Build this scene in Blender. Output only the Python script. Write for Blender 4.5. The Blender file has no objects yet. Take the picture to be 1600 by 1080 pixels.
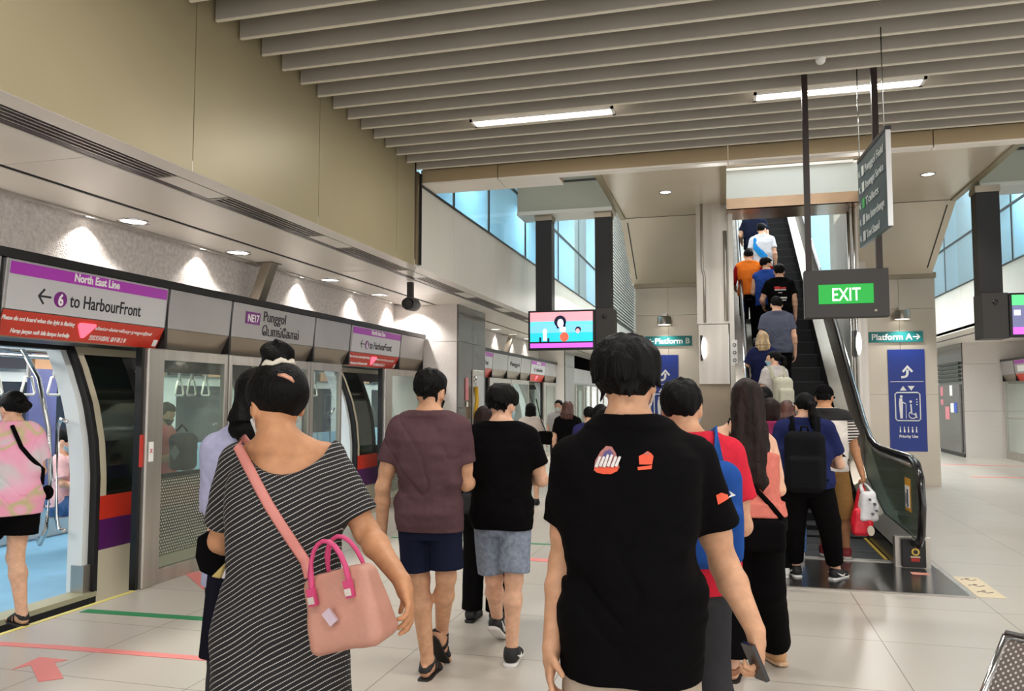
import bpy, bmesh, math, random
import numpy as np
from mathutils import Vector, Matrix
random.seed(7)
SC = bpy.context.scene
COL = SC.collection

# ------------------------------------------------------------------ camera, world, lights, exposure
EYE = Vector((0.0, 0.0, 1.54))
FPX = 1240.0                                   # focal length in pixels of the 1600 px wide frame
PITCH = math.atan(82 / FPX)
YAW = math.atan(334 * math.cos(PITCH) / FPX)
cam = bpy.data.objects.new('camera', bpy.data.cameras.new('camera'))
COL.objects.link(cam)
cam.location = EYE
cam.rotation_euler = (math.pi / 2 + PITCH, 0, YAW)
cam.data.sensor_width = 36.0
cam.data.lens = FPX / 1600 * 36.0
cam.data.clip_start = 0.05
cam.data.clip_end = 200
SC.camera = cam
SC.view_settings.view_transform = 'Standard'
SC.view_settings.look = 'None'
SC.view_settings.gamma = 1.0
SC.view_settings.use_curve_mapping = False
SC.view_settings.exposure = 0.17

W = bpy.data.worlds.new('station_air')
SC.world = W
W.use_nodes = True
W.node_tree.nodes['Background'].inputs[0].default_value = (1.0, 0.98, 0.96, 1)
W.node_tree.nodes['Background'].inputs[1].default_value = 1.55

def area_light(name, loc, sx, sy, power, color=(1, .96, .9), direction=(0, 0, -1), spread=math.pi):
    d = bpy.data.lights.new(name, 'AREA')
    d.shape = 'RECTANGLE'; d.size = sx; d.size_y = sy; d.energy = power; d.color = color; d.spread = spread
    o = bpy.data.objects.new(name, d); COL.objects.link(o)
    o.location = loc
    o.rotation_euler = Vector(direction).to_track_quat('-Z', 'Y').to_euler()
    return o

def spot_light(name, loc, power, cone=70, blend=.4, color=(1, .95, .88), direction=(0, 0, -1), r=.03):
    d = bpy.data.lights.new(name, 'SPOT')
    d.energy = power; d.spot_size = math.radians(cone); d.spot_blend = blend; d.color = color; d.shadow_soft_size = r
    o = bpy.data.objects.new(name, d); COL.objects.link(o)
    o.location = loc
    o.rotation_euler = Vector(direction).to_track_quat('-Z', 'Y').to_euler()
    return o

# lamps of the hall: fluorescent troffers between the ceiling slats, wall washers and downlights over the platform edge
TROFFERS = [(-1.57, 6.88), (0.93, 6.88), (3.43, 6.88), (-1.57, 3.265), (0.93, 3.265), (3.43, 3.265), (-1.57, -.349), (0.93, -.349), (3.43, -.349)]
for x, y in TROFFERS:
    area_light('troffer_light', (x, y, 4.06), 1.2, .12, 36, (1, .965, .92))
WASHERS = [3.87, 5.32, 6.78, 8.70, 10.15, 11.4]
FAR_WASHERS = [14.6, 16.0, 17.4, 18.8, 20.2]
for y in WASHERS:
    spot_light('washer_light', (-5.0, y, 2.99), 22, 116, .7, (1, .94, .88), (-.03, 0, -1), .008)
for y in FAR_WASHERS:
    spot_light('washer_light', (-5.0, y, 2.99), 22, 116, .7, (1, .94, .88), (-.03, 0, -1), .008)
for y in (19.0, 20.5, 22.0, 24.6, 26.2):
    spot_light('washer_light', (7.34, y, 2.96), 22, 116, .7, (1, .92, .88), (.03, 0, -1), .008)
for y in WASHERS[:6]:
    spot_light('edge_downlight', (-4.70, y + .12, 2.93), 85, 130, .7, (1, .96, .92))
for y in FAR_WASHERS[::2]:
    spot_light('edge_downlight', (-4.70, y + .12, 2.93), 60, 120, .6, (1, .95, .9))
for x, y in ((-.83, 12.06), (2.78, 12.03)):
    spot_light('canopy_downlight', (x, y, 4.55), 90, 110, .5)
for x in (-1.1, 3.02):
    spot_light('pillar_light', (x, 15.12, 2.88), 26, 120, .7, (1, .97, .92), (0, .12, -1))
for x, z in ((-.12, 2.35), (2.02, 2.3)):
    area_light('wall_lamp_light', (x, 12.76, z), .08, .3, 8, (1, .97, .92), (0, -1, 0))
# concourse daylight behind the clerestory glass and over the far hall
for y in (17, 22):
    area_light('clerestory_light', (-4.6, y, 7.2), .9, 5, 900, (.88, .95, 1.0), (.25, 0, -1))
    area_light('clerestory_light', (6.2, y, 7.2), .9, 5, 900, (.88, .95, 1.0), (-.25, 0, -1))
area_light('upper_hall_light', (.95, 13.0, 7.2), 4, 5, 260, (.92, .96, 1.0))
area_light('upper_hall_light', (.95, 20.5, 8.6), 4, 6, 300, (.92, .96, 1.0))
for y in (18, 23):
    area_light('far_platform_light', (-2.4, y, 3.7), 1.2, 3, 80, (1, .96, .9))
    area_light('far_platform_light', (3.0, y + 1, 3.9), 1.2, 3, 80, (1, .95, .9))
# fluorescent rows in the train
for y in (3.0, 5.4, 7.8, 10.2, 16.0, 18.6):
    area_light('train_light', (-6.4, y, 2.16), .25, 2.2, 32, (1, .985, .96))

# ------------------------------------------------------------------ helpers
def lin(c):
    out = []
    for v in c[:3]:
        v = v / 255.0
        out.append(v / 12.92 if v <= .04045 else ((v + .055) / 1.055) ** 2.4)
    return (*out, 1.0)

_mats = {}
def mat(name, c=(200, 200, 200), rough=.5, metal=0.0, var=0.0, scale=20.0, bump=0.0, bscale=200.0, emit=0.0,
        stretch=(1, 1, 1), coat=0.0, spec=.5, trans=0.0, alpha=1.0, c2=None):
    if name in _mats: return _mats[name]
    m = bpy.data.materials.new(name); m.use_nodes = True
    nt = m.node_tree; b = nt.nodes['Principled BSDF']
    b.inputs['Base Color'].default_value = lin(c)
    b.inputs['Roughness'].default_value = rough
    b.inputs['Metallic'].default_value = metal
    b.inputs['Specular IOR Level'].default_value = spec
    if coat: b.inputs['Coat Weight'].default_value = coat
    if trans: b.inputs['Transmission Weight'].default_value = trans
    if alpha < 1: b.inputs['Alpha'].default_value = alpha
    if emit:
        b.inputs['Emission Color'].default_value = lin(c); b.inputs['Emission Strength'].default_value = emit
    if var or bump or c2:
        tc = nt.nodes.new('ShaderNodeTexCoord'); mp = nt.nodes.new('ShaderNodeMapping')
        mp.inputs['Scale'].default_value = stretch
        nt.links.new(tc.outputs['Object'], mp.inputs[0])
    if var or c2:
        n = nt.nodes.new('ShaderNodeTexNoise'); n.inputs['Scale'].default_value = scale; n.inputs['Detail'].default_value = 4
        nt.links.new(mp.outputs[0], n.inputs['Vector'])
        r = nt.nodes.new('ShaderNodeValToRGB')
        lo = [max(0, v * (1 - var)) for v in c]; hi = [min(255, v * (1 + var)) for v in c]
        if c2: lo, hi = c, c2
        r.color_ramp.elements[0].position = .3; r.color_ramp.elements[1].position = .7
        r.color_ramp.elements[0].color = lin(lo); r.color_ramp.elements[1].color = lin(hi)
        nt.links.new(n.outputs['Fac'], r.inputs[0]); nt.links.new(r.outputs[0], b.inputs['Base Color'])
    if bump:
        n2 = nt.nodes.new('ShaderNodeTexNoise'); n2.inputs['Scale'].default_value = bscale; n2.inputs['Detail'].default_value = 2
        nt.links.new(mp.outputs[0], n2.inputs['Vector'])
        bp = nt.nodes.new('ShaderNodeBump'); bp.inputs['Strength'].default_value = bump; bp.inputs['Distance'].default_value = .01
        nt.links.new(n2.outputs['Fac'], bp.inputs['Height']); nt.links.new(bp.outputs[0], b.inputs['Normal'])
    _mats[name] = m
    return m

def origin_of(o):
    v = Vector((0, 0, 0))
    while o is not None:
        v += o.location; o = o.parent
    return v

class MB:
    """collects shapes in world coordinates and links them as ONE mesh object"""
    def __init__(s): s.v = []; s.f = []; s.m = []; s.mats = []; s.cur = 0; s.smooth = []
    def use(s, m):
        if m not in s.mats: s.mats.append(m)
        s.cur = s.mats.index(m); return s
    def add(s, vs, fs, smooth=False):
        b = len(s.v); s.v += [tuple(v) for v in vs]
        for f in fs:
            s.f.append([i + b for i in f]); s.m.append(s.cur); s.smooth.append(smooth)
        return s
    def box(s, x0, x1, y0, y1, z0, z1):
        x0, x1 = min(x0, x1), max(x0, x1); y0, y1 = min(y0, y1), max(y0, y1); z0, z1 = min(z0, z1), max(z0, z1)
        vs = [(x, y, z) for z in (z0, z1) for y in (y0, y1) for x in (x0, x1)]
        return s.add(vs, [(0, 2, 3, 1), (4, 5, 7, 6), (0, 1, 5, 4), (2, 6, 7, 3), (0, 4, 6, 2), (1, 3, 7, 5)])
    def hexa(s, p):                                   # 8 corners: bottom ring 0-3, top ring 4-7
        return s.add(p, [(3, 2, 1, 0), (4, 5, 6, 7), (0, 1, 5, 4), (1, 2, 6, 5), (2, 3, 7, 6), (3, 0, 4, 7)])
    def obox(s, c, ax, ay, az, hx, hy, hz):
        c, ax, ay, az = map(Vector, (c, ax, ay, az))
        p = [c + ax * (i * hx) + ay * (j * hy) + az * (k * hz) for k in (-1, 1) for i, j in ((-1, -1), (1, -1), (1, 1), (-1, 1))]
        return s.hexa(p)
    def prism(s, poly, d, cap=True):                  # poly: world points, d: extrusion vector
        n = len(poly); d = Vector(d); a = [Vector(p) for p in poly]; b = [p + d for p in a]
        fs = [(i, (i + 1) % n, n + (i + 1) % n, n + i) for i in range(n)]
        if cap: fs += [tuple(range(n - 1, -1, -1)), tuple(range(n, 2 * n))]
        return s.add(a + b, fs)
    def tube(s, path, r, n=10, flat=None, closed=False, up=(0, 0, 1), caps=True):
        path = [Vector(p) for p in path]; L = len(path); rings = []
        rr = r if isinstance(r, (list, tuple)) else [r] * L
        for i, p in enumerate(path):
            if closed: t = path[(i + 1) % L] - path[i - 1]
            else: t = path[min(i + 1, L - 1)] - path[max(i - 1, 0)]
            if t.length < 1e-9: t = Vector((0, 0, 1))
            t.normalize(); u = Vector(up)
            if callable(up): u = Vector(up(p))
            a = t.cross(u)
            if a.length < 1e-3: a = t.cross(Vector((1, 0, 0)))
            a.normalize(); b = a.cross(t)
            fl = flat if flat else 1.0
            rings.append([p + a * (math.cos(k * 2 * math.pi / n) * rr[i]) + b * (math.sin(k * 2 * math.pi / n) * rr[i] * fl) for k in range(n)])
        vs = [v for ring in rings for v in ring]; fs = []
        for i in range(L if closed else L - 1):
            j = (i + 1) % L
            for k in range(n):
                fs.append((i * n + k, i * n + (k + 1) % n, j * n + (k + 1) % n, j * n + k))
        if not closed and caps: fs += [tuple(range(n - 1, -1, -1)), tuple(range((L - 1) * n, L * n))]
        return s.add(vs, fs, True)
    def cyl(s, p, q, r, n=20): return s.tube([p, q], r, n)
    def disc(s, c, ax, ay, r, d, n=28, rx=None):
        c, ax, ay = Vector(c), Vector(ax), Vector(ay)
        return s.prism([c + ax * (math.cos(2 * math.pi * k / n) * (rx or r)) + ay * (math.sin(2 * math.pi * k / n) * r) for k in range(n)], d)
    def sphere(s, c, r, n=14, sx=1, sy=1, sz=1):
        c = Vector(c); vs = []; fs = []
        for i in range(n + 1):
            th = math.pi * i / n
            for k in range(n):
                ph = 2 * math.pi * k / n
                vs.append(c + Vector((r * sx * math.sin(th) * math.cos(ph), r * sy * math.sin(th) * math.sin(ph), r * sz * math.cos(th))))
        for i in range(n):
            for k in range(n):
                fs.append((i * n + k, (i + 1) * n + k, (i + 1) * n + (k + 1) % n, i * n + (k + 1) % n))
        return s.add(vs, fs, True)
    def lathe(s, c, prof, n=24, axis=(0, 0, 1), ref=(1, 0, 0)):
        c = Vector(c); ax = Vector(axis).normalized(); a = Vector(ref); b = ax.cross(a)
        vs = [c + ax * h + a * (r * math.cos(2 * math.pi * k / n)) + b * (r * math.sin(2 * math.pi * k / n)) for r, h in prof for k in range(n)]
        fs = [(i * n + k, i * n + (k + 1) % n, (i + 1) * n + (k + 1) % n, (i + 1) * n + k) for i in range(len(prof) - 1) for k in range(n)]
        return s.add(vs, fs, True)
    def build(s, name, m=None, parent=None, bevel=0.0, kind=None, label=None, cat=None, group=None):
        me = bpy.data.meshes.new(name)
        off = origin_of(parent) if parent else Vector((0, 0, 0))
        me.from_pydata([(v[0] - off.x, v[1] - off.y, v[2] - off.z) for v in s.v], [], s.f)
        for mm in (s.mats if s.mats else [m]): me.materials.append(mm)
        me.polygons.foreach_set('material_index', s.m); me.polygons.foreach_set('use_smooth', s.smooth)
        me.validate(); me.update()
        bm = bmesh.new(); bm.from_mesh(me); bmesh.ops.recalc_face_normals(bm, faces=bm.faces); bm.to_mesh(me); bm.free()
        o = bpy.data.objects.new(name, me); COL.objects.link(o)
        if parent: o.parent = parent
        if bevel:
            b = o.modifiers.new('bevel', 'BEVEL'); b.width = bevel; b.segments = 2; b.limit_method = 'ANGLE'; b.angle_limit = math.radians(40)
        tag(o, label, cat, group, kind)
        return o

def tag(o, label=None, cat=None, group=None, kind=None):
    if label: o['label'] = label
    if cat: o['category'] = cat
    if group: o['group'] = group
    if kind: o['kind'] = kind
    return o

def thing(name, loc, label, cat, group=None):
    o = bpy.data.objects.new(name, None); COL.objects.link(o); o.location = loc; o.empty_display_size = .1
    return tag(o, label, cat, group)

def copy_tree(o, parent=None):
    c = o.copy(); COL.objects.link(c)
    if parent is not None: c.parent = parent
    for ch in [k for k in bpy.data.objects if k.parent == o]: copy_tree(ch, c)
    return c

def P(px, py, depth):
    """the place in the hall seen at a pixel of the 1600x1080 photograph, at a distance along the view axis"""
    f = Vector((-math.sin(YAW) * math.cos(PITCH), math.cos(YAW) * math.cos(PITCH), math.sin(PITCH)))
    r = Vector((math.cos(YAW), math.sin(YAW), 0)); u = r.cross(f)
    return EYE + (f + r * ((px - 800) / FPX) + u * ((540 - py) / FPX)) * depth

def text(body, pos, right, up, size, m, parent, align='CENTER', xs=.8, bold=0.0, d=.0015, name='lettering', width=None):
    """flat lettering lying on a panel: pos is the baseline anchor"""
    cu = bpy.data.curves.new('txt', 'FONT'); cu.body = body; cu.size = size; cu.align_x = align; cu.resolution_u = 3
    cu.offset = bold; cu.extrude = d
    ob = bpy.data.objects.new('txt', cu)
    me = bpy.data.meshes.new_from_object(ob)
    bpy.data.objects.remove(ob); bpy.data.curves.remove(cu)
    right, up = Vector(right).normalized(), Vector(up).normalized(); n = right.cross(up)
    off = Vector(pos) - origin_of(parent)
    if width:
        xsv = [v.co.x for v in me.vertices]
        if xsv and max(xsv) > min(xsv): xs = width / (max(xsv) - min(xsv))
    for v in me.vertices:
        c = v.co.copy(); v.co = off + right * (c.x * xs) + up * c.y + n * (c.z + d)
    me.materials.clear(); me.materials.append(m)
    o = bpy.data.objects.new(name, me); COL.objects.link(o); o.parent = parent
    return o

# ------------------------------------------------------------------ materials of the hall
STEEL = mat('brushed_steel', (190, 184, 176), .34, .85, .06, 6, .05, 60, stretch=(1, 1, .08))
STEEL_DULL = mat('dull_steel', (138, 130, 118), .42, 1.0, .05, 5)
PANEL_STEEL = mat('panel_steel', (176, 170, 160), .30, 1.0, .03, 3)
BRONZE_STEEL = mat('bronze_steel', (150, 138, 120), .36, 1.0, .04, 3)
CLAD = mat('wall_cladding', (158, 147, 116), .42, .2, .03, .8)
CLAD2 = mat('light_cladding', (222, 219, 210), .4, 0, .03, .8)
SOFFIT = mat('soffit_enamel', (236, 229, 218), .30, 0, .015, 1)
SOFFIT_WHITE = mat('white_enamel', (224, 222, 216), .35, 0, .02, 1)
SLAT = mat('slat_grey', (176, 169, 157), .5, .1, .03, 2)
SLAT_EDGE_LIT = mat('slat_edge_lit', (225, 218, 200), .45)  # paler bottom edge: light bounced off the floor, put into the colour
BLACK = mat('black_paint', (16, 15, 15), .4)
BLACKGAP = mat('dark_gap', (7, 7, 7), .9)
DARK = mat('charcoal_paint', (44, 42, 42), .45)
CONCRETE = mat('textured_concrete', (228, 220, 214), .85, 0, .07, 26, 1.0, 75)
PINKSTONE = mat('pale_stone_panel', (222, 214, 209), .38, 0, .05, 60)
GLOSS_GREY = mat('glossy_grey_panel', (112, 108, 104), .16, .35, .04, 2)
WHITE = mat('white_print', (244, 244, 242), .5)
PURPLE = mat('purple_line_band', (178, 60, 186), .3)
PURPLE_DARK = mat('purple_badge', (122, 34, 128), .35)
REDBAND = mat('red_notice_band', (196, 52, 34), .35)
INK = mat('dark_ink', (22, 24, 34), .5)
SIGNGREY = mat('sign_grey', (204, 203, 205), .3, .1)
RUBBER = mat('black_rubber', (18, 17, 18), .55, bump=.1)
CHROME = mat('chrome_tube', (205, 205, 205), .16, 1.0)
LAMP = mat('lamp_diffuser', (255, 246, 230), .4, emit=6.0)
LAMP_SOFT = mat('lamp_lens', (255, 248, 236), .3, emit=3.2)

def glass_mat(name, tint, opacity=.12, rough=.02):
    m = bpy.data.materials.new(name); m.use_nodes = True; nt = m.node_tree; nt.nodes.clear()
    o = nt.nodes.new('ShaderNodeOutputMaterial'); t = nt.nodes.new('ShaderNodeBsdfTransparent'); g = nt.nodes.new('ShaderNodeBsdfGlossy')
    df = nt.nodes.new('ShaderNodeBsdfDiffuse'); mx = nt.nodes.new('ShaderNodeMixShader'); mx2 = nt.nodes.new('ShaderNodeMixShader')
    lw = nt.nodes.new('ShaderNodeLayerWeight'); pw = nt.nodes.new('ShaderNodeMath'); pw.operation = 'POWER'; pw.inputs[1].default_value = 4
    nt.links.new(lw.outputs['Facing'], pw.inputs[0]); fr = nt.nodes.new('ShaderNodeMath'); fr.operation = 'MULTIPLY_ADD'; fr.inputs[1].default_value = .55; fr.inputs[2].default_value = .035
    nt.links.new(pw.outputs[0], fr.inputs[0])
    t.inputs[0].default_value = lin(tint); g.inputs[0].default_value = (1, 1, 1, 1); g.inputs[1].default_value = rough
    df.inputs[0].default_value = lin(tint); mx.inputs[0].default_value = opacity
    nt.links.new(t.outputs[0], mx.inputs[1]); nt.links.new(df.outputs[0], mx.inputs[2])
    nt.links.new(fr.outputs[0], mx2.inputs[0]); nt.links.new(mx.outputs[0], mx2.inputs[1]); nt.links.new(g.outputs[0], mx2.inputs[2])
    nt.links.new(mx2.outputs[0], o.inputs[0])
    return m
GLASS = glass_mat('clear_green_glass', (240, 246, 241), .04)
GLASS_BLUE = glass_mat('clerestory_glass', (200, 222, 230), .30, .08)
GLASS_DARK = glass_mat('balustrade_glass', (150, 160, 148), .2)

def floor_material():
    m = bpy.data.materials.new('polished_terrazzo'); m.use_nodes = True; nt = m.node_tree; b = nt.nodes['Principled BSDF']
    tc = nt.nodes.new('ShaderNodeTexCoord')
    br = nt.nodes.new('ShaderNodeTexBrick'); br.offset = 0; br.inputs['Scale'].default_value = 1.0
    br.inputs['Brick Width'].default_value = .93; br.inputs['Row Height'].default_value = .93; br.inputs['Mortar Size'].default_value = .003
    br.inputs['Color1'].default_value = lin((206, 199, 187)); br.inputs['Color2'].default_value = lin((203, 196, 185)); br.inputs['Mortar'].default_value = lin((120, 110, 98))
    nt.links.new(tc.outputs['Object'], br.inputs['Vector'])
    n = nt.nodes.new('ShaderNodeTexNoise'); n.inputs['Scale'].default_value = 160; n.inputs['Detail'].default_value = 3
    n2 = nt.nodes.new('ShaderNodeTexNoise'); n2.inputs['Scale'].default_value = 1.3; n2.inputs['Detail'].default_value = 4
    for q in (n, n2): nt.links.new(tc.outputs['Object'], q.inputs['Vector'])
    mx = nt.nodes.new('ShaderNodeMix'); mx.data_type = 'RGBA'; mx.blend_type = 'MULTIPLY'; mx.inputs[0].default_value = .22
    nt.links.new(br.outputs[0], mx.inputs[6]); nt.links.new(n.outputs['Fac'], mx.inputs[7])
    rg = nt.nodes.new('ShaderNodeMapRange'); rg.inputs[3].default_value = .24; rg.inputs[4].default_value = .38
    nt.links.new(n2.outputs['Fac'], rg.inputs[0]); nt.links.new(rg.outputs[0], b.inputs['Roughness'])
    nt.links.new(mx.outputs[2], b.inputs['Base Color'])
    return m
FLOOR = floor_material()
# ------------------------------------------------------------------ the setting
Y0, Y1 = -3.0, 34.0
EX = .95                                       # middle line of the island platform
XL, XR = -4.6, 6.9                             # platform edges

MB().box(XL, XR, Y0, Y1, -.35, 0).build('floor', FLOOR, kind='structure')
b = MB().use(BLACKGAP)
b.box(-9.6, -4.66, Y0, Y1, -1.4, -1.3); b.box(-9.7, -9.6, Y0, Y1, -1.4, 4.2); b.box(-9.7, -5.4, Y0, Y1, 4.1, 4.2)
b.box(-9.7, -4.7, Y1, Y1 + .1, -1.4, 4.2); b.box(-9.7, -4.7, Y0 - .1, Y0, -1.4, 4.2)
b.build('track_bed', kind='structure')
b = MB().use(BLACKGAP); b.box(7.4, 10.5, 12, Y1, -1.4, -1.3); b.box(10.5, 10.6, 12, Y1, -1.4, 4.2); b.build('far_track_bed', kind='structure')
MB().box(XL - .012, XL + .028, Y0, 5.45, .0005, .004).build('edge_line', mat('yellow_edge_line', (226, 214, 120), .5), kind='structure')

# ceiling of dark fins
ceil = MB().use(BLACKGAP).box(-3.3, 6.2, Y0, 8.36, 4.30, 4.5).build('ceiling', kind='structure')
ys = [8.13 - .278 * k for k in range(33)]
for y in ys:
    s = MB()
    segs = [(-3.285, 6.1)]
    for tx, ty in TROFFERS:
        if False:
            new = []
            for a, c in segs:
                if a < tx - .68 and c > tx + .68: new += [(a, tx - .68), (tx + .68, c)]
                else: new.append((a, c))
            segs = new
    for a, c in segs:
        s.use(SLAT).box(a, c, y - .011, y + .011, 4.089, 4.29)
        s.use(SLAT_EDGE_LIT).box(a, c, y - .012, y + .012, 4.08, 4.089)
    s.build('slat', parent=ceil)
for tx, ty in TROFFERS:
    t = thing('troffer_lamp', (tx, ty, 4.06), '', 'ceiling light', 'fluorescent troffers between the ceiling slats')
    t['label'] = 'long white fluorescent lamp set between the dark ceiling slats'
    f = MB(); 
    for a, c, d, e in ((-.66, .66, -.095, -.065), (-.66, .66, .065, .095), (-.66, -.635, -.095, .095), (.635, .66, -.095, .095)):
        f.box(tx + a, tx + c, ty + d, ty + e, 4.074, 4.10)
    f.build('frame', SOFFIT_WHITE, t)
    MB().box(tx - .635, tx + .635, ty - .065, ty + .065, 4.082, 4.11).build('diffuser', LAMP, t)
    MB().box(tx - .62, tx + .62, ty - .008, ty + .008, 4.076, 4.082).build('louvre', SOFFIT_WHITE, t)
TRO = [o for o in bpy.data.objects if o.name.startswith('troffer_lamp') and o.type == 'EMPTY']
for o in TRO:
    x, y, _ = o.location
    if (x, y) == TROFFERS[0] or abs(x + 1.57) < .01 and abs(y - 6.88) < .01: o['label'] = 'long white fluorescent ceiling lamp among the slats, above the hanging television'; del o['group']
    elif abs(x - .93) < .01 and abs(y - 6.88) < .01: o['label'] = 'long white fluorescent ceiling lamp behind the two black sign poles'; del o['group']
    else: o['label'] = 'long white fluorescent lamp in the slats outside the view'
d = thing('smoke_detector', (.73, 6.20, 4.08), 'small round white smoke detector on a ceiling slat', 'smoke detector')
MB().lathe((.73, 6.2, 4.03), [(0, .012), (.022, .012), (.034, .025), (.038, .05)], 20).build('body', SOFFIT_WHITE, d)

# left upper wall: big cladding panels with dark joints, above the platform edge soffit
w = MB()
edges = [Y0, -.85, .9, 2.62, 4.33, 5.97, 7.62, 8.12]
w.use(BLACKGAP).box(-3.5, -3.315, Y0, 8.2, 3.08, 4.5)
for a, c in zip(edges, edges[1:]):
    w.use(CLAD).box(-3.4, -3.3, a + .004, c - .004, 3.002, 4.45)
w.use(BRONZE_STEEL).box(-3.36, -3.27, 8.13, 8.19, 3.02, 4.06); w.use(BLACKGAP).box(-3.36, -3.26, 8.19, 8.23, 3.02, 4.05)
edges2 = [8.23, 9.45, 11.35, 13.3, 15.4, 17.5, 19.6, 21.7, 23.8, 27, 30, Y1]
w.use(BLACKGAP).box(-3.5, -3.315, 8.2, Y1, 3.08, 3.94)
for a, c in zip(edges2, edges2[1:]):
    w.use(CLAD2).box(-3.4, -3.3, a + .004, c - .004, 3.002, 3.93)
w.use(BLACK).box(-3.42, -3.285, 8.23, Y1, 3.93, 3.955)
w.build('wall_left', kind='structure')
w = MB()
w.use(CLAD).box(6.2, 6.3, Y0, 8.36, 3.0, 4.45)
er = [8.36, 10.4, 12.5, 14.6, 16.7, 18.8, 20.9, 23, 26, 30, Y1]
for a, c in zip(er, er[1:]): w.use(CLAD2).box(4.9, 5.0, a + .004, c - .004, 3.0, 3.93)
w.use(BLACK).box(4.885, 5.02, 8.36, Y1, 3.93, 3.955)
w.build('wall_right', kind='structure')

# platform edge soffit with slots
s = MB(); z = 3.0
s.use(BLACKGAP).box(-5.3, -3.36, Y0, Y1, 3.075, 3.12)
def strip(m, x0, x1, seams, gap=.003, z0=z, z1=3.07):
    s.use(m)
    for a, c in zip(seams, seams[1:]): s.box(x0, x1, a + gap, c - gap, z0, z1)
sm = [Y0, -.6, 1.6, 3.9, 6.1, 8.3, 10.5, 12.7, 14.9, 17.1, 19.3, 21.5, 25, 29, Y1]
strip(SOFFIT, -3.46, -3.302, [v + .8 for v in sm[:-1]] + [Y1], .002)
strip(SOFFIT, -4.355, -3.72, sm, .004)
strip(SOFFIT, -4.86, -4.42, [v - .6 for v in sm[1:]] + [Y1], .003)
s.use(mat('soffit_recess_shade', (52, 40, 38), .35)).box(-3.712, -3.652, Y0, Y1, 3.006, 3.07)  # dark strip set almost flush, recess shade put into its colour
s.use(BLACKGAP).box(-4.42, -4.355, Y0, Y1, 3.006, 3.07).box(-3.478, -3.462, Y0, Y1, 3.004, 3.07).box(-3.652, -3.644, Y0, Y1, 3.004, 3.07)  # near-flush black strips paint the shade inside the soffit gaps
s.use(STEEL).box(-4.88, -4.86, Y0, Y1, 2.985, 3.07)
s.use(CONCRETE).box(-5.12, -4.88, Y0, Y1, 3.03, 3.1)
s.build('trim_1', kind='structure')
MB().box(-5.35, -5.08, Y0, 11.66, 2.38, 3.1).box(-5.35, -5.08, 13.12, 21.8, 2.38, 3.1).build('wall_edge', CONCRETE, kind='structure')

# linear air grilles in the soffit slot
y = 1.0; gi = 0
ORD = ['first', 'second', 'third', 'fourth', 'fifth', 'sixth', 'seventh', 'eighth', 'ninth', 'tenth']
while y < 20:
    t = thing('air_grille', (-3.55, y + .7, 3.0), 'slotted air grille in the soffit, just outside the left edge' if gi == 0 else ORD[gi - 1] + ' slotted air grille from the left in the soffit above the platform doors', 'air vent', 'slotted air grilles in the soffit')
    g = MB().use(STEEL)
    for x in (-3.632, -3.585, -3.54, -3.495): g.box(x - .007, x + .007, y, y + 1.4, 3.002, 3.04)
    g.box(-3.645, -3.48, y - .012, y + .008, 3.001, 3.04); g.box(-3.645, -3.48, y + 1.392, y + 1.412, 3.001, 3.04)
    g.build('grille_bars', parent=t)
    MB().use(SOFFIT).box(-3.645, -3.48, y + 1.42, y + 1.97, 3.003, 3.04).build('blank_plate', parent=t)
    y += 2.0; gi += 1

# platform edge downlights: an outer row in the soffit, an inner row washing the concrete
def downlight(x, y, z, r, label, group, lens=LAMP_SOFT):
    t = thing('downlight', (x, y, z), label, 'downlight', group)
    MB().lathe((x, y, z - .012), [(r, .012), (r * 1.02, 0), (r * .86, .0), (r * .8, .014)], 28).build('trim_ring', CHROME, t)
    MB().disc((x, y, z - .004), (1, 0, 0), (0, 1, 0), r * .82, (0, 0, .004)).build('lens', lens, t)
    return t
for i, y in enumerate(WASHERS):
    downlight(-4.70, y + .12, 3.0, .125, ORD[i] + ' larger round downlight from the left in the smooth soffit over the platform edge', 'soffit downlights above the platform doors')
    downlight(-4.985, y, 3.03, .075, ORD[i] + ' smaller lamp from the left washing the rough concrete above the door signs', 'wall washer lamps above the platform doors')
for i, y in enumerate(FAR_WASHERS):
    downlight(-4.70, y + .12, 3.0, .125, ORD[i] + ' soffit downlight beyond the grey pillar, counted from the pillar', 'far soffit downlights')
    downlight(-4.985, y, 3.03, .075, ORD[i] + ' concrete washer lamp beyond the grey pillar, counted from the pillar', 'far wall washer lamps')
# slanted steel brackets
def bracket(y, label, s=1.0):
    t = thing('steel_bracket', (-4.84, y, 3.0), label, 'bracket')
    m = MB().use(STEEL_DULL); m.prism([(-4.80, y - .02, 3.0), (-4.68, y - .02, 3.0), (-4.84, y - .02, 2.56), (-4.96, y - .02, 2.56)], (0, .14, 0)); m.build('strut', parent=t, bevel=.006)
    MB().box(-4.98, -4.66, y - .05, y + .15, 2.99, 2.999).build('mounting_plate', STEEL_DULL, t)
bracket(7.5, 'slanted steel bracket between soffit and door signs, above the woman in stripes')
bracket(14.3, 'slanted dark bracket beside the far side of the grey pillar')
bracket(17.6, 'slanted bracket over the far platform doors, left of the television')

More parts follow.
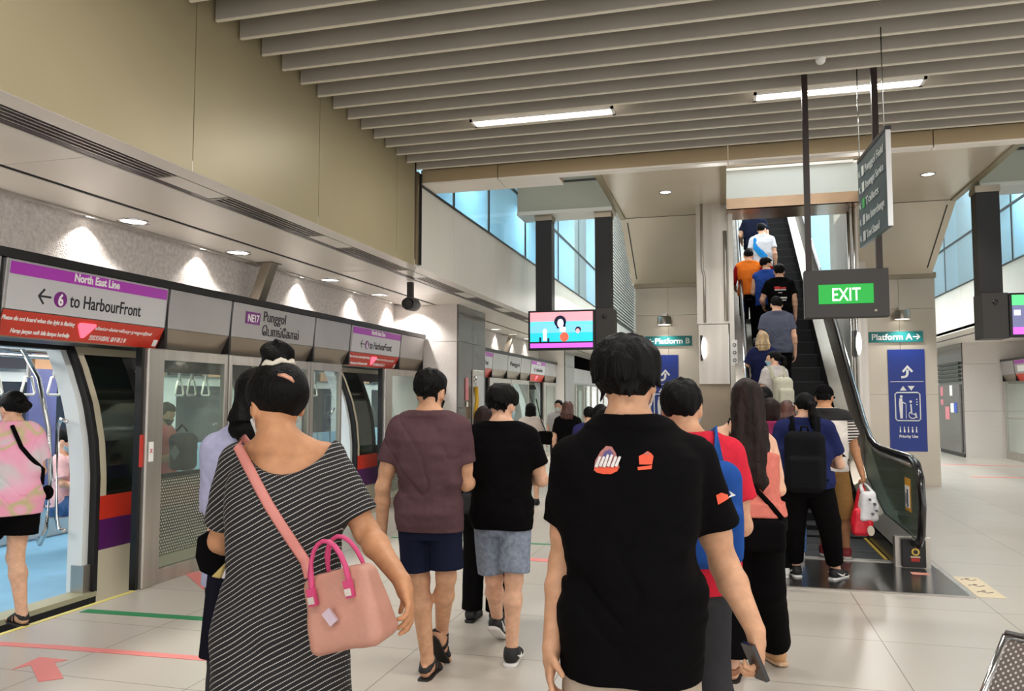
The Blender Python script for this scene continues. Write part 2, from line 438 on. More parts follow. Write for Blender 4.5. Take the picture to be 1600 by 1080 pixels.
# beams, canopies and pillars around the escalator
m = MB().use(BRONZE_STEEL)
for a, c, yb in ((-3.3, -2.4, 8.72), (-2.39, -1.74, 8.72), (-1.74, .06, 8.42), (.07, 1.97, 8.42), (1.98, 3.56, 8.42), (3.57, 6.2, 8.72)):
    m.use(mat('tan_beam_face', (176, 156, 122), .45, .2)).box(a, c, 8.30, 8.36, 3.975, 4.12)
    m.use(SOFFIT).box(a, c, 8.30, yb, 3.955, 3.975); m.use(CLAD).box(a, c, 8.36, yb, 3.975, 4.5)
m.build('trim_2', kind='structure')
BEAM = mat('grey_green_beam', (176, 176, 158), .45, .1)
for sgn, xa, xb in ((-1, -3.3, -1.72), (1, 3.58, 4.9)):
    m = MB().use(BEAM).box(xa, xb, 12.62, 13.1, 4.62, 5.08); m.use(CLAD2).box(xa, xb, 12.58, 13.14, 4.56, 4.62)
    m.use(DARK).box(xa + .05, xb - .1, 12.6, 12.63, 5.08, 5.11); m.use(BEAM).box(xa, xb, 12.66, 13.1, 5.11, 6.0)
    m.build('trim_3' if sgn < 0 else 'trim_4', kind='structure')
CAN = mat('canopy_enamel', (222, 210, 188), .26, .15, .02, .7)
for nm, xa, xb in (('canopy_left', -1.72, .06), ('canopy_right', 1.98, 3.56)):
    prof = [(8.5, 4.66), (13.7, 4.66), (15.35, 3.74), (15.5, 3.74), (15.5, 6.2), (8.5, 6.2)]
    m = MB().use(CAN).prism([(xa, y, z) for y, z in prof], (xb - xa, 0, 0))
    for xx in (xa, xb - .09):
        m.use(CLAD).prism([(xx, y, z) for y, z in ((8.5, 4.635), (13.69, 4.635), (13.69, 4.66), (8.5, 4.66))], (.09, 0, 0))
    out = xa + .10 if nm.endswith('left') else xb - .12
    m.use(BLACK).prism([(out, y, z) for y, z in ((13.8, 4.60), (15.2, 3.815), (15.2, 3.83), (13.8, 4.62))], (.02, 0, 0))
    m.use(BLACKGAP).box(xa + .05, xb - .05, 13.69, 13.705, 4.655, 4.665)
    m.build(nm, kind='structure')
downlight(-.83, 12.06, 4.66, .10, 'round recessed lamp in the canopy soffit above the Platform B pillar', None)
downlight(2.78, 12.03, 4.66, .10, 'round recessed lamp in the canopy soffit above the Platform A pillar', None)
PIL = mat('pillar_steel', (194, 184, 168), .3, .4, .03, 1.2)
for nm, xa, xb in (('pillar_left', -1.66, -.42), ('pillar_right', 2.42, 3.60)):
    m = MB().use(PIL)
    for a, c in ((0, 1.60), (1.606, 3.12), (3.126, 3.74)):
        for q0, q1 in ((xa, (xa + xb) / 2 - .003), ((xa + xb) / 2 + .003, xb)): m.box(q0, q1, 15.4, 15.44, a, c)
    m.box(xa, xb, 15.44, 16.3, 0, 3.74); m.use(BRONZE_STEEL).box(xa - .02, xb + .02, 15.36, 16.3, 3.66, 3.76)
    m.build(nm, kind='structure')
# flanks beside the escalator
m = MB().use(STEEL).box(-.42, .08, 13.0, 15.4, 2.72, 4.66).box(-.40, .06, 12.96, 13.0, 1.76, 2.70).box(-.40, .06, 13.0, 15.4, 1.76, 2.71)
m.use(BRONZE_STEEL).box(-.42, .08, 13.2, 15.4, 0, 1.76); m.use(STEEL).tube([(-.30, 12.985, 2.74), (-.30, 12.985, 3.5), (-.33, 12.985, 3.6), (-.33, 12.985, 4.66)], .02, 8)
m.use(STEEL).tube([(.03, 12.97, 2.76), (.03, 12.97, 4.2)], .03, 10)  # upright tubes added to stand in for bright streaks reflected in the steel
m.use(CLAD2).box(.08, .15, 12.9, 21, 0, 7.6)
m.build('flank_left', kind='structure')
m = MB().use(STEEL).box(1.98, 2.42, 15.0, 15.38, 0, 4.66).box(1.90, 2.0, 13.0, 15.0, 0, 4.6)
for x, h in ((1.86, 4.4), (1.94, 4.5)): m.use(CHROME).tube([(x, 12.97, .9), (x, 12.97, h)], .022, 10)
m.build('flank_right', kind='structure')
for x, z, lab in ((-.30, 2.33, 'white oval wall lamp on the steel flank left of the escalator'), (1.97, 2.36, 'white oval wall lamp on the steel flank right of the escalator')):
    t = thing('wall_lamp', (x, 12.9, z), lab, 'wall light')
    MB().box(x - .075, x - .04, 12.88, 12.96, z - .2, z + .2).build('bracket', DARK, t)
    MB().sphere((x - .02, 12.9, z), .17, 16, .26, .3, 1).build('lens', LAMP_SOFT, t)
    o = MB().use(SOFFIT_WHITE); 
# cross bridge over the escalator
m = MB().use(mat('bridge_tan_steel', (176, 150, 124), .25, .8, .05, 3)).box(.06, 1.98, 12.58, 12.66, 4.46, 4.62).box(.06, 1.98, 12.6, 13.4, 4.46, 4.5)
m.use(mat('bridge_pale_panel', (208, 216, 214), .4)).box(.06, 1.98, 12.6, 12.66, 4.62, 5.06); m.use(WHITE).box(.06, 1.9, 12.57, 12.66, 5.06, 5.10)
m.use(BRONZE_STEEL).box(.06, 1.98, 12.6, 12.7, 5.12, 6.2)
m.build('trim_5', kind='structure')

# clerestory glazing above both side walls, pale rooms behind it, far ends
SKYW = mat('pale_blue_room', (176, 212, 226), .8, 0, .03, .6)
def clerestory(nm, X, ya, verts):
    m = MB()
    m.use(GLASS_BLUE); 
    vv = [ya] + verts + [23.4 if X < 0 else Y1]
    for a, c in zip(vv, vv[1:]): m.box(X - .006, X + .006, a + .012, c - .012, 3.955, 7.4)
    m.use(DARK).box(X - .02, X + .02, ya, vv[-1], 4.93, 4.965)
    for v in verts: m.box(X - .014, X + .014, v - .012, v + .012, 3.955, 7.4)
    m.build(nm, kind='structure')
clerestory('window_1', -3.31, 8.36, [9.45, 11.0, 13.2, 16.0, 18.4, 20.9])
clerestory('window_2', 4.91, 9.0, [11.2, 13.4, 15.6, 17.8, 20, 22.4, 25, 28, 31])
m = MB().use(SKYW)
m.box(-5.7, -5.6, 8.3, 24, 3.2, 8); m.box(-5.6, -3.32, 24, 24.1, 3.9, 8); m.box(7.2, 7.3, 8.3, Y1, 3.2, 9)
m.box(-5.7, -3.4, 8.3, 8.4, 3.95, 8); m.box(4.95, 7.3, 8.3, 8.4, 3.95, 9)
m.use(CLAD2).box(-5.7, 7.3, 8.3, 16, 8.0, 8.1); m.box(-5.7, 7.3, 16, Y1, 9.4, 9.5)
m.use(mat('room_floor', (150, 160, 160), .6)).box(-5.6, -3.4, 8.4, 24, 3.85, 3.9); m.box(5.0, 7.2, 8.4, Y1, 3.85, 3.9)
m.build('upper_room', kind='structure')
m = MB().use(CLAD2).box(-3.4, 5, Y1, Y1 + .1, 0, 9.5).box(-3.4, -1.9, 30, 30.1, 0, 9.5); m.build('wall_far', kind='structure')
m = MB().use(SKYW).box(1.55, 2.6, 21.2, 21.3, 2, 9); m.use(WHITE).box(1.6, 2.5, 21.15, 21.2, 4.2, 4.25)
m.use(SOFFIT_WHITE).box(.2, 1.7, 21.6, 21.7, 5.6, 9)
m.build('wall_upper', kind='structure')
# louvre screen far left
t = thing('louvre_screen', (-3.28, 26.6, 4.0), 'tall white louvre screen between the dark hanger and the Platform B pillar', 'louvre')
m = MB().use(SOFFIT_WHITE)
for k in range(44): m.prism([(-3.30, 23.5, 4.05 + k * .1), (-3.22, 23.5, 4.02 + k * .1), (-3.22, 23.5, 4.05 + k * .1), (-3.30, 23.5, 4.08 + k * .1)], (0, 6.4, 0))
m.build('louvre_blades', parent=t)
MB().use(mat('louvre_back', (112, 118, 120), .7)).box(-3.36, -3.31, 23.45, 29.95, 3.96, 8.5).build('back_panel', parent=t)
# things seen behind the glazing
def banner(X, ya, yb, za, zb, cols, label, side):
    t = thing('hanging_banner', (X, ya, za), label, 'banner')
    n = len(cols); m = MB()
    for i, c in enumerate(cols):
        m.use(mat('banner_%d_%d_%d' % c, c, .6, 0, .12, 3)).box(X, X + .02, ya + (yb - ya) * i / n, ya + (yb - ya) * (i + 1) / n, za, zb)
    m.build('cloth', parent=t)
banner(-3.52, 18.9, 20.6, 4.0, 7.3, [(222, 178, 110), (226, 170, 90), (190, 110, 84)], 'orange and yellow banner behind the left clerestory glass', -1)
banner(6.1, 22.0, 23.6, 3.9, 7.4, [(120, 116, 110), (104, 92, 84)], 'tall brown panel behind the right clerestory glass', 1)

# grey stone-faced pillars on the platform edge
def edge_pillar(xa, xb, ya, yb, nm, face):
    m = MB().use(PINKSTONE)
    for a, c in ((.0, 1.2), (1.206, 2.42), (2.426, 3.02)): m.box(xa, xb, ya, ya + .03, a, c)
    m.use(GLOSS_GREY)
    fx0, fx1 = (xb, xb + .03) if face > 0 else (xa - .03, xa)
    cuts = [ya + .0, ya + (yb - ya) * .5, yb]
    for a, c in ((.1, 1.38), (1.386, 2.42), (2.426, 3.02)):
        for q0, q1 in zip(cuts, cuts[1:]): m.box(fx0, fx1, q0 + .003, q1 - .003, a, c)
    m.use(BLACK).box(min(xa, fx0) + .0, max(xb, fx1), ya + .03, yb, 0, .1)
    m.use(PINKSTONE).box(xa, xb, ya + .03, yb, .1, 3.02)
    m.build(nm, kind='structure')
edge_pillar(-5.2, -4.03, 11.68, 13.1, 'pillar_edge_left', 1)
edge_pillar(-5.2, -4.35, 21.8, 23.2, 'pillar_edge_far', 1)
edge_pillar(5.98, 7.4, 23.0, 25.4, 'pillar_edge_right', -1)
X = -3.995
t = thing('pillar_notice', (X, 12.05, 1.75), 'narrow pink notice on the dark side of the grey pillar', 'sign')
MB().box(X, X + .012, 12.0, 12.14, 1.50, 1.86).build('plate', mat('pink_notice', (222, 132, 140), .4), t); MB().box(X + .012, X + .016, 12.03, 12.11, 1.40, 1.48).build('label_plate', WHITE, t)
t = thing('hose_recess', (X, 12.6, 1.5), 'silver recessed cabinet with a yellow pull bar on the grey pillar side', 'cabinet')
MB().use(STEEL).box(X, X + .02, 12.35, 12.95, 1.1, 2.0).build('frame', parent=t, bevel=.006)
MB().use(SIGNGREY).box(X + .02, X + .03, 12.5, 12.9, 1.3, 1.9).build('door', parent=t)
MB().tube([(X + .05, 12.42, 1.72), (X + .07, 12.4, 1.5), (X + .05, 12.36, 1.2)], .035, 10).build('pull_bar', mat('yellow_plastic', (222, 176, 40), .4), t)
MB().lathe((X + .02, 12.45, 1.85), [(.06, 0), (.06, .02), (0, .03)], 18, (1, 0, 0), (0, 1, 0)).build('knob', CHROME, t)
# right soffit over the far platform edge
m = MB().use(SOFFIT).box(4.9, 7.7, 8.4, Y1, 2.98, 3.06); m.use(BLACK).box(5.3, 5.36, 8.4, Y1, 2.97, 2.985); m.use(CONCRETE).box(7.42, 7.6, 8.4, Y1, 2.4, 3.0); m.build('trim_6', kind='structure')
CREAM_FAR = mat('train_cream', (214, 204, 178), .35); T_GLASS_FAR = mat('train_dark_window', (14, 20, 18), .06, coat=.6)
# ------------------------------------------------------------------ platform screen doors along the left edge
GL_DOT = bpy.data.materials.new('dotted_glass_film'); GL_DOT.use_nodes = True
def _dots():
    nt = GL_DOT.node_tree; nt.nodes.clear(); N = nt.nodes.new; Lk = nt.links.new
    out = N('ShaderNodeOutputMaterial'); tc = N('ShaderNodeTexCoord'); sp = N('ShaderNodeSeparateXYZ'); Lk(tc.outputs['Object'], sp.inputs[0])
    def mth(op, a, v=None):
        q = N('ShaderNodeMath'); q.operation = op
        if isinstance(a, (int, float)): q.inputs[0].default_value = a
        else: Lk(a, q.inputs[0])
        if v is not None:
            if isinstance(v, (int, float)): q.inputs[1].default_value = v
            else: Lk(v, q.inputs[1])
        return q.outputs[0]
    y = mth('MULTIPLY', sp.outputs['Y'], 34); z = mth('MULTIPLY', sp.outputs['Z'], 40)
    row = mth('FLOOR', z); odd = mth('MODULO', row, 2.0); y = mth('ADD', y, mth('MULTIPLY', odd, .5))
    fy = mth('SUBTRACT', mth('FRACT', y), .5); fz = mth('SUBTRACT', mth('FRACT', z), .5)
    dd = mth('SQRT', mth('ADD', mth('MULTIPLY', fy, fy), mth('MULTIPLY', fz, fz)))
    ins = mth('LESS_THAN', dd, .33)
    t = N('ShaderNodeBsdfTransparent'); d = N('ShaderNodeBsdfDiffuse'); d.inputs[0].default_value = lin((176, 178, 166)); mx = N('ShaderNodeMixShader')
    t.inputs[0].default_value = lin((190, 200, 190))
    mx2 = mth('ADD', mth('MULTIPLY', ins, .72), .16)
    Lk(mx2, mx.inputs[0]); Lk(t.outputs[0], mx.inputs[1]); Lk(d.outputs[0], mx.inputs[2]); Lk(mx.outputs[0], out.inputs[0])
_dots()
FX_TOP, FX_BEND, FX_BOT = -4.545, -4.575, -4.665
ZT, ZB, ZL = 2.465, 2.13, 1.95
UPV = Vector((FX_TOP - FX_BEND, 0, ZT - ZB)).normalized(); UPV2 = Vector((FX_BEND - FX_BOT, 0, ZB - ZL)).normalized()
RT = Vector((0, 1, 0))
def on_up(y, z, e=.004): return Vector((FX_BEND + (FX_TOP - FX_BEND) * (z - ZB) / (ZT - ZB) + e, y, z))
def on_low(y, z, e=.004): return Vector((FX_BOT + (FX_BEND - FX_BOT) * (z - ZL) / (ZB - ZL) + e, y, z))
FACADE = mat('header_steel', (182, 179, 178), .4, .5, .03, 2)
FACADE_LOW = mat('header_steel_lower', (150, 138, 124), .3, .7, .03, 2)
SIGNBOX_W = mat('sign_white_edge', (226, 226, 226), .4)
MB().use(BLACK).box(-4.72, -4.535, Y0, 11.66, 2.468, 2.53).box(-5.0, -4.70, Y0, 11.66, 1.95, 2.468).box(-4.72, -4.535, 13.12, 21.78, 2.468, 2.53).box(-5.0, -4.70, 13.12, 21.78, 1.95, 2.468).build('door_header', kind='structure')

def band(y0, y1, z0, z1, m, parent, name, low=False, e=.002):
    f = on_low if low else on_up
    a, b_, c, d = f(y0, z0, e), f(y1, z0, e), f(y1, z1, e), f(y0, z1, e)
    n = Vector((.004, 0, 0))
    return MB().use(m).prism([a, b_, c, d], n).build(name, parent=parent)

def fascia(y0, y1, label, lower=None):
    t = thing('header_panel', (-4.6, (y0 + y1) / 2, ZL), label, 'sign panel')
    up = [(FX_TOP, y0, ZT), (FX_BEND, y0, ZB), (FX_BEND - .09, y0, ZB), (FX_TOP - .09, y0, ZT)]
    lo = [(FX_BEND, y0, ZB - .002), (FX_BOT, y0, ZL), (FX_BOT - .03, y0, ZL), (FX_BEND - .09, y0, ZB - .002)]
    MB().use(FACADE).prism(up, (0, y1 - y0, 0)).build('upper_face', parent=t, bevel=.004)
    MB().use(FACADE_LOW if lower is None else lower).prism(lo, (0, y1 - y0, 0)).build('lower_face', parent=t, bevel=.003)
    MB().use(BLACK).box(FX_BOT - .09, FX_TOP - .03, y1, y1 + .035, ZL + .01, ZT).build('joint', parent=t)
    return t

def arrow_left(y, z, s, m, parent):
    mb = MB().use(m); c = on_up(y, z); 
    def bar(p, q, w):
        p = c + RT * p[0] * s + UPV * p[1] * s; q = c + RT * q[0] * s + UPV * q[1] * s
        d = (q - p).normalized(); n = d.cross(Vector((1, 0, 0))) * w * s
        mb.prism([p + n, q + n, q - n, p - n], (.003, 0, 0))
    bar((-.5, 0), (.5, 0), .07); bar((-.52, -.03), (-.08, .5), .075); bar((-.52, .03), (-.08, -.5), .075)
    mb.build('arrow', parent=parent)

def door_sign(y0, y1, label, num='6', flash=1.0, far=False):
    t = fascia(y0, y1, label); L = y1 - y0; ym = (y0 + y1) / 2
    band(y0 + .02, y1 - .02, ZB + .002, ZT - .012, SIGNGREY, t, 'sign_face')
    pb = band(y0 + .025, y1 - .025, 2.365, ZT - .018, PURPLE, t, 'line_band', e=.007)
    F = lambda q: y0 + (q - 4.107) / 1.545 * L
    text('North East Line', on_up(F(4.87), 2.384, .0115), RT, UPV, .082, WHITE, pb, width=.435 * L / 1.55, bold=.0025)
    rb = band(y0 + .012, y1 - .012, ZL + .008, ZB - .006, REDBAND, t, 'warning_band', low=True, e=.004)
    arrow_left(F(4.426), 2.243, .105, INK, t)
    cb = MB().use(PURPLE_DARK).disc(on_up(F(4.555), 2.238, .006), RT, UPV, .056, (.004, 0, 0)).build('line_number', parent=t)
    text(num, on_up(F(4.555), 2.196, .0105), RT, UPV, .115, WHITE, cb, xs=.8, bold=.003)
    text('to HarbourFront', on_up(F(4.64), 2.196, .006), RT, UPV, .138, INK, t, 'LEFT', width=.71 * L / 1.55, bold=.001)
    yt = F(4.835); k_ = L / 1.55
    base = on_low(yt, 2.042, .008); pts = []
    for cx, cz in ((-.062, .040), (.062, .040), (0, -.045)):
        for k in range(10): a = k * .628; pts.append((cx + .020 * math.cos(a), cz + .018 * math.sin(a)))
    hull = []
    for p in sorted(pts):
        while len(hull) > 1 and (hull[-1][0] - hull[-2][0]) * (p[1] - hull[-2][1]) - (hull[-1][1] - hull[-2][1]) * (p[0] - hull[-2][0]) <= 0: hull.pop()
        hull.append(p)
    up_ = []
    for p in sorted(pts, reverse=True):
        while len(up_) > 1 and (up_[-1][0] - up_[-2][0]) * (p[1] - up_[-2][1]) - (up_[-1][1] - up_[-2][1]) * (p[0] - up_[-2][0]) <= 0: up_.pop()
        up_.append(p)
    pts = hull[:-1] + up_[:-1]
    MB().use(mat('flash_light', (255, 92, 116), .3, emit=1.3)).prism([base + RT * p[0] + UPV2 * p[1] for p in pts], (.012, 0, 0)).build('flash_light', parent=t)
    if not far:
        text('Please do not board when the light is flashing', on_low(F(4.725), 2.062, .009), RT, UPV2, .045, WHITE, rb, 'RIGHT', width=.60 * k_, bold=.0008)
        text('Harap jangan naik bila lampu berkelip', on_low(F(4.72), 1.982, .009), RT, UPV2, .045, WHITE, rb, 'RIGHT', width=.49 * k_, bold=.0008)
        text('விளக்கு மின்னும்ேபாது நுைழயாதீர்கள்', on_low(F(4.925), 2.056, .009), RT, UPV2, .034, WHITE, rb, 'LEFT', width=.60 * k_)
        text('当红灯闪烁时, 请不要上车', on_low(F(4.90), 1.982, .009), RT, UPV2, .045, WHITE, rb, 'LEFT', width=.375 * k_)
        sq = MB().use(WHITE)
        c = on_low(y1 - .05, ZL + .05, .006); sq.prism([c + RT * a + UPV2 * d_ for a, d_ in ((-.025, -.03), (.025, -.03), (.025, .03), (-.025, .03))], (.004, 0, 0)); sq.build('sticker', parent=t)
    return t

door_sign(4.13, 5.70, 'large purple, grey and red door sign at the far left, over the open train door')
fascia(2.6, 4.09, 'plain steel header panel left of the large door sign, outside the view')
fascia(5.735, 6.60, 'plain steel header panel right of the large door sign')
t = fascia(6.635, 8.20, 'steel header panel with the NE17 station name badge')
bp_ = MB().use(PURPLE_DARK); c = on_up(6.96, 2.335, .004)
bp_.prism([c + RT * a + UPV * d_ for a, d_ in ((-.122, -.06), (.122, -.06), (.122, .06), (-.122, .06))], (.004, 0, 0)); bp_ = bp_.build('station_badge', parent=t)
text('NE17', on_up(6.96, 2.298, .0085), RT, UPV, .105, WHITE, bp_, width=.19, bold=.002)
text('Punggol', on_up(7.14, 2.325, .002), RT, UPV, .15, INK, t, 'LEFT', width=.42)
text('ெபாங்ேகால்', on_up(7.14, 2.18, .002), RT, UPV, .13, INK, t, 'LEFT', width=.72)
fascia(8.235, 9.10, 'plain steel header panel left of the second, smaller-looking door sign')
door_sign(9.135, 10.70, 'second purple, grey and red door sign, above the man in maroon')
fascia(10.735, 11.62, 'plain steel header panel beside the grey stone pillar')
# beyond the pillar
door_sign(13.9, 15.45, 'far door sign just right of the grey pillar edge', far=True)
fascia(15.485, 16.6, 'far plain header panel between door sign and station name')
t = fascia(16.635, 17.75, 'far header panel with dark station lettering left of the television')
text('Punggol', on_up(16.8, 2.25, .006), RT, UPV, .13, INK, t, 'LEFT', width=.8)
fascia(17.785, 18.7, 'far plain header panel under the television')
door_sign(18.735, 20.3, 'farthest left door sign, under the hanging television', far=True)
fascia(20.335, 21.75, 'farthest plain header panel beside the far pillar')

XG = -4.60
def glass_panel(y0, y1, label, dots=True, film=.86):
    t = thing('glass_screen', (XG, (y0 + y1) / 2, 0), label, 'glass panel')
    MB().use(STEEL).box(XG - .025, XG + .025, y0, y0 + .05, 0, 1.95).box(XG - .025, XG + .025, y1 - .05, y1, 0, 1.95).box(XG - .025, XG + .025, y0 + .05, y1 - .05, 1.86, 1.95).box(XG - .025, XG + .025, y0 + .05, y1 - .05, 0, .12).build('frame', parent=t, bevel=.003)
    MB().use(GLASS).box(XG - .006, XG + .006, y0 + .05, y1 - .05, .12, 1.86).build('pane', parent=t)
    if dots: MB().use(GL_DOT).box(XG + .007, XG + .009, y0 + .06, y1 - .06, .22, film).build('dotted_film', parent=t)
    return t
glass_panel(5.66, 6.60, 'glass screen with dotted film right of the open train door')
glass_panel(6.62, 8.16, 'wide glass screen behind the woman in the striped dress')
glass_panel(8.18, 8.93, 'narrow glass screen left of the second train door')
glass_panel(10.42, 11.60, 'steel-framed glass screen beside the grey stone pillar')
glass_panel(13.2, 13.85, 'glass screen just beyond the grey pillar', False)
glass_panel(15.5, 16.95, 'far glass screen behind the man in the black shirt', False)
glass_panel(17.0, 18.6, 'far glass screen behind the woman with the shoulder bag', False)
glass_panel(20.4, 21.7, 'farthest glass screen at the far stone pillar', False)
def post(y0, y1, label, sticker=False):
    t = thing('door_post', (XG, (y0 + y1) / 2, 0), label, 'door post')
    MB().use(STEEL).box(XG - .05, XG + .04, y0, y1, 0, 1.95).build('column', parent=t, bevel=.012)
    MB().use(BLACK).box(XG - .06, XG + .0, y0 - .03, y0, 0, 1.95).build('seal', parent=t)
    if sticker:
        s = MB().use(WHITE).box(XG + .04, XG + .043, y0 + .03, y1 - .07, 1.02, 1.18).build('notice', parent=t)
        text('X', (XG + .044, (y0 + y1) / 2 - .02, 1.09), RT, (0, 0, 1), .05, mat('notice_red', (200, 60, 60), .5), s)
        MB().use(mat('red_tape', (206, 58, 44), .5)).box(XG + .0, XG + .012, y0 - .03, y0 - .001, .98, 1.24).build('red_strip', parent=t)
post(5.50, 5.655, 'steel door post with a small white notice, right of the open train door', True)
post(10.20, 10.40, 'steel post on the right side of the second train door')
post(15.3, 15.47, 'far steel post left of the far glass screens')
post(20.2, 20.37, 'farthest steel post of the left door row')
# right-hand platform doors, far away
def right_bay(y0, y1, kind, label):
    t = thing('header_panel', (XR, (y0 + y1) / 2, 1.95), label, 'sign panel')
    MB().use(FACADE).prism([(XR - .06, y0, 2.465), (XR - .03, y0, 2.13), (XR + .08, y0, 2.13), (XR + .05, y0, 2.465)], (0, y1 - y0, 0)).build('upper_face', parent=t)
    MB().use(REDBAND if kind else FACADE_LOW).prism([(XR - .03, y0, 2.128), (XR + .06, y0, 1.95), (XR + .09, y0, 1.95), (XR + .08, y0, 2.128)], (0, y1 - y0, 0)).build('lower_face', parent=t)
    if kind: MB().use(PURPLE).prism([(XR - .064, y0 + .02, 2.45), (XR - .056, y0 + .02, 2.37), (XR - .05, y0 + .02, 2.37), (XR - .058, y0 + .02, 2.45)], (0, y1 - y0 - .04, 0)).build('line_band', parent=t); MB().use(WHITE).prism([(XR - .055, y1 - .7, 2.33), (XR - .04, y1 - .7, 2.18), (XR - .035, y1 - .7, 2.18), (XR - .05, y1 - .7, 2.33)], (0, .5, 0)).build('notice', parent=t)
    MB().use(BLACK).box(XR - .02, XR + .05, y1, y1 + .04, 1.96, 2.46).build('joint', parent=t)
right_bay(20.3, 22.0, 1, 'red-banded door sign at the right edge of the view')
right_bay(22.06, 22.95, 0, 'pale header panel beside the right-hand stone pillar')
right_bay(25.5, 27.6, 0, 'far header panel beyond the right-hand stone pillar')
right_bay(27.7, 30.0, 0, 'farthest header panel on the right-hand platform')
MB().use(BLACK).box(XR - .07, XR + .1, 14, 22.98, 2.468, 2.52).box(XR - .07, XR + .1, 25.42, 33, 2.468, 2.52).box(XR + .1, XR + .5, 14, 33, 1.9, 2.468).build('door_header_right', kind='structure')
def right_glass(y0, y1, label):
    t = thing('glass_screen', (XR, (y0 + y1) / 2, 0), label, 'glass panel')
    MB().use(STEEL).box(XR - .025, XR + .025, y0, y0 + .08, 0, 1.95).box(XR - .025, XR + .025, y1 - .08, y1, 0, 1.95).box(XR - .025, XR + .025, y0 + .08, y1 - .08, 0, .2).box(XR - .025, XR + .025, y0 + .08, y1 - .08, 1.02, 1.05).build('frame', parent=t)
    MB().use(GLASS).box(XR - .006, XR + .006, y0 + .08, y1 - .08, .2, 1.02).box(XR - .006, XR + .006, y0 + .08, y1 - .08, 1.05, 1.95).build('pane', parent=t)
right_glass(21.3, 22.9, 'grey glass screen at the right edge beside the stone pillar')
right_glass(25.5, 28.0, 'far glass screen right of the blue lift sign')
right_glass(28.05, 30.5, 'farthest glass screen right of the blue lift sign')
X = 5.945
t = thing('service_cabinet', (X, 24.3, 0), 'grey service cabinet with red and blue notices on the right-hand pillar', 'cabinet')
MB().use(GLOSS_GREY).box(X - .05, X, 23.1, 25.3, .12, 1.9).build('body', parent=t)
MB().use(mat('pink_notice', (222, 132, 140), .4)).box(X - .056, X - .05, 24.7, 24.95, 1.6, 1.85).box(X - .056, X - .05, 24.7, 24.95, 1.35, 1.5).box(X - .056, X - .05, 24.1, 24.5, .95, 1.3).build('red_notice', parent=t)
MB().use(WHITE).box(X - .057, X - .05, 23.75, 24.0, 1.6, 1.88).build('white_notice', parent=t); MB().use(WHITE).box(X - .057, X - .05, 23.65, 23.95, 1.15, 1.4).build('white_notice', parent=t)
MB().use(mat('blue_notice', (60, 90, 190), .4)).box(X - .06, X - .05, 23.35, 23.6, 1.15, 1.42).build('blue_notice', parent=t)
m = MB().use(mat('vent_dark_green', (58, 64, 60), .5))
for k in range(5): m.box(X - .06, X, 23.1, 25.3, 1.98 + k * .11, 2.05 + k * .11)
m.build('vent_slats', parent=t)

# the far end of the left platform beyond the second stone pillar
t = thing('far_door_row', (XG, 28, 0), 'farthest left platform door row behind the second stone pillar', 'platform doors')
MB().use(FACADE).prism([(FX_TOP, 23.3, ZT), (FX_BEND, 23.3, ZB), (FX_BOT, 23.3, ZL), (FX_TOP - .2, 23.3, ZL), (FX_TOP - .2, 23.3, ZT)], (0, 9.5, 0)).build('header', parent=t)
f = MB().use(STEEL)
for k in range(7): MB().use(STEEL).box(XG - .05, XG + .03, 23.3 + k * 1.5, 23.42 + k * 1.5, 0, 1.95).build('post', parent=t)
MB().use(GLASS).box(XG - .006, XG + .006, 23.3, 32.4, 0, 1.95).build('pane', parent=t)
MB().use(CREAM_FAR).box(-5.2, -5.0, 23.3, 33, -.2, 2.4).use(T_GLASS_FAR).box(-5.0, -4.98, 23.4, 33, .85, 1.8).build('train_side', parent=t)
# ------------------------------------------------------------------ the train standing behind the open doors
CREAM = mat('train_cream', (214, 204, 178), .35)
T_RED = mat('train_red_stripe', (222, 58, 40), .3); T_PUR = mat('train_purple_stripe', (92, 30, 104), .3)
T_GLASS = mat('train_dark_window', (14, 20, 18), .06, coat=.6)
T_WHITE = mat('train_white_interior', (226, 232, 232), .35); T_FLOOR = mat('train_blue_floor', (126, 176, 204), .35, 0, .05, 3)
T_SEAT = mat('train_seat_blue', (150, 190, 214), .5)
PZ = [-.3, .9, 1.2, 1.5, 1.8, 2.0, 2.45]; PX = [-4.88, -4.88, -4.91, -4.98, -5.10, -5.2, -5.55]
def tx(z): return float(np.interp(z, PZ, PX))
def skin(mb, y0, y1, z0, z1, m, e=0.0, th=.04):
    mb.use(m); n = max(1, int((z1 - z0) / .1)); vs = []; fs = []
    for i in range(n + 1):
        z = z0 + (z1 - z0) * i / n
        vs += [(tx(z) + e, y0, z), (tx(z) + e, y1, z), (tx(z) + e - th, y1, z), (tx(z) + e - th, y0, z)]
    for i in range(n):
        a, b_ = i * 4, i * 4 + 4
        for k in range(4): fs.append((a + k, a + (k + 1) % 4, b_ + (k + 1) % 4, b_ + k))
    fs += [(3, 2, 1, 0), (n * 4, n * 4 + 1, n * 4 + 2, n * 4 + 3)]
    mb.add(vs, fs)
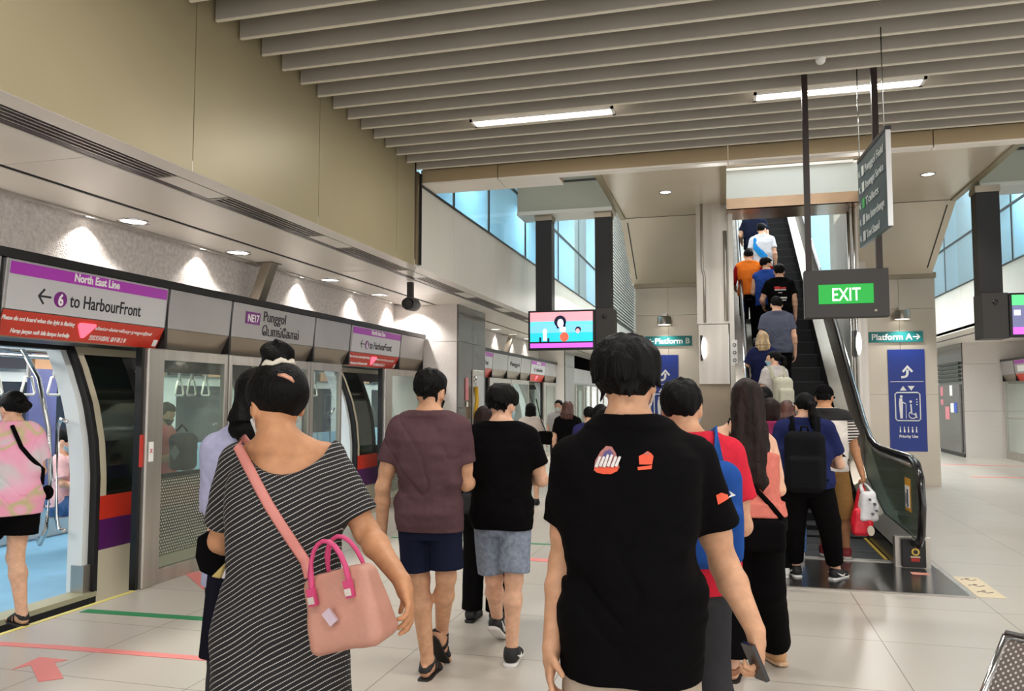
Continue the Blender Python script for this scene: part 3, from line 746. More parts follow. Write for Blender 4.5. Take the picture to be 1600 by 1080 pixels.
def train(y_doors, ya, yb, label, name='train'):
    t = thing(name, (-6.2, (ya + yb) / 2, 0), label, 'train')
    solids = []; p = ya
    for d0, d1 in y_doors: solids.append((p, d0)); p = d1
    solids.append((p, yb))
    def piece(nm, *args):
        q = MB(); skin(q, *args); return q.build(nm, parent=t)
    for a, c in solids:
        if c - a < .1: continue
        body = MB(); skin(body, a, c, -.3, .32, CREAM); skin(body, a, c, 1.9, 2.45, CREAM)
        piece('purple_stripe', a, c, .32, .56, T_PUR, .001); piece('red_stripe', a, c, .56, .75, T_RED, .001)
        if a > ya + .1:
            skin(body, a, a + .09, .75, 1.9, CREAM); piece('window', a + .09, a + .52, .78, 1.9, T_GLASS, -.004); skin(body, a + .09, a + .52, .75, .78, BLACK); skin(body, a + .52, a + .62, .75, 1.9, BLACK); u0 = a + .62
        else: u0 = a
        u1 = c - .55 if c < yb - .1 else c
        if u1 > u0 + .3:
            skin(body, u0, u1, .75, .86, DARK); skin(body, u0, u1, 1.78, 1.9, DARK); piece('window', u0, u1, .86, 1.78, GLASS, -.01, .006)
            k = u0 + 1.3
            while k < u1 - .3: skin(body, k, k + .12, .86, 1.78, BLACK); k += 1.35
        if c < yb - .1: piece('window', c - .52, c - .09, .78, 1.9, T_GLASS, -.004); skin(body, c - .09, c, .75, 1.9, CREAM); skin(body, c - .52, c - .09, .75, .78, BLACK)
        body.build('body_shell', parent=t)
    for d0, d1 in y_doors:
        for e0, e1 in ((d1 - .09, d1 - .03), (d0 + .03, d0 + .09)): piece('door_jamb', e0, e1, .0, 1.95, T_WHITE, -.05, .14)
        MB().use(STEEL).box(-5.02, -4.90, d1 - .10, d1 - .02, 0, .22).build('kick_plate', parent=t)
        s = MB()
        for e0, e1 in ((d1 - .03, d1 + .012), (d0 - .012, d0 + .03)): skin(s, e0, e1, .0, 2.0, RUBBER, .012, .12)
        skin(s, d0, d1, 1.93, 2.1, RUBBER, .006, .12); s.build('rubber_seal', parent=t)
        MB().use(mat('train_sill', (186, 182, 150), .4, .4)).box(-5.04, -4.86, d0, d1, -.03, .008).use(BLACKGAP).box(-5.04, -4.865, d0, d1, -.6, -.03).build('door_sill', parent=t)  # black block below the sill paints the shade of the platform gap
    MB().use(T_FLOOR).box(-7.6, -4.92, ya, yb, -.1, 0).build('train_floor', parent=t)
    c = MB().use(T_WHITE).box(-7.6, -5.2, ya, yb, 2.2, 2.26); 
    c.prism([(-7.6, ya, 1.9), (-7.3, ya, 2.2), (-7.6, ya, 2.2)], (0, yb - ya, 0)); c.use(LAMP_SOFT).box(-6.9, -6.75, ya, yb, 2.185, 2.2).box(-6.0, -5.85, ya, yb, 2.185, 2.2)
    c.build('train_ceiling', parent=t)
    w = MB().use(T_WHITE).box(-7.66, -7.6, ya, yb, -.1, .85).box(-7.66, -7.6, ya, yb, 1.72, 2.26)
    y = ya; k = 0
    while y < yb - .2:
        w.use(T_WHITE).box(-7.66, -7.6, y, y + .35, .85, 1.72); w.use(mat('tunnel_dark_window', (52, 60, 72), .12)).box(-7.66, -7.62, y + .35, y + 1.5, .85, 1.72)
        w.use(mat('ad_peach', (232, 176, 132), .5) if k % 2 else mat('ad_dark', (40, 42, 56), .5)).box(-7.52, -7.47, y + .05, y + .75, 1.86, 2.12)
        w.use(mat('ad_peach', (232, 176, 132), .5)).box(-7.52, -7.47, y + .8, y + 1.45, 1.86, 2.12); y += 1.5; k += 1
    w.build('inner_wall', parent=t)
    s = MB()
    y = ya + .4
    while y < yb - .6:
        s.use(T_SEAT).box(-7.58, -7.1, y, y + .45, .36, .44); s.prism([(-7.6, y, .44), (-7.5, y, .44), (-7.56, y, .88), (-7.6, y, .88)], (0, .45, 0)); s.use(DARK).box(-7.58, -7.1, y + .45, y + .48, .36, .46); y += .48
    s.use(T_WHITE).box(-7.55, -7.3, ya, yb, 0, .34); s.build('bench_seat', parent=t, bevel=.01)
    r = MB().use(CHROME)
    for x in (-6.35, -5.65): r.tube([(x, ya + .2, 1.93), (x, yb - .2, 1.93)], .018, 8)
    r.build('grab_rail', parent=t)
    return t
T1 = train([(3.3, 5.35), (7.95, 9.98)], .4, 11.4, 'white and blue train interior seen through the open platform doors on the left')
T2 = train([(13.6, 15.4), (18.3, 20.0)], 12.9, 21.6, 'far train car beyond the grey stone pillar')
# strap handles hanging from the rail
def strap(x, y, parent):
    m = MB().use(mat('strap_grey', (150, 150, 150), .5)).box(x - .012, x + .012, y - .015, y + .015, 1.74, 1.93); o = m.build('strap_handle', parent=parent)
    h = MB().use(mat('handle_ivory', (236, 234, 222), .35)).tube([(x, y - .035, 1.74), (x, y + .035, 1.74), (x, y + .075, 1.59), (x, y + .06, 1.57), (x, y - .06, 1.57), (x, y - .075, 1.59)], .012, 8, closed=True, up=(1, 0, 0)).build('loop', parent=o)
for y in (5.15, 5.42, 5.70, 6.05, 6.35, 6.9, 7.3, 7.7, 8.2, 8.7, 9.2, 9.7, 10.2): strap(-6.35, y, T1)
for y in (5.9, 6.3, 6.9, 7.5, 9.3, 10.2): strap(-5.65, y, T1)
m = MB().use(CHROME)
m.tube([(-5.55, 5.22, 1.93), (-5.38, 5.22, 1.7), (-5.26, 5.22, 1.3), (-5.22, 5.22, .9), (-5.24, 5.22, .50), (-5.30, 5.22, .38), (-5.60, 5.5, .36)], .020, 10)
m.build('grab_pole', parent=T1)
m = MB().use(CHROME); m.tube([(-5.06, 5.2, 1.35), (-5.12, 5.2, 1.37), (-5.15, 5.2, 1.30), (-5.13, 5.2, .60), (-5.10, 5.2, .5), (-5.04, 5.2, .5)], .016, 10); m.build('grab_loop', parent=T1)
m = MB().use(CHROME); m.tube([(-5.9, 9.85, 1.93), (-5.6, 9.85, 1.5), (-5.5, 9.85, .7), (-5.52, 9.85, .1)], .02, 8); m.tube([(-5.15, 9.85, 1.4), (-5.22, 9.85, 1.3), (-5.2, 9.85, .6), (-5.1, 9.85, .55)], .016, 8); m.build('grab_pole', parent=T1)
MB().use(mat('violet_blue_panel', (82, 88, 134), .5, 0, .1, 3)).box(-7.1, -7.06, 6.75, 7.1, .5, 1.85).build('partition_panel', parent=T1)
t = thing('poster', (-7.45, 8.6, 1.0), 'small red poster inside the train behind the glass screen', 'poster')
MB().use(mat('poster_red', (190, 44, 70), .5)).box(-7.48, -7.46, 8.75, 9.2, 1.05, 1.5).build('sheet', parent=t)

# ------------------------------------------------------------------ the escalator
E_BLACK = mat('step_black', (20, 20, 22), .55, .3, bump=.15, bscale=80); E_EDGE = mat('step_edge', (52, 52, 56), .45, .4)
esc = thing('escalator', (EX, 8.2, 0), 'long black-stepped escalator rising to the upper hall, crowded with people', 'escalator')
sx0, sx1 = .44, 1.46
def nose(y): return max(0, .58 * (y - 10.0))
def step(y, z, d=.4):
    m = MB().use(E_BLACK).box(sx0, sx1, y, y + d + .02, z - .24 if z > .1 else -.0, z)
    if z > .1:
        for k in range(24): m.box(sx0 + .02 + k * .042, sx0 + .04 + k * .042, y - .006, y, z - .22, z - .02)
    m.use(E_EDGE).box(sx0, sx1, y - .008, y + .02, z - .012, z + .003)
    m.build('step', parent=esc)
for k, z in enumerate((.012, .012, .012, .03, .08)): step(8.24 + k * .4, z)
for k in range(27): step(10.24 + k * .4, .17 + .232 * k)
hr = [(8.05, .24), (7.78, .26), (7.66, .36), (7.60, .60), (7.64, .84), (7.76, .95), (7.95, .985), (8.6, .985), (9.4, .985), (9.75, 1.0), (10.05, 1.06), (10.45, 1.24), (11.4, 1.80), (12.89, 2.72), (15, 3.95), (18, 5.69), (21, 7.43)]
def deckz(y): return float(np.interp(y, [7.8, 9.3, 10.3, 21], [.27, .30, .58, 6.79]))
for X, sg, nm in ((1.62, 1, 'right'), (.29, -1, 'left')):
    MB().use(mat('handrail_rubber', (20, 19, 20), .22, coat=.4)).tube([(X, y, z) for y, z in hr], .045, 12, flat=.75, up=(1, 0, 0)).build('handrail', parent=esc)
    MB().use(STEEL).tube([(X, y, z - .055) for y, z in hr[6:]], .022, 8).tube([(X, y + .05, z) for y, z in hr[2:6]] + [(X, 7.95, .935)], .018, 8).build('handrail_guide', parent=esc)
    # glass near the newel, steel-faced panel on the incline
    ysg = [7.72, 7.8, 8.0, 8.6, 9.4, 9.75, 10.05, 10.45]
    top = [float(np.interp(y, [p[0] for p in hr[3:]], [p[1] for p in hr[3:]])) - .03 for y in ysg]
    vs = []; fs = []
    for y, z in zip(ysg, top): vs += [(X - .006, y, deckz(y) - .04), (X - .006, y, z), (X + .006, y, z), (X + .006, y, deckz(y) - .04)]
    for i in range(len(ysg) - 1):
        for k in range(4): fs.append((i * 4 + k, i * 4 + (k + 1) % 4, i * 4 + 4 + (k + 1) % 4, i * 4 + 4 + k))
    MB().use(GLASS_DARK).add(vs, fs).build('glass_panel', parent=esc)
    inc = [10.45, 12.89, 15, 18, 21]
    vs = []
    for y in inc:
        z1 = float(np.interp(y, [p[0] for p in hr[3:]], [p[1] for p in hr[3:]])) - .06
        vs += [(X - .008, y, deckz(y)), (X - .008, y, z1), (X + .008, y, z1), (X + .008, y, deckz(y))]
    MB().use(PANEL_STEEL).add(vs, [(i * 4 + k, i * 4 + (k + 1) % 4, i * 4 + 4 + (k + 1) % 4, i * 4 + 4 + k) for i in range(len(inc) - 1) for k in range(4)]).build('balustrade_panel', parent=esc)
    # skirt and inner deck
    xi = sx1 if sg > 0 else sx0
    yy = [8.05, 9.3, 10.3, 21]; sk = []
    for y in yy: sk += [(xi, y, -.02 if y < 10.4 else nose(y) - .25), (xi, y, deckz(y) - .08), (xi + sg * .02, y, deckz(y) - .08), (xi + sg * .02, y, -.02 if y < 10.4 else nose(y) - .25)]
    quad = [(i * 4 + k, i * 4 + (k + 1) % 4, i * 4 + 4 + (k + 1) % 4, i * 4 + 4 + k) for i in range(3) for k in range(4)] + [(0, 3, 2, 1)]
    MB().use(mat('skirt_dark', (40, 38, 37), .25, .4)).add(sk, quad).build('skirt', parent=esc)
    dk = []
    for y in yy: dk += [(xi, y, deckz(y) - .08), (X - sg * .012, y, deckz(y) + .015), (X - sg * .012, y, deckz(y) - .02), (xi, y, deckz(y) - .10)]
    MB().use(PANEL_STEEL).add(dk, quad).build('inner_deck', parent=esc)
    od = []
    for y in yy: od += [(X + sg * .012, y, deckz(y) + .012), (X + sg * .14, y, deckz(y) - .01), (X + sg * .14, y, 0 if y < 10.4 else nose(y) - .6), (X + sg * .012, y, 0 if y < 10.4 else nose(y) - .6)]
    MB().use(STEEL).add(od, quad).build('outer_cladding', parent=esc)
    nb = MB().use(STEEL).box(min(xi, X + sg * .14), max(xi, X + sg * .14), 7.98, 8.06, .0, .285); nb.use(BLACK).box(X - .11, X + .09, 7.93, 7.99, .02, .27)
    nb.build('newel_base', parent=esc, bevel=.006)
    s = MB().use(mat('button_yellow', (224, 190, 90), .4)).lathe((X, 7.925, .16), [(.028, 0), (.034, .0), (.034, .01), (.018, .012), (.018, 0)], 18, (0, -1, 0), (1, 0, 0)); s.use(mat('button_black', (12, 12, 12), .4)).disc((X, 7.92, .16), (1, 0, 0), (0, 0, 1), .018, (0, -.008, 0))
    s.use(mat('button_red', (170, 40, 34), .4)).box(X - .035, X + .035, 7.922, 7.93, .075, .105); s.use(mat('plate_beige', (200, 180, 150), .4)).box(X - .04, X + .04, 7.922, 7.93, .108, .122)
    s.build('stop_button', parent=esc)
m = MB().use(mat('landing_steel', (126, 124, 122), .2, .9, .05, 4)).box(.1, 1.80, 6.95, 8.2, 0, .010); m.use(STEEL).box(.1, 1.80, 6.92, 6.95, 0, .012).box(1.80, 1.83, 6.92, 8.0, 0, .012)
m.build('landing_plate', parent=esc)
MB().use(STEEL).box(sx0, sx1, 8.16, 8.26, .0, .016).build('comb', parent=esc)
MB().use(mat('step_yellow', (196, 160, 40), .5)).box(sx1 - .04, sx1 - .012, 8.26, 9.5, .012, .022).build('yellow_edge', parent=esc)
ws = MB().use(mat('warning_amber', (226, 160, 40), .5)).box(1.608, 1.612, 8.0, 8.22, .50, .80)
ws.use(WHITE).box(1.604, 1.608, 8.02, 8.20, .53, .73); ws.use(INK).box(1.602, 1.604, 8.07, 8.11, .54, .70).box(1.602, 1.604, 8.14, 8.17, .56, .66)
ws = ws.build('warning_sticker', parent=esc)
t = thing('notice_sticker', (.12, 12.88, 2.2), 'white pictogram notice on the grey panel at the left handrail', 'sticker')
m = MB().use(WHITE).box(.10, .19, 12.895, 12.9, 2.05, 2.45); m.use(INK)
for k in range(3): m.lathe((.145, 12.892, 2.13 + k * .12), [(.018, 0), (.028, 0), (.028, .003), (.018, .003)], 14, (0, -1, 0), (1, 0, 0))
m.build('sheet', parent=t)
t = thing('floor_sticker', (1.99, 7.3, 0), 'cream floor sticker with dark pictograms beside the escalator landing', 'floor sticker')
m = MB().use(mat('cream_sticker', (226, 208, 174), .5)).prism([(1.86, 6.98, .001), (2.06, 6.98, .001), (2.06, 7.72, .001), (1.86, 7.72, .001)], (0, 0, .002)); m.use(mat('sticker_ink', (88, 60, 44), .6))
for y in (7.15, 7.38, 7.6): m.tube([(1.90, y, .0035), (1.93, y + .03, .0035), (1.97, y - .02, .0035), (2.02, y + .02, .0035)], .007, 6, flat=.2); m.disc((1.96, y + .05, .003), (1, 0, 0), (0, 1, 0), .016, (0, 0, .001))
m.build('sheet', parent=t)
t = thing('pink_label', (1.62, 7.72, .01), 'small pink label on the landing plate in front of the escalator newel', 'sticker')
MB().use(mat('label_pink', (232, 160, 140), .5)).box(1.54, 1.68, 7.68, 7.76, .010, .0125).build('sheet', parent=t)

# ------------------------------------------------------------------ hanging signs
G_BOX = mat('sign_box_charcoal', (52, 49, 47), .5)
t = thing('exit_sign', (.9, 6.5, 2.33), 'hanging charcoal sign box with a lit green EXIT panel', 'sign')
MB().use(G_BOX).box(.60, 1.20, 6.45, 6.55, 2.15, 2.52).build('housing', parent=t, bevel=.006)
pn = MB().use(mat('exit_green', (10, 150, 50), .4, emit=.75)).box(.70, 1.09, 6.442, 6.452, 2.255, 2.405).build('lit_panel', parent=t, bevel=.002)
text('EXIT', (.895, 6.441, 2.278), (1, 0, 0), (0, 0, 1), .14, mat('exit_white', (236, 255, 240), .4, emit=.9), pn, width=.20, bold=.001)
MB().lathe((1.10, 6.45, 2.2), [(.012, 0), (.012, .006), (0, .008)], 12, (0, -1, 0), (1, 0, 0)).build('screw', STEEL, t)
for x in (.64, 1.145): MB().use(mat('pole_dark', (48, 38, 36), .4, .3)).box(x - .022, x + .022, 6.48, 6.52, 2.52, 4.10).build('pole', parent=t)
t = thing('direction_sign', (1.1, 6.25, 3.0), 'slate hanging direction sign seen edge-on beside the black pole', 'sign')
A = P(1340, 262, 6.2); B_ = P(1383.5, 205, 5.40); zt = 3.36; zb = 2.70
d = Vector((B_.x - A.x, B_.y - A.y, 0)); u = d.normalized(); n = Vector((u.y, -u.x, 0)); 
if n.x > 0: n = -n
a0 = Vector((A.x, A.y, zb)); L = d.length
SLATE = mat('sign_slate', (62, 76, 78), .45)
MB().use(SLATE).prism([a0, a0 + u * L, a0 + u * L + Vector((0, 0, zt - zb)), a0 + Vector((0, 0, zt - zb))], -n * .03).build('board', parent=t)
MB().use(mat('alu_edge', (200, 200, 200), .3, .8)).prism([a0 + u * L + n * .002, a0 + u * (L + .008) + n * .002, a0 + u * (L + .008) - n * .03, a0 + u * L - n * .03], (0, 0, zt - zb)).build('edge', parent=t)
MB().use(BLACK).prism([a0 + Vector((0, 0, zt - zb)) + n * .004, a0 + u * L + Vector((0, 0, zt - zb)) + n * .004, a0 + u * L + Vector((0, 0, zt - zb + .03)) + n * .004, a0 + Vector((0, 0, zt - zb + .03)) + n * .004], -n * .04).build('top_rail', parent=t)
LT = mat('sign_letter_grey', (206, 212, 208), .5)
for k, s in enumerate(('Punggol Field', 'Passenger Service', 'Toilets', 'Bus Interchange', 'Taxi Stand')):
    zz = zt - .13 - k * .125
    text('↖', a0 + u * (L * .05) + Vector((0, 0, zz - zb)) + n * .003, u, (0, 0, 1), .09, LT, t, 'LEFT', xs=.9, name='arrow')
    MB().use(mat('wc_green', (60, 170, 80), .5) if k == 2 else LT).prism([a0 + u * (L * .17) + n * .003 + Vector((0, 0, zz - zb - .005)), a0 + u * (L * .25) + n * .003 + Vector((0, 0, zz - zb - .005)), a0 + u * (L * .25) + n * .003 + Vector((0, 0, zz - zb + .07)), a0 + u * (L * .17) + n * .003 + Vector((0, 0, zz - zb + .07))], n * .002).build('pictogram', parent=t)
    text(s, a0 + u * (L * .29) + Vector((0, 0, zz - zb)) + n * .003, u, (0, 0, 1), .085, LT, t, 'LEFT', width=L * (.45 if k in (2, 4) else .62))
for q in (a0 + u * .06, a0 + u * (L - .04)): MB().use(CHROME).cyl((q.x, q.y, zt + .03), (q.x, q.y, 4.1), .004, 6).build('wire', parent=t)
# hanging television groups
def tv_group(xb0, xb1, xt0, xt1, y, zb, zt, label, cols, boxlab, pic):
    t = thing('television', ((xt0 + xt1) / 2, y, zb), label, 'television')
    MB().use(BLACK).box(xt0, xt1, y, y + .1, zb, zt).build('housing', parent=t, bevel=.006)
    pic(t, xt0 + .035, xt1 - .035, y - .004, zb + .04, zt - .03)
    c = thing('monitor_hanger', ((xb0 + xb1) / 2, y + .15, zb), boxlab, 'hanger'); c['label'] = boxlab
    m = MB().use(G_BOX).box(xb0, xb1, y + .02, y + .42, zb - .01, zt + .01).build('box', parent=c, bevel=.008)
    MB().lathe(((xb0 + xb1) / 2, y + .02, zt - .12), [(.035, 0), (.035, .012), (.02, .016), (0, .016)], 16, (0, -1, 0), (1, 0, 0)).build('lens', BLACK, m)
    for a, e in cols:
        MB().use(mat('hanger_black', (30, 28, 28), .5)).box(a, e, y + .12, y + .36, zt, 4.56).build('column', parent=c)
        MB().use(BRONZE_STEEL).box(a - .01, e + .01, y + .1, y + .38, 4.47, 4.565).build('cap', parent=c)
def emit(nm, c, s=.85): return mat(nm, c, .5, emit=s)
def pic_left(t, x0, x1, y, z0, z1):
    w, h = x1 - x0, z1 - z0
    s = MB(); X_ = lambda u: x0 + w * u; Z_ = lambda v: z0 + h * v
    s.use(emit('tv_pink', (246, 160, 170))).box(x0, x1, y, y + .004, Z_(.74), z1)
    s.use(emit('tv_sky', (120, 200, 236))).box(x0, x1, y, y + .004, Z_(.42), Z_(.74)); s.use(emit('tv_teal', (40, 200, 214))).box(x0, x1, y, y + .004, Z_(.17), Z_(.42))
    s.use(emit('tv_cyan', (90, 226, 232))).prism([(x0, y - .001, Z_(.6)), (X_(.12), y - .001, Z_(.7)), (x1, y - .001, Z_(.64)), (x1, y - .001, Z_(.68)), (X_(.1), y - .001, Z_(.74)), (x0, y - .001, Z_(.66))], (0, .002, 0))
    for u in (.3, .5, .85): s.box(X_(u), X_(u + .008), y - .001, y + .001, Z_(.42), Z_(.66))
    s.use(emit('tv_violet', (206, 100, 224))).box(x0, x1, y, y + .004, z0, Z_(.13)); s.use(BLACK).box(x0, x1, y, y + .004, Z_(.13), Z_(.17))
    s.use(emit('tv_navy', (16, 18, 50), .6)).disc((X_(.485), y - .003, Z_(.73)), (1, 0, 0), (0, 0, 1), h * .17, (0, .002, 0)).box(X_(.43), X_(.47), y - .003, y - .001, Z_(.54), Z_(.72)).box(X_(.54), X_(.57), y - .003, y - .001, Z_(.56), Z_(.74))
    s.use(emit('tv_skin', (232, 226, 240))).disc((X_(.49), y - .005, Z_(.68)), (1, 0, 0), (0, 0, 1), h * .125, (0, .002, 0), rx=w * .05).box(X_(.48), X_(.57), y - .004, y - .002, Z_(.44), Z_(.58))
    s.use(emit('tv_coral', (238, 96, 72))).disc((X_(.55), y - .004, Z_(.30)), (1, 0, 0), (0, 0, 1), h * .13, (0, .002, 0), rx=w * .07)
    s.use(emit('tv_skin', (232, 226, 240))).disc((X_(.24), y - .003, Z_(.45)), (1, 0, 0), (0, 0, 1), h * .09, (0, .002, 0), rx=w * .035).box(X_(.21), X_(.27), y - .003, y - .001, Z_(.2), Z_(.4))
    s.use(emit('tv_navy', (16, 18, 50), .6)).box(X_(.15), X_(.18), y - .003, y - .001, Z_(.17), Z_(.3)).box(X_(.28), X_(.31), y - .003, y - .001, Z_(.17), Z_(.27)).disc((X_(.77), y - .003, Z_(.50)), (1, 0, 0), (0, 0, 1), h * .08, (0, .002, 0), rx=w * .045)
    s.use(emit('tv_face', (232, 176, 180))).disc((X_(.765), y - .005, Z_(.46)), (1, 0, 0), (0, 0, 1), h * .07, (0, .002, 0), rx=w * .03)
    s.build('screen', parent=t)
def pic_right(t, x0, x1, y, z0, z1):
    w, h = x1 - x0, z1 - z0; X_ = lambda u: x0 + w * u; Z_ = lambda v: z0 + h * v
    s = MB().use(emit('tv_green', (90, 224, 130))).box(x0, x1, y, y + .004, Z_(.74), z1); s.use(emit('tv_grey', (110, 112, 150), .7)).box(x0, x1, y, y + .004, Z_(.18), Z_(.74))
    s.use(emit('tv_violet', (206, 100, 224))).box(x0, x1, y, y + .004, z0, Z_(.18)); s.use(emit('tv_coral', (238, 96, 72))).disc((X_(.3), y - .002, Z_(.97)), (1, 0, 0), (0, 0, 1), h * .14, (0, .002, 0))
    s.use(emit('tv_skin', (232, 226, 240))).box(X_(.02), X_(.1), y - .002, y, Z_(.48), Z_(.62)).box(X_(.18), X_(.3), y - .002, y, Z_(.44), Z_(.68)).box(X_(.35), X_(.8), y - .002, y, Z_(.3), Z_(.5))
    s.build('screen', parent=t)
tv_group(-2.0, -1.70, -3.10, -2.0, 12.55, 2.31, 2.96, 'hanging television showing a pink and turquoise cartoon, left of the escalator', ((-3.0, -2.73), (-2.01, -1.75)), 'black hanger columns with a grey speaker box beside the cartoon television', pic_left)
tv_group(3.50, 3.83, 3.83, 4.9, 12.4, 2.38, 3.0, 'hanging television cut off by the right edge, green and violet picture', ((3.50, 3.80),), 'black hanger column with a grey speaker box at the right edge', pic_right)
# pillar signs
TEAL = mat('sign_teal', (14, 112, 112), .4, emit=.10)
def platform_sign(x0, x1, body, label):
    t = thing('platform_sign', ((x0 + x1) / 2, 15.4, 2.55), label, 'sign')
    p = MB().use(TEAL).box(x0, x1, 15.36, 15.398, 2.53, 2.72).build('board', parent=t, bevel=.004)
    text(body, ((x0 + x1) / 2, 15.357, 2.575), (1, 0, 0), (0, 0, 1), .15, WHITE, p, width=(x1 - x0) * .9, bold=.003)
platform_sign(2.50, 3.38, 'Platform A→', 'teal Platform A sign on the right-hand steel pillar')
platform_sign(-1.48, -.60, '←Platform B', 'teal Platform B sign on the left-hand steel pillar')
BLUE = mat('lift_sign_blue', (22, 52, 140), .4)
def lift_sign(x0, x1, z0, z1, label):
    t = thing('lift_sign', ((x0 + x1) / 2, 15.39, z0), label, 'sign'); y = 15.385; w = x1 - x0; cx = (x0 + x1) / 2
    MB().use(BLUE).box(x0, x1, y, 15.398, z0, z1).build('board', parent=t)
    zz = lambda v: z1 - v * (z1 - z0)
    m = MB().use(WHITE).box(x0 + .03, x1 - .03, y - .003, y, zz(.32), zz(.315)); m.build('divider', parent=t)
    a = MB().use(WHITE)
    pts = [(-.09, .275), (-.02, .27), (.01, .25), (.015, .20)]
    for (p0, q0), (p1, q1) in zip(pts, pts[1:]):
        A_, B2 = Vector((cx + p0, y, zz(q0))), Vector((cx + p1, y, zz(q1))); dd = (B2 - A_).normalized(); nn = Vector((dd.z, 0, -dd.x)) * .02
        a.prism([A_ + nn, B2 + nn, B2 - nn, A_ - nn], (0, -.003, 0))
    a.prism([(cx - .075, y, zz(.215)), (cx + .015, y, zz(.155)), (cx + .105, y, zz(.215)), (cx + .08, y, zz(.228)), (cx + .015, y, zz(.185)), (cx - .05, y, zz(.228))], (0, -.004, 0)); a.build('arrow', parent=t)
    tr = MB().use(WHITE).prism([(cx - .12, y, zz(.405)), (cx - .01, y, zz(.405)), (cx - .065, y, zz(.36))], (0, -.003, 0)); tr.prism([(cx + .01, y, zz(.36)), (cx + .12, y, zz(.36)), (cx + .065, y, zz(.405))], (0, -.003, 0)); tr.build('triangles', parent=t)
    fr = MB().use(WHITE); X0, X1, Z0, Z1 = cx - .2, cx + .2, zz(.70), zz(.425)
    fr.tube([(X0 + .03, y - .004, Z0), (X1 - .03, y - .004, Z0), (X1, y - .004, Z0 + .03), (X1, y - .004, Z1 - .03), (X1 - .03, y - .004, Z1), (X0 + .03, y - .004, Z1), (X0, y - .004, Z1 - .03), (X0, y - .004, Z0 + .03)], .011, 6, closed=True, up=(0, 1, 0)); fr.build('frame', parent=t)
    pg = MB().use(WHITE); yy = y - .003
    pg.disc((cx - .10, y, Z1 - .07), (1, 0, 0), (0, 0, 1), .024, (0, -.003, 0)); pg.prism([(cx - .125, y, Z0 + .04), (cx - .085, y, Z0 + .04), (cx - .075, y, Z1 - .16), (cx - .03, y, Z1 - .19), (cx - .035, y, Z1 - .2), (cx - .08, y, Z1 - .18), (cx - .085, y, Z1 - .1), (cx - .13, y, Z1 - .1), (cx - .14, y, Z1 - .2)], (0, -.003, 0))
    pg.box(cx - .032, cx - .024, yy, y, Z0 + .04, Z1 - .19); pg.disc((cx + .05, y, Z1 - .16), (1, 0, 0), (0, 0, 1), .022, (0, -.003, 0))
    pg.tube([(cx + .075 + .06 * math.cos(q * .42 + 2), yy, Z0 + .10 + .06 * math.sin(q * .42 + 2)) for q in range(13)], .009, 6)
    pg.tube([(cx + .05, yy, Z1 - .2), (cx + .06, yy, Z0 + .12), (cx + .11, yy, Z0 + .115), (cx + .145, yy, Z0 + .05)], .013, 6)
    for k in range(3): pg.disc((cx + .15, y, Z1 - .12 - k * .045), (1, 0, 0), (0, 0, 1), .011, (0, -.003, 0))
    pg.build('pictogram', parent=t)
    pg = MB().use(WHITE)
    for k in range(5):
        xx = cx - .13 + k * .065; pg.disc((xx, y, zz(.765)), (1, 0, 0), (0, 0, 1), .010, (0, -.003, 0)); pg.prism([(xx - .012, y, zz(.815)), (xx + .012 + .008 * (k % 2), y, zz(.815)), (xx + .006, y, zz(.775)), (xx - .008, y, zz(.775))], (0, -.003, 0))
    pg.build('small_pictograms', parent=t)
    text('Priority Use', (cx, y - .001, zz(.865)), (1, 0, 0), (0, 0, 1), .068, WHITE, t, width=.30, bold=.002)
lift_sign(2.80, 3.40, .60, 2.40, 'tall blue lift priority sign on the Platform A pillar')
lift_sign(-1.38, -.86, .60, 2.36, 'blue sign on the Platform B pillar, mostly hidden behind the man in black')
for x, lab in ((-1.10, 'small steel spotlight above the Platform B sign'), (3.02, 'small steel spotlight above the Platform A sign')):
    t = thing('pillar_spotlight', (x, 15.3, 2.95), lab, 'spotlight')
    m = MB().use(PANEL_STEEL).lathe((x, 15.2, 2.92), [(.13, 0), (.13, .14), (.11, .16), (.0, .16)], 20); m.build('shade', parent=t)
    MB().use(STEEL).box(x - .05, x + .05, 15.2, 15.4, 3.08, 3.14).build('arm', parent=t); MB().disc((x, 15.2, 2.925), (1, 0, 0), (0, 1, 0), .12, (0, 0, .005)).build('lens', LAMP_SOFT, t)
# cctv camera under the soffit
cc = P(641, 483, 9.95)
t = thing('cctv_camera', (cc.x, cc.y, 3.0), 'round black security camera hanging under the soffit', 'camera')
MB().use(DARK).box(cc.x - .035, cc.x + .035, cc.y - .03, cc.y + .03, 2.8, 2.99).build('bracket', parent=t)
MB().use(mat('cctv_body', (70, 66, 64), .4)).lathe((cc.x, cc.y + .16, 2.72), [(0, 0), (.075, .0), (.085, .05), (.085, .30), (.07, .33)], 22, (.12, -1, -.05)).build('housing', parent=t)
MB().use(BLACK).lathe((cc.x + .02, cc.y - .16, 2.703), [(.07, 0), (.05, .004), (0, .005)], 22, (.12, -1, -.05)).build('lens', parent=t)

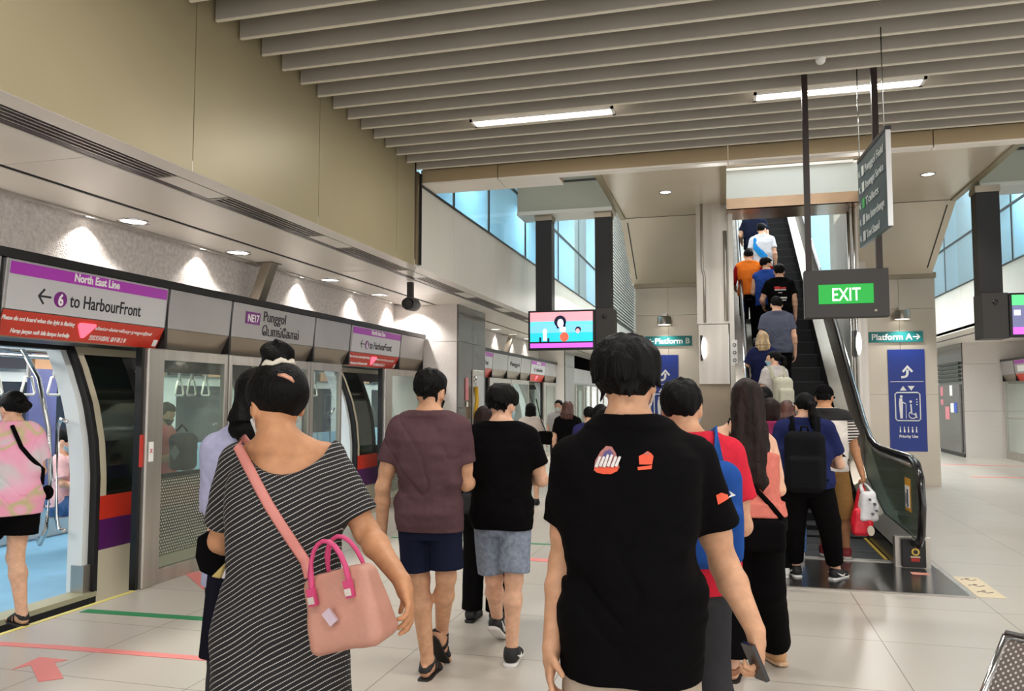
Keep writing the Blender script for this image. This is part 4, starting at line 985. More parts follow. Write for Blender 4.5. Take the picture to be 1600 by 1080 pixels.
# ------------------------------------------------------------------ floor tapes
def tape(nm, pts, w, m, label, th=.002):
    t = MB().use(m)
    for a, c in zip(pts, pts[1:]):
        a, c = Vector(a), Vector(c); dd = (c - a).normalized(); nn = Vector((-dd.y, dd.x, 0)) * w / 2
        t.prism([a + nn, a - nn, c - nn, c + nn], (0, 0, th))
    o = t.build(nm); tag(o, label, 'floor marking'); return o
GREEN = mat('tape_green', (40, 136, 84), .5); PINK = mat('tape_pink', (232, 138, 132), .5)
tape('floor_tape', [(-4.52, 4.86, .0006), (-2.9, 4.93, .0006)], .085, GREEN, 'green floor tape stripe in front of the open train door')
tape('floor_tape', [(-4.7, 4.06, .0006), (-4.02, 4.12, .0006), (-2.6, 4.19, .0006)], .07, PINK, 'bent pink floor tape line at the lower left')
tape('floor_tape', [(-4.58, 6.15, .0006), (-4.05, 5.68, .0006)], .12, PINK, 'short pink floor tape beside the black tote bag')
tape('floor_tape', [(-3.6, 8.25, .0006), (-1.2, 8.3, .0006)], .06, GREEN, 'thin green floor tape beyond the man in maroon')
tape('floor_tape', [(-3.2, 7.6, .0006), (-1.4, 7.45, .0006)], .14, PINK, 'wide pink floor tape beyond the man in maroon')
tape('floor_tape', [(4.6, 17.4, .0006), (6.8, 17.7, .0006)], .16, PINK, 'faded pink floor tape at the far right platform edge')
tape('floor_tape', [(4.4, 20.6, .0006), (6.8, 20.4, .0006)], .16, PINK, 'pink floor tape near the right-hand stone pillar')
ar = MB().use(PINK); c = Vector((-3.83, 3.86, .0006))
ar.prism([Vector((x, y, .0006)) for x, y in ((-3.97, 3.94), (-3.76, 3.94), (-3.80, 3.88), (-3.54, 3.68), (-3.63, 3.60), (-3.90, 3.81), (-3.94, 3.72))], (0, 0, .002))
tag(ar.build('floor_arrow'), 'pink arrow sticker on the floor at the lower left', 'floor marking')

# ------------------------------------------------------------------ perforated steel bench at the lower right
PERF = bpy.data.materials.new('perforated_steel'); PERF.use_nodes = True
def _perf():
    nt = PERF.node_tree; b = nt.nodes['Principled BSDF']; N = nt.nodes.new; Lk = nt.links.new
    uv = N('ShaderNodeUVMap'); mp = N('ShaderNodeMapping'); mp.inputs['Scale'].default_value = (60, 60, 60); mp.inputs['Rotation'].default_value = (0, 0, .785); Lk(uv.outputs[0], mp.inputs[0])
    f = N('ShaderNodeVectorMath'); f.operation = 'FRACTION'; Lk(mp.outputs[0], f.inputs[0]); s = N('ShaderNodeVectorMath'); s.operation = 'SUBTRACT'; s.inputs[1].default_value = (.5, .5, .5); Lk(f.outputs[0], s.inputs[0])
    sp = N('ShaderNodeSeparateXYZ'); Lk(s.outputs[0], sp.inputs[0]); cb = N('ShaderNodeCombineXYZ'); Lk(sp.outputs[0], cb.inputs[0]); Lk(sp.outputs[1], cb.inputs[1])
    l = N('ShaderNodeVectorMath'); l.operation = 'LENGTH'; Lk(cb.outputs[0], l.inputs[0]); g = N('ShaderNodeMath'); g.operation = 'GREATER_THAN'; g.inputs[1].default_value = .27; Lk(l.outputs['Value'], g.inputs[0])
    Lk(g.outputs[0], b.inputs['Alpha']); b.inputs['Base Color'].default_value = lin((180, 172, 168)); b.inputs['Metallic'].default_value = .85; b.inputs['Roughness'].default_value = .33
_perf()
b0 = P(1537, 1080, 2.75); tl = P(1572, 992, 2.75); q1 = P(1700, 1080, 2.5); q2 = P(1735, 1010, 2.5)
t = thing('perforated_bench', (b0.x, b0.y, 0), 'perforated steel bench back at the lower right corner', 'bench')
back_d = Vector((q1.x - b0.x, q1.y - b0.y, 0)).normalized(); tilt = Vector((tl.x - b0.x, tl.y - b0.y, tl.z - b0.z)); low = b0 - tilt * 2.1
vs = [low, low + back_d * 1.4, tl + back_d * 1.4, tl]
off = Vector((t.location.x, t.location.y, 0)); nrm = (vs[1] - vs[0]).cross(vs[3] - vs[0]).normalized() * .004
me = bpy.data.meshes.new('bench_back'); me.from_pydata([tuple(v - off) for v in vs], [], [(0, 1, 2, 3)])
uvl = me.uv_layers.new(); H_ = (tl - low).length
for i, c_ in enumerate(((0, 0), (1.4, 0), (1.4, H_), (0, H_))): uvl.data[i].uv = c_
me.materials.append(PERF); o = bpy.data.objects.new('backrest', me); COL.objects.link(o); o.parent = t
sm_ = o.modifiers.new('thick', 'SOLIDIFY'); sm_.thickness = .004
MB().use(CHROME).tube([tl, tl + back_d * 1.4], .016, 10).tube([low, tl], .012, 8).build('rim', parent=t)
sv = [low + Vector((0, 0, -.0)), low + back_d * 1.4, low + back_d * 1.4 + Vector((.1, .45, 0)), low + Vector((.1, .45, 0))]
MB().use(STEEL).prism(sv, (0, 0, .01)).build('seat', parent=t)
for q in (low + back_d * .2, low + back_d * 1.2): MB().use(STEEL).tube([(q.x + .02, q.y + .2, 0), (q.x + .02, q.y + .2, low.z)], .025, 10).build('leg', parent=t)
# ------------------------------------------------------------------ people: smooth distance fields meshed into one continuous skin
_rng = np.random.RandomState(3)
_LAT = _rng.rand(32, 32, 32).astype(np.float32)
def vnoise(Pt):
    i = np.floor(Pt).astype(np.int32); f = (Pt - i).astype(np.float32); f = f * f * (3 - 2 * f); i &= 31; j = (i + 1) & 31
    x0, y0, z0 = i[:, 0], i[:, 1], i[:, 2]; x1, y1, z1 = j[:, 0], j[:, 1], j[:, 2]; fx, fy, fz = f[:, 0], f[:, 1], f[:, 2]
    def L(a, b, t): return a + (b - a) * t
    return L(L(L(_LAT[x0, y0, z0], _LAT[x1, y0, z0], fx), L(_LAT[x0, y1, z0], _LAT[x1, y1, z0], fx), fy),
             L(L(_LAT[x0, y0, z1], _LAT[x1, y0, z1], fx), L(_LAT[x0, y1, z1], _LAT[x1, y1, z1], fx), fy), fz) - .5
def A3(v): return np.array(v, dtype=np.float32)
def cone(Pt, a, b, ra, rb, sq=None):
    a, b = A3(a), A3(b); ab = b - a; t = np.clip((Pt - a) @ ab / max(1e-9, float(ab @ ab)), 0, 1)
    return np.linalg.norm(Pt - a - t[:, None] * ab, axis=1) - (ra + (rb - ra) * t)
def ell(Pt, c, r, R=None):
    q = Pt - A3(c)
    if R is not None: q = q @ R
    r = A3(r); k0 = np.linalg.norm(q / r, axis=1); k1 = np.linalg.norm(q / (r * r), axis=1)
    return k0 * (k0 - 1) / np.maximum(k1, 1e-6)
def loft(Pt, tab, n=2.4):
    tab = np.array(sorted(tab), dtype=np.float32); z = Pt[:, 2]
    I = lambda k: np.interp(z, tab[:, 0], tab[:, k])
    rx, ry = I(1), I(2); cx, cy = (I(3), I(4)) if tab.shape[1] > 3 else (0, 0)
    k = ((np.abs(Pt[:, 0] - cx) / rx) ** n + (np.abs(Pt[:, 1] - cy) / ry) ** n) ** (1.0 / n)
    d = (k - 1) * np.minimum(rx, ry)
    return np.maximum(d, np.maximum(tab[0, 0] - z, z - tab[-1, 0]))
def smin(a, b, k):
    h = np.maximum(k - np.abs(a - b), 0) / k
    return np.minimum(a, b) - h * h * k * .25
def smax(a, b, k): return -smin(-a, -b, k)
def union(ds, k):
    d = ds[0]
    for e in ds[1:]: d = smin(d, e, k)
    return d
def rot(yaw=0, pitch=0, roll=0):
    return np.array(Matrix.Rotation(yaw, 3, 'Z') @ Matrix.Rotation(pitch, 3, 'X') @ Matrix.Rotation(roll, 3, 'Y'), dtype=np.float32)

def mesh_sdf(f, lo, hi, h):
    lo = np.array(lo, np.float32); n = np.ceil((np.array(hi) - lo) / h).astype(int); Bk = 6
    n = ((n + Bk) // Bk) * Bk; nb = n // Bk
    g = np.stack(np.meshgrid(*[np.arange(k) for k in nb], indexing='ij'), -1).reshape(-1, 3)
    dc = f((lo + (g + .5) * Bk * h).astype(np.float32))
    act = (np.abs(dc) < Bk * h * 1.25 + .012).reshape(nb)
    D = np.repeat(np.repeat(np.repeat(np.where(dc < 0, -1, 1).reshape(nb).astype(np.float32), Bk, 0), Bk, 1), Bk, 2)
    M = np.repeat(np.repeat(np.repeat(act, Bk, 0), Bk, 1), Bk, 2)
    idx = np.argwhere(M)
    if len(idx) == 0: return np.zeros((0, 3)), np.zeros((0, 4), int)
    vals = np.empty(len(idx), np.float32)
    for s in range(0, len(idx), 400000): vals[s:s + 400000] = f((lo + idx[s:s + 400000] * h).astype(np.float32))
    D[M] = vals
    S = D < 0
    c = np.zeros(tuple(np.array(D.shape) - 1), np.int8)
    offs = [(i, j, k) for i in (0, 1) for j in (0, 1) for k in (0, 1)]
    sh = D.shape
    def sl(A, o): return A[o[0]:sh[0] - 1 + o[0], o[1]:sh[1] - 1 + o[1], o[2]:sh[2] - 1 + o[2]]
    for o in offs: c += sl(S, o)
    cells = np.argwhere((c > 0) & (c < 8))
    ids = -np.ones(c.shape, np.int32); ids[tuple(cells.T)] = np.arange(len(cells))
    cv = np.stack([D[tuple((cells + o).T)] for o in offs], 1)
    acc = np.zeros((len(cells), 3), np.float32); cnt = np.zeros(len(cells), np.float32)
    for a in range(8):
        for b in range(a + 1, 8):
            oa, ob = np.array(offs[a]), np.array(offs[b])
            if np.abs(oa - ob).sum() != 1: continue
            da, db = cv[:, a], cv[:, b]; m = (da < 0) != (db < 0)
            t = np.where(m, da / np.where(m, da - db, 1), 0)[:, None]
            acc += np.where(m[:, None], oa + (ob - oa) * t, 0); cnt += m
    V = lo + (cells + acc / cnt[:, None]) * h
    Q = []
    for ax in range(3):
        o = [0, 0, 0]; o[ax] = 1
        e = [slice(1, -1)] * 3; e[ax] = slice(0, -1)
        e2 = [slice(1, -1)] * 3; e2[ax] = slice(1, None)
        s0, s1 = S[tuple(e)], S[tuple(e2)]
        ed = np.argwhere(s0 != s1); fl = s0[tuple(ed.T)]
        ed = ed + np.array([0 if k == ax else 1 for k in range(3)])
        u, v = [k for k in range(3) if k != ax]; du = np.zeros(3, int); dv = np.zeros(3, int); du[u] = 1; dv[v] = 1
        q = np.stack([ids[tuple(np.clip(p, 0, np.array(ids.shape) - 1).T)] for p in (ed - du - dv, ed - dv, ed, ed - du)], 1)
        flip = fl if ax != 1 else ~fl
        q[~flip] = q[~flip][:, ::-1]
        Q.append(q)
    Q = np.concatenate(Q); Q = Q[(Q >= 0).all(1)]
    return V, Q

def np_object(name, V, Q, m, parent=None, loc=None, label=None, cat=None):
    me = bpy.data.meshes.new(name)
    me.vertices.add(len(V)); me.vertices.foreach_set('co', np.asarray(V, np.float32).ravel())
    me.loops.add(Q.size); me.loops.foreach_set('vertex_index', Q.astype(np.int32).ravel())
    me.polygons.add(len(Q)); me.polygons.foreach_set('loop_start', np.arange(0, Q.size, 4, dtype=np.int32)); me.polygons.foreach_set('loop_total', np.full(len(Q), 4, np.int32))
    me.polygons.foreach_set('use_smooth', np.ones(len(Q), bool))
    me.materials.append(m); me.update(calc_edges=True); me.validate()
    o = bpy.data.objects.new(name, me); COL.objects.link(o)
    if parent: o.parent = parent
    if loc is not None: o.location = loc
    tag(o, label, cat)
    return o

def skin_mat(nm, c):
    return mat('skin_' + nm, c, .5, 0, .05, 30, .06, 240, spec=.35)
SKIN = {'light': (226, 178, 148), 'mid': (208, 158, 124), 'tan': (192, 138, 100), 'dark': (150, 104, 76)}
HAIR_BLACK = mat('hair_black', (11, 10, 10), .55, 0, .3, 30, .6, 160, stretch=(1, 1, .12), spec=.12)
HAIR_BROWN = mat('hair_dark_brown', (32, 20, 17), .5, 0, .35, 30, .5, 160, stretch=(1, 1, .1), spec=.18)
HAIR_RED = mat('hair_red_brown', (72, 38, 30), .4, 0, .3, 30, .5, 160, stretch=(1, 1, .1), spec=.5)
HAIR_BLOND = mat('hair_ash_blond', (176, 150, 112), .45, 0, .25, 30, .5, 160, stretch=(1, 1, .1))
def cloth(nm, c, rough=.85, var=.03): return mat('cloth_' + nm, c, rough, 0, var, 40, .18, 420, spec=.06)
MASK_BLUE = cloth('mask_blue', (168, 208, 222)); MASK_BLACK = cloth('mask_black', (26, 26, 28)); MASK_WHITE = cloth('mask_white', (226, 228, 228)); MASK_RED = cloth('mask_red', (200, 30, 40))

class Human:
    """a figure in local coordinates: +y ahead, +x its right side, z up, feet on z = 0, scaled to height H"""
    def __init__(s, label, x, y, z, head, H, sex='m', fat=1.0, skin='mid', h=.008, look=(0, 0), sw=None, group=None, lean=0.0):
        s.s = H / 1.70; s.H = H; s.h = h; s.sex = sex; s.fat = fat; s.skin = skin; s.look = look; s.label = label
        s.base = Vector((x, y, z)); s.th = math.radians(head); s.lean = lean
        s.root = thing('person', s.base, label, 'person', group); s.root.rotation_euler = (0, 0, s.th)
        s.sw = (sw or (.172 if sex == 'm' else .150))
        k = s.s
        s.J = {'neck': (0, -.005 + lean * .9, 1.43), 'head': (0, .025 + lean, 1.585)}
        for n, sg in (('L', -1), ('R', 1)):
            s.J['sh' + n] = (sg * s.sw, -.005 + lean * .85, 1.385); s.J['el' + n] = (sg * (s.sw + .055), -.035 + lean * .5, 1.10); s.J['wr' + n] = (sg * (s.sw + .07), .05, .865)
            s.J['hip' + n] = (sg * .088, 0, .90); s.J['kn' + n] = (sg * .095, .015, .48); s.J['an' + n] = (sg * .10, -.02, .085)
        s.J = {a: A3(b) * k for a, b in s.J.items()}
        s.pf = None; s.sf = None
        s.hand = {'L': (None, .5), 'R': (None, .5)}; s.foot = {'L': (0, 0), 'R': (0, 0)}
    def loc(s, w):                                    # world point -> local
        d = Vector(w) - s.base; c, sn = math.cos(-s.th), math.sin(-s.th)
        return A3((d.x * c - d.y * sn, d.x * sn + d.y * c, d.z))
    def world(s, p):
        c, sn = math.cos(s.th), math.sin(s.th); return s.base + Vector((p[0] * c - p[1] * sn, p[0] * sn + p[1] * c, p[2]))
    def set(s, **kw):                                 # joints given in local metres
        for k, v in kw.items(): s.J[k] = A3(v)
        return s
    def arms(s, kind, sides='LR'):
        k = s.s
        if kind == 'railL': kind, sides = 'rail', 'L'
        for n in sides:
            sg = -1 if n == 'L' else 1
            if kind == 'phone': s.J['el' + n] = A3((sg * (s.sw + .05), -.02, 1.09)) * k; s.J['wr' + n] = A3((sg * .10, .23, 1.16)) * k; s.hand[n] = ((0, .6, .5), .9)
            if kind == 'ahead': s.J['el' + n] = A3((sg * (s.sw + .06), -.0, 1.10)) * k; s.J['wr' + n] = A3((sg * (s.sw + .02), .24, 1.08)) * k; s.hand[n] = (None, .9)
            if kind == 'swing_f': s.J['el' + n] = A3((sg * (s.sw + .05), .06, 1.11)) * k; s.J['wr' + n] = A3((sg * (s.sw + .04), .24, .93)) * k
            if kind == 'swing_b': s.J['el' + n] = A3((sg * (s.sw + .06), -.12, 1.12)) * k; s.J['wr' + n] = A3((sg * (s.sw + .08), -.16, .88)) * k
            if kind == 'rail': s.J['el' + n] = A3((sg * (s.sw + .10), .02, 1.13)) * k; s.J['wr' + n] = A3((sg * (s.sw + .07), .26, 1.04)) * k; s.hand[n] = (None, .5)
        return s
    def legs(s, kind):
        k = s.s
        if kind in ('walkL', 'walkR'):
            f, b = ('L', 'R') if kind == 'walkL' else ('R', 'L')
            for n, kn, an, ft in ((f, (.13, .50), (.20, .095), (0, -6)), (b, (.02, .49), (-.26, .19), (0, 48))):
                sg = -1 if n == 'L' else 1
                s.J['kn' + n] = A3((sg * .09, kn[0], kn[1])) * k; s.J['an' + n] = A3((sg * .085, an[0], an[1])) * k; s.foot[n] = ft
        if kind == 'sit':
            for n in 'LR':
                sg = -1 if n == 'L' else 1
                s.J['hip' + n] = A3((sg * .09, 0, .52)) * k; s.J['kn' + n] = A3((sg * .12, .42, .50)) * k; s.J['an' + n] = A3((sg * .12, .40, .09)) * k
        return s
    # ---- fields
    def headR(s): return rot(math.radians(s.look[0]), math.radians(s.look[1]))
    def hp(s, Pt): return ((Pt - s.J['head']) @ s.headR()) / s.s
    def f_torso(s, Pt, e=0.0):
        k = s.s; f = s.fat
        if s.sex == 'm': T = [(.78, .135, .10), (.92, .160 * f, .115 * f), (1.05, .146 * f, .105 * f), (1.20, .160 * f, .112 * f), (1.32, .168, .108), (1.39, .150, .085), (1.44, .085, .062)]
        else: T = [(.78, .14, .11), (.91, .170 * f, .122 * f), (1.06, .128 * f, .098 * f), (1.20, .142 * f, .108 * f), (1.30, .150, .108), (1.38, .130, .08), (1.43, .07, .055)]
        ln = s.lean
        tab = [(z * k, (a + e) * k, (b + e) * k, 0, (z - .95) / .5 * ln * .9 * k if z > .95 else 0) for z, a, b in T]
        q = Pt
        d = loft(q, tab, 2.5)
        d = smin(d, cone(Pt, s.J['neck'] + A3((0, -.012, .055)) * k, s.J['shL'] + A3((.03, 0, .0)) * k, (.044 + e) * k, (.05 + e) * k), .05 * k)
        d = smin(d, cone(Pt, s.J['neck'] + A3((0, -.012, .055)) * k, s.J['shR'] + A3((-.03, 0, .0)) * k, (.044 + e) * k, (.05 + e) * k), .05 * k)
        return d
    def f_arm(s, Pt, n):
        k = s.s; a, b, c = s.J['sh' + n], s.J['el' + n], s.J['wr' + n]; g = 1.0 if s.sex == 'm' else .86; g *= (.5 + .5 * s.fat)
        m = b + (c - b) * .28
        d = cone(Pt, a, b, .052 * g * k, .040 * g * k); d = smin(d, cone(Pt, a + (b - a) * .25, a + (b - a) * .7, .05 * g * k, .047 * g * k), .02)
        return smin(d, smin(cone(Pt, b, m, .039 * g * k, .042 * g * k), cone(Pt, m, c, .042 * g * k, .027 * g * k), .02), .025)
    def f_hand(s, Pt, n):
        k = s.s * (1.0 if s.sex == 'm' else .92); w, e = s.J['wr' + n], s.J['el' + n]
        dr, curl = s.hand[n]; d = A3(dr) if dr is not None else (w - e); d = d / np.linalg.norm(d)
        sg = -1 if n == 'L' else 1
        side = A3(s.palm[n]) if hasattr(s, 'palm') and n in s.palm else A3((-sg, .15, -.1))     # palm faces the body
        side = side - d * (side @ d); side /= np.linalg.norm(side); ac = np.cross(d, side)     # ac: across the knuckles
        if ac[1] < 0 and not (hasattr(s, 'palm') and n in s.palm): ac = -ac                    # index finger side points ahead
        c0 = w + d * .048 * k
        R = np.stack([ac, side, d], 1).astype(np.float32)
        out = smin(ell(Pt, c0, (.040 * k, .017 * k, .054 * k), R), cone(Pt, w, w + d * .03 * k, .026 * k, .024 * k), .02)
        for i, (o, L) in enumerate(((.028, .072), (.0095, .080), (-.0095, .075), (-.027, .058))):
            p = w + d * (.092 - .004 * abs(i - 1)) * k + ac * o * k; L *= k; r = .0088 * k; dv = d.copy(); ang = curl * (.75 + .12 * i)
            for q, fr in enumerate((.45, .31, .24)):
                a = ang * (.8 if q == 0 else 1.0)
                dv2 = dv * math.cos(a) + side * math.sin(a); side2 = side * math.cos(a) - dv * math.sin(a)
                p2 = p + dv2 * L * fr; out = smin(out, cone(Pt, p, p2, r, r * .93), .005); r *= .93; p = p2; dv = dv2
                side, keep = side2, side
            side = A3(s.palm[n]) if hasattr(s, 'palm') and n in s.palm else A3((-sg, .15, -.1)); side = side - d * (side @ d); side /= np.linalg.norm(side)
        t0 = w + d * .022 * k + ac * .026 * k; t1 = t0 + (d * .55 + ac * .62 + side * .35) * .042 * k; t2 = t1 + (d * .8 + ac * .1 + side * .6) * .034 * k
        return smin(out, smin(cone(Pt, t0, t1, .014 * k, .011 * k), cone(Pt, t1, t2, .0105 * k, .0085 * k), .006), .012)
    def f_leg(s, Pt, n):
        k = s.s; a, b, c = s.J['hip' + n], s.J['kn' + n], s.J['an' + n]; g = (.5 + .5 * s.fat)
        m = b + (c - b) * .3 + A3((0, -.014, 0)) * k
        d = cone(Pt, a, b, .086 * g * k, .054 * g * k)
        return smin(d, smin(cone(Pt, b, m, .051 * g * k, .054 * g * k), cone(Pt, m, c, .054 * g * k, .035 * g * k), .03), .03)
    def footframe(s, n):
        yaw, pit = s.foot[n]; R = rot(math.radians(-yaw), math.radians(-pit)); return R
    def f_foot(s, Pt, n):
        k = s.s; R = s.footframe(n); q = (Pt - s.J['an' + n]) @ R / k
        d = smin(cone(q, (0, -.035, -.045), (0, .11, -.058), .034, .024), cone(q, (0, 0, -.0), (0, .07, -.045), .036, .026), .03)
        d = smin(d, ell(q, (0, .13, -.062), (.042, .045, .018)), .02)
        for i in range(5): d = smin(d, cone(q, ((-.03 + .015 * i), .15, -.066), ((-.034 + .017 * i), .178 - .006 * abs(i - 1.5), -.068), .011, .009), .008)
        return np.maximum(d, -.083 - q[:, 2]) * k
    def f_head(s, Pt):
        q = s.hp(Pt); k = s.s
        d = smin(ell(q, (0, -.014, .022), (.074, .094, .084)), ell(q, (0, .028, -.035), (.055, .062, .076)), .05)
        d = smin(d, ell(q, (0, .055, -.085), (.028, .03, .022)), .03)                                   # chin
        d = smin(d, cone(q, (0, .083, .012), (0, .104, -.028), .010, .013), .016)                         # nose
        d = smin(d, ell(q, (0, .086, -.058), (.024, .011, .010)), .012)                                   # lips
        d = smin(d, cone(q, (-.035, .078, .026), (.035, .078, .026), .011, .011), .025)                   # brow
        for sg in (-1, 1):
            d = smax(d, -ell(q, (sg * .031, .092, .004), (.016, .010, .0075)), .010)
            e = smax(ell(q, (sg * .078, -.004, -.008), (.012, .021, .033)), -ell(q, (sg * .088, .002, -.006), (.008, .011, .018)), .006)
            d = smin(d, e, .008)
        return d * k
    def f_body(s, Pt):
        k = s.s
        d = s.f_torso(Pt)
        d = smin(d, s.f_head(Pt), .012)
        d = smin(d, cone(Pt, s.J['neck'] - A3((0, 0, .02)) * k, s.J['head'] + A3((0, -.022, -.05)) * k, (.056 if s.sex == 'm' else .048) * k, (.054 if s.sex == 'm' else .046) * k), .03)
        for n in 'LR':
            d = smin(d, s.f_leg(Pt, n), .03)
        for n in 'LR':
            d = smin(d, s.f_arm(Pt, n), .022); d = smin(d, s.f_hand(Pt, n), .008); d = smin(d, s.f_foot(Pt, n), .02)
        return d
    def bounds(s, pad=.12):
        a = np.array(list(s.J.values())); lo = a.min(0) - pad - .08; hi = a.max(0) + pad + .06
        lo[2] = max(lo[2], min(-.02, a[:, 2].min() - .1)); hi[2] = s.J['head'][2] + .2; lo[0] -= .05; hi[0] += .05; lo[1] -= .06; hi[1] += .1
        return lo, hi
    def body(s):
        lo, hi = s.bounds(); V, Q = mesh_sdf(s.f_body, lo, hi, s.h)
        s.skinmat = skin_mat(s.skin, SKIN[s.skin])
        s.bodyo = np_object('body', V, Q, s.skinmat, s.root)
        R = s.headR(); k = s.s
        for sg in (-1, 1):
            c = s.J['head'] + R @ (A3((sg * .031, .0785, .004)) * k); m = MB().use(mat('eye_white', (232, 228, 222), .25)).sphere(c, .0108 * k, 8)
            c = s.J['head'] + R @ (A3((sg * .031, .0855, .003)) * k); m.use(mat('eye_iris', (24, 16, 12), .2)).sphere(c, .0062 * k, 6); s.raw(m, 'eye')
            m = MB().use(HAIR_BLACK); m.tube([s.J['head'] + R @ (A3((sg * .018, .088, .026)) * k), s.J['head'] + R @ (A3((sg * .048, .078, .028)) * k)], .0035 * k, 6); s.raw(m, 'eyebrow')
        return s
    def raw(s, m, name, mt=None, parent=None, off=(0, 0, 0)):        # a mesh whose shapes are already in local coordinates
        p = parent or s.root; o_ = origin_of(p)
        m.v = [(v[0] + o_.x - off[0], v[1] + o_.y - off[1], v[2] + o_.z - off[2]) for v in m.v]
        return m.build(name, mt, p)
    def part(s, name, f, m, lo=None, hi=None, h=None, label=None, parent=None, off=None):
        if lo is None: lo, hi = s.bounds()
        V, Q = mesh_sdf(f, lo, hi, h or s.h)
        if off is not None: V = V - A3(off)
        return np_object(name, V, Q, m, parent or s.root, label=label)
    def folds(s, Pt, amp=.006, seed=0.0):
        k = s.s; z = Pt[:, 2] / k
        a = vnoise(Pt * A3((5, 5, 11)) + seed) + .5 * vnoise(Pt * A3((11, 9, 25)) + seed * 2)
        b = vnoise(np.stack([Pt[:, 0] * 9 + Pt[:, 2] * 7, Pt[:, 1] * 8, Pt[:, 2] * 5 - Pt[:, 0] * 9], 1) + seed + 7)
        w = .55 + .9 * np.exp(-((z - 1.02) / .13) ** 2)
        r = np.abs(vnoise(np.stack([Pt[:, 0] * 6 + Pt[:, 2] * 3, Pt[:, 1] * 5, Pt[:, 2] * 9 - np.abs(Pt[:, 0]) * 10], 1) + seed * 3 + 2))
        crease = np.clip(.09 - r, 0, .09) * 9
        return amp * w * ((a + .8 * b) * 1.5 + crease * .55)
    def shirt(s, m, hem=.80, sleeve=.62, loose=.022, neck=1.452, flare=.0, name='shirt', sleeve_r=.068, amp=.006, scoop=0.0, tab=None, tail=0.0, side=None):
        k = s.s; f0 = s.fat; seed = (s.base.x * 3.1) % 5
        cuts = {}
        for n in 'LR':
            a, b, c = s.J['sh' + n], s.J['el' + n], s.J['wr' + n]
            cuts[n] = (a, b, c)
        def f(Pt):
            d = s.f_torso(Pt, loose)
            if s.sex == 'm': T = [(hem - .03, .172 * f0 + flare, .125 * f0), (1.0, .170 * f0 + flare * .6, .126 * f0), (1.15, .178 * f0, .132 * f0), (1.30, .188, .125), (1.38, .172, .10), (1.42, .12, .08), (1.46, .06, .06)]
            else: T = [(hem - .03, .172 * f0 + flare, .125 * f0 + flare), (1.0, .152 * f0 + flare * .5, .118 * f0), (1.15, .158 * f0, .122 * f0), (1.28, .162, .122), (1.36, .15, .095), (1.41, .10, .075), (1.45, .05, .05)]
            if tab: T = tab
            d = smin(d, loft(Pt, [(w_[0] * k, w_[1] * k, w_[2] * k, w_[3] * k if len(w_) > 3 else 0, (w_[0] - .95) / .5 * s.lean * .9 * k if w_[0] > .95 else 0) for w_ in T], 2.6), .04)
            for n in 'LR':
                a, b, c = cuts[n]
                if sleeve <= 0:
                    if neck > 1.4: d = smin(d, ell(Pt, a, (.058 * k, .064 * k, .06 * k)), .04)
                    continue
                u = (b - a); L = np.linalg.norm(u); u = u / L
                if sleeve <= 1:
                    e = cone(Pt, a, a + u * L * (sleeve + .12), (sleeve_r - .004) * k, (sleeve_r + .006) * k)
                    e = smax(e, (Pt - a) @ u - L * sleeve, .006)
                else:
                    v = c - b; Lv = np.linalg.norm(v); v = v / Lv; fr = sleeve - 1
                    e = smin(cone(Pt, a, b, sleeve_r * k, (sleeve_r - .012) * k), cone(Pt, b, b + v * Lv * fr, (sleeve_r - .012) * k, (sleeve_r - .022) * k), .02)
                d = smin(d, e, .035 * k)
            if s.pf is not None: d = smin(d, s.pf(Pt) - .007, .012)
            d = d + s.folds(Pt, amp, seed)
            if s.pf is not None: d = np.minimum(d, np.where(Pt[:, 2] < 1.0 * k, s.pf(Pt) - .0045, 9.0))
            d = np.minimum(d, np.where(Pt[:, 2] < 1.36 * k, s.f_torso(Pt, .007), 9.0))
            hz = hem * k + .012 * vnoise(Pt * A3((7, 7, 0)) + seed)
            if tail: hz = hz - tail * np.clip(1 - np.abs(Pt[:, 0]) / (.17 * k), 0, 1) ** .7
            d = smax(d, hz - Pt[:, 2], .006)
            q = Pt - s.J['neck']
            if scoop or neck < 1.44:
                top = (neck - 1.43) * k - scoop * np.clip(1 - (Pt[:, 0] / (.12 * k)) ** 2, 0, 1) + (1.6 if sleeve > 0 else -.5) * np.clip(np.abs(Pt[:, 0]) - .118 * k, 0, .2)
                d = smax(d, q[:, 2] - top, .008)
            else:
                cyl = np.hypot(q[:, 0], (q[:, 1] + .012 * k) * .95) - (.066 if s.sex == 'm' else .060) * k
                d = smax(d, -np.maximum(cyl, -q[:, 2] - .02 * k), .008); d = smax(d, q[:, 2] - (.052 - .02 * np.clip(q[:, 1] * 12, -.3, 1)) * k, .01)
            return d
        s.sf = f
        return s.part(name, f, m)
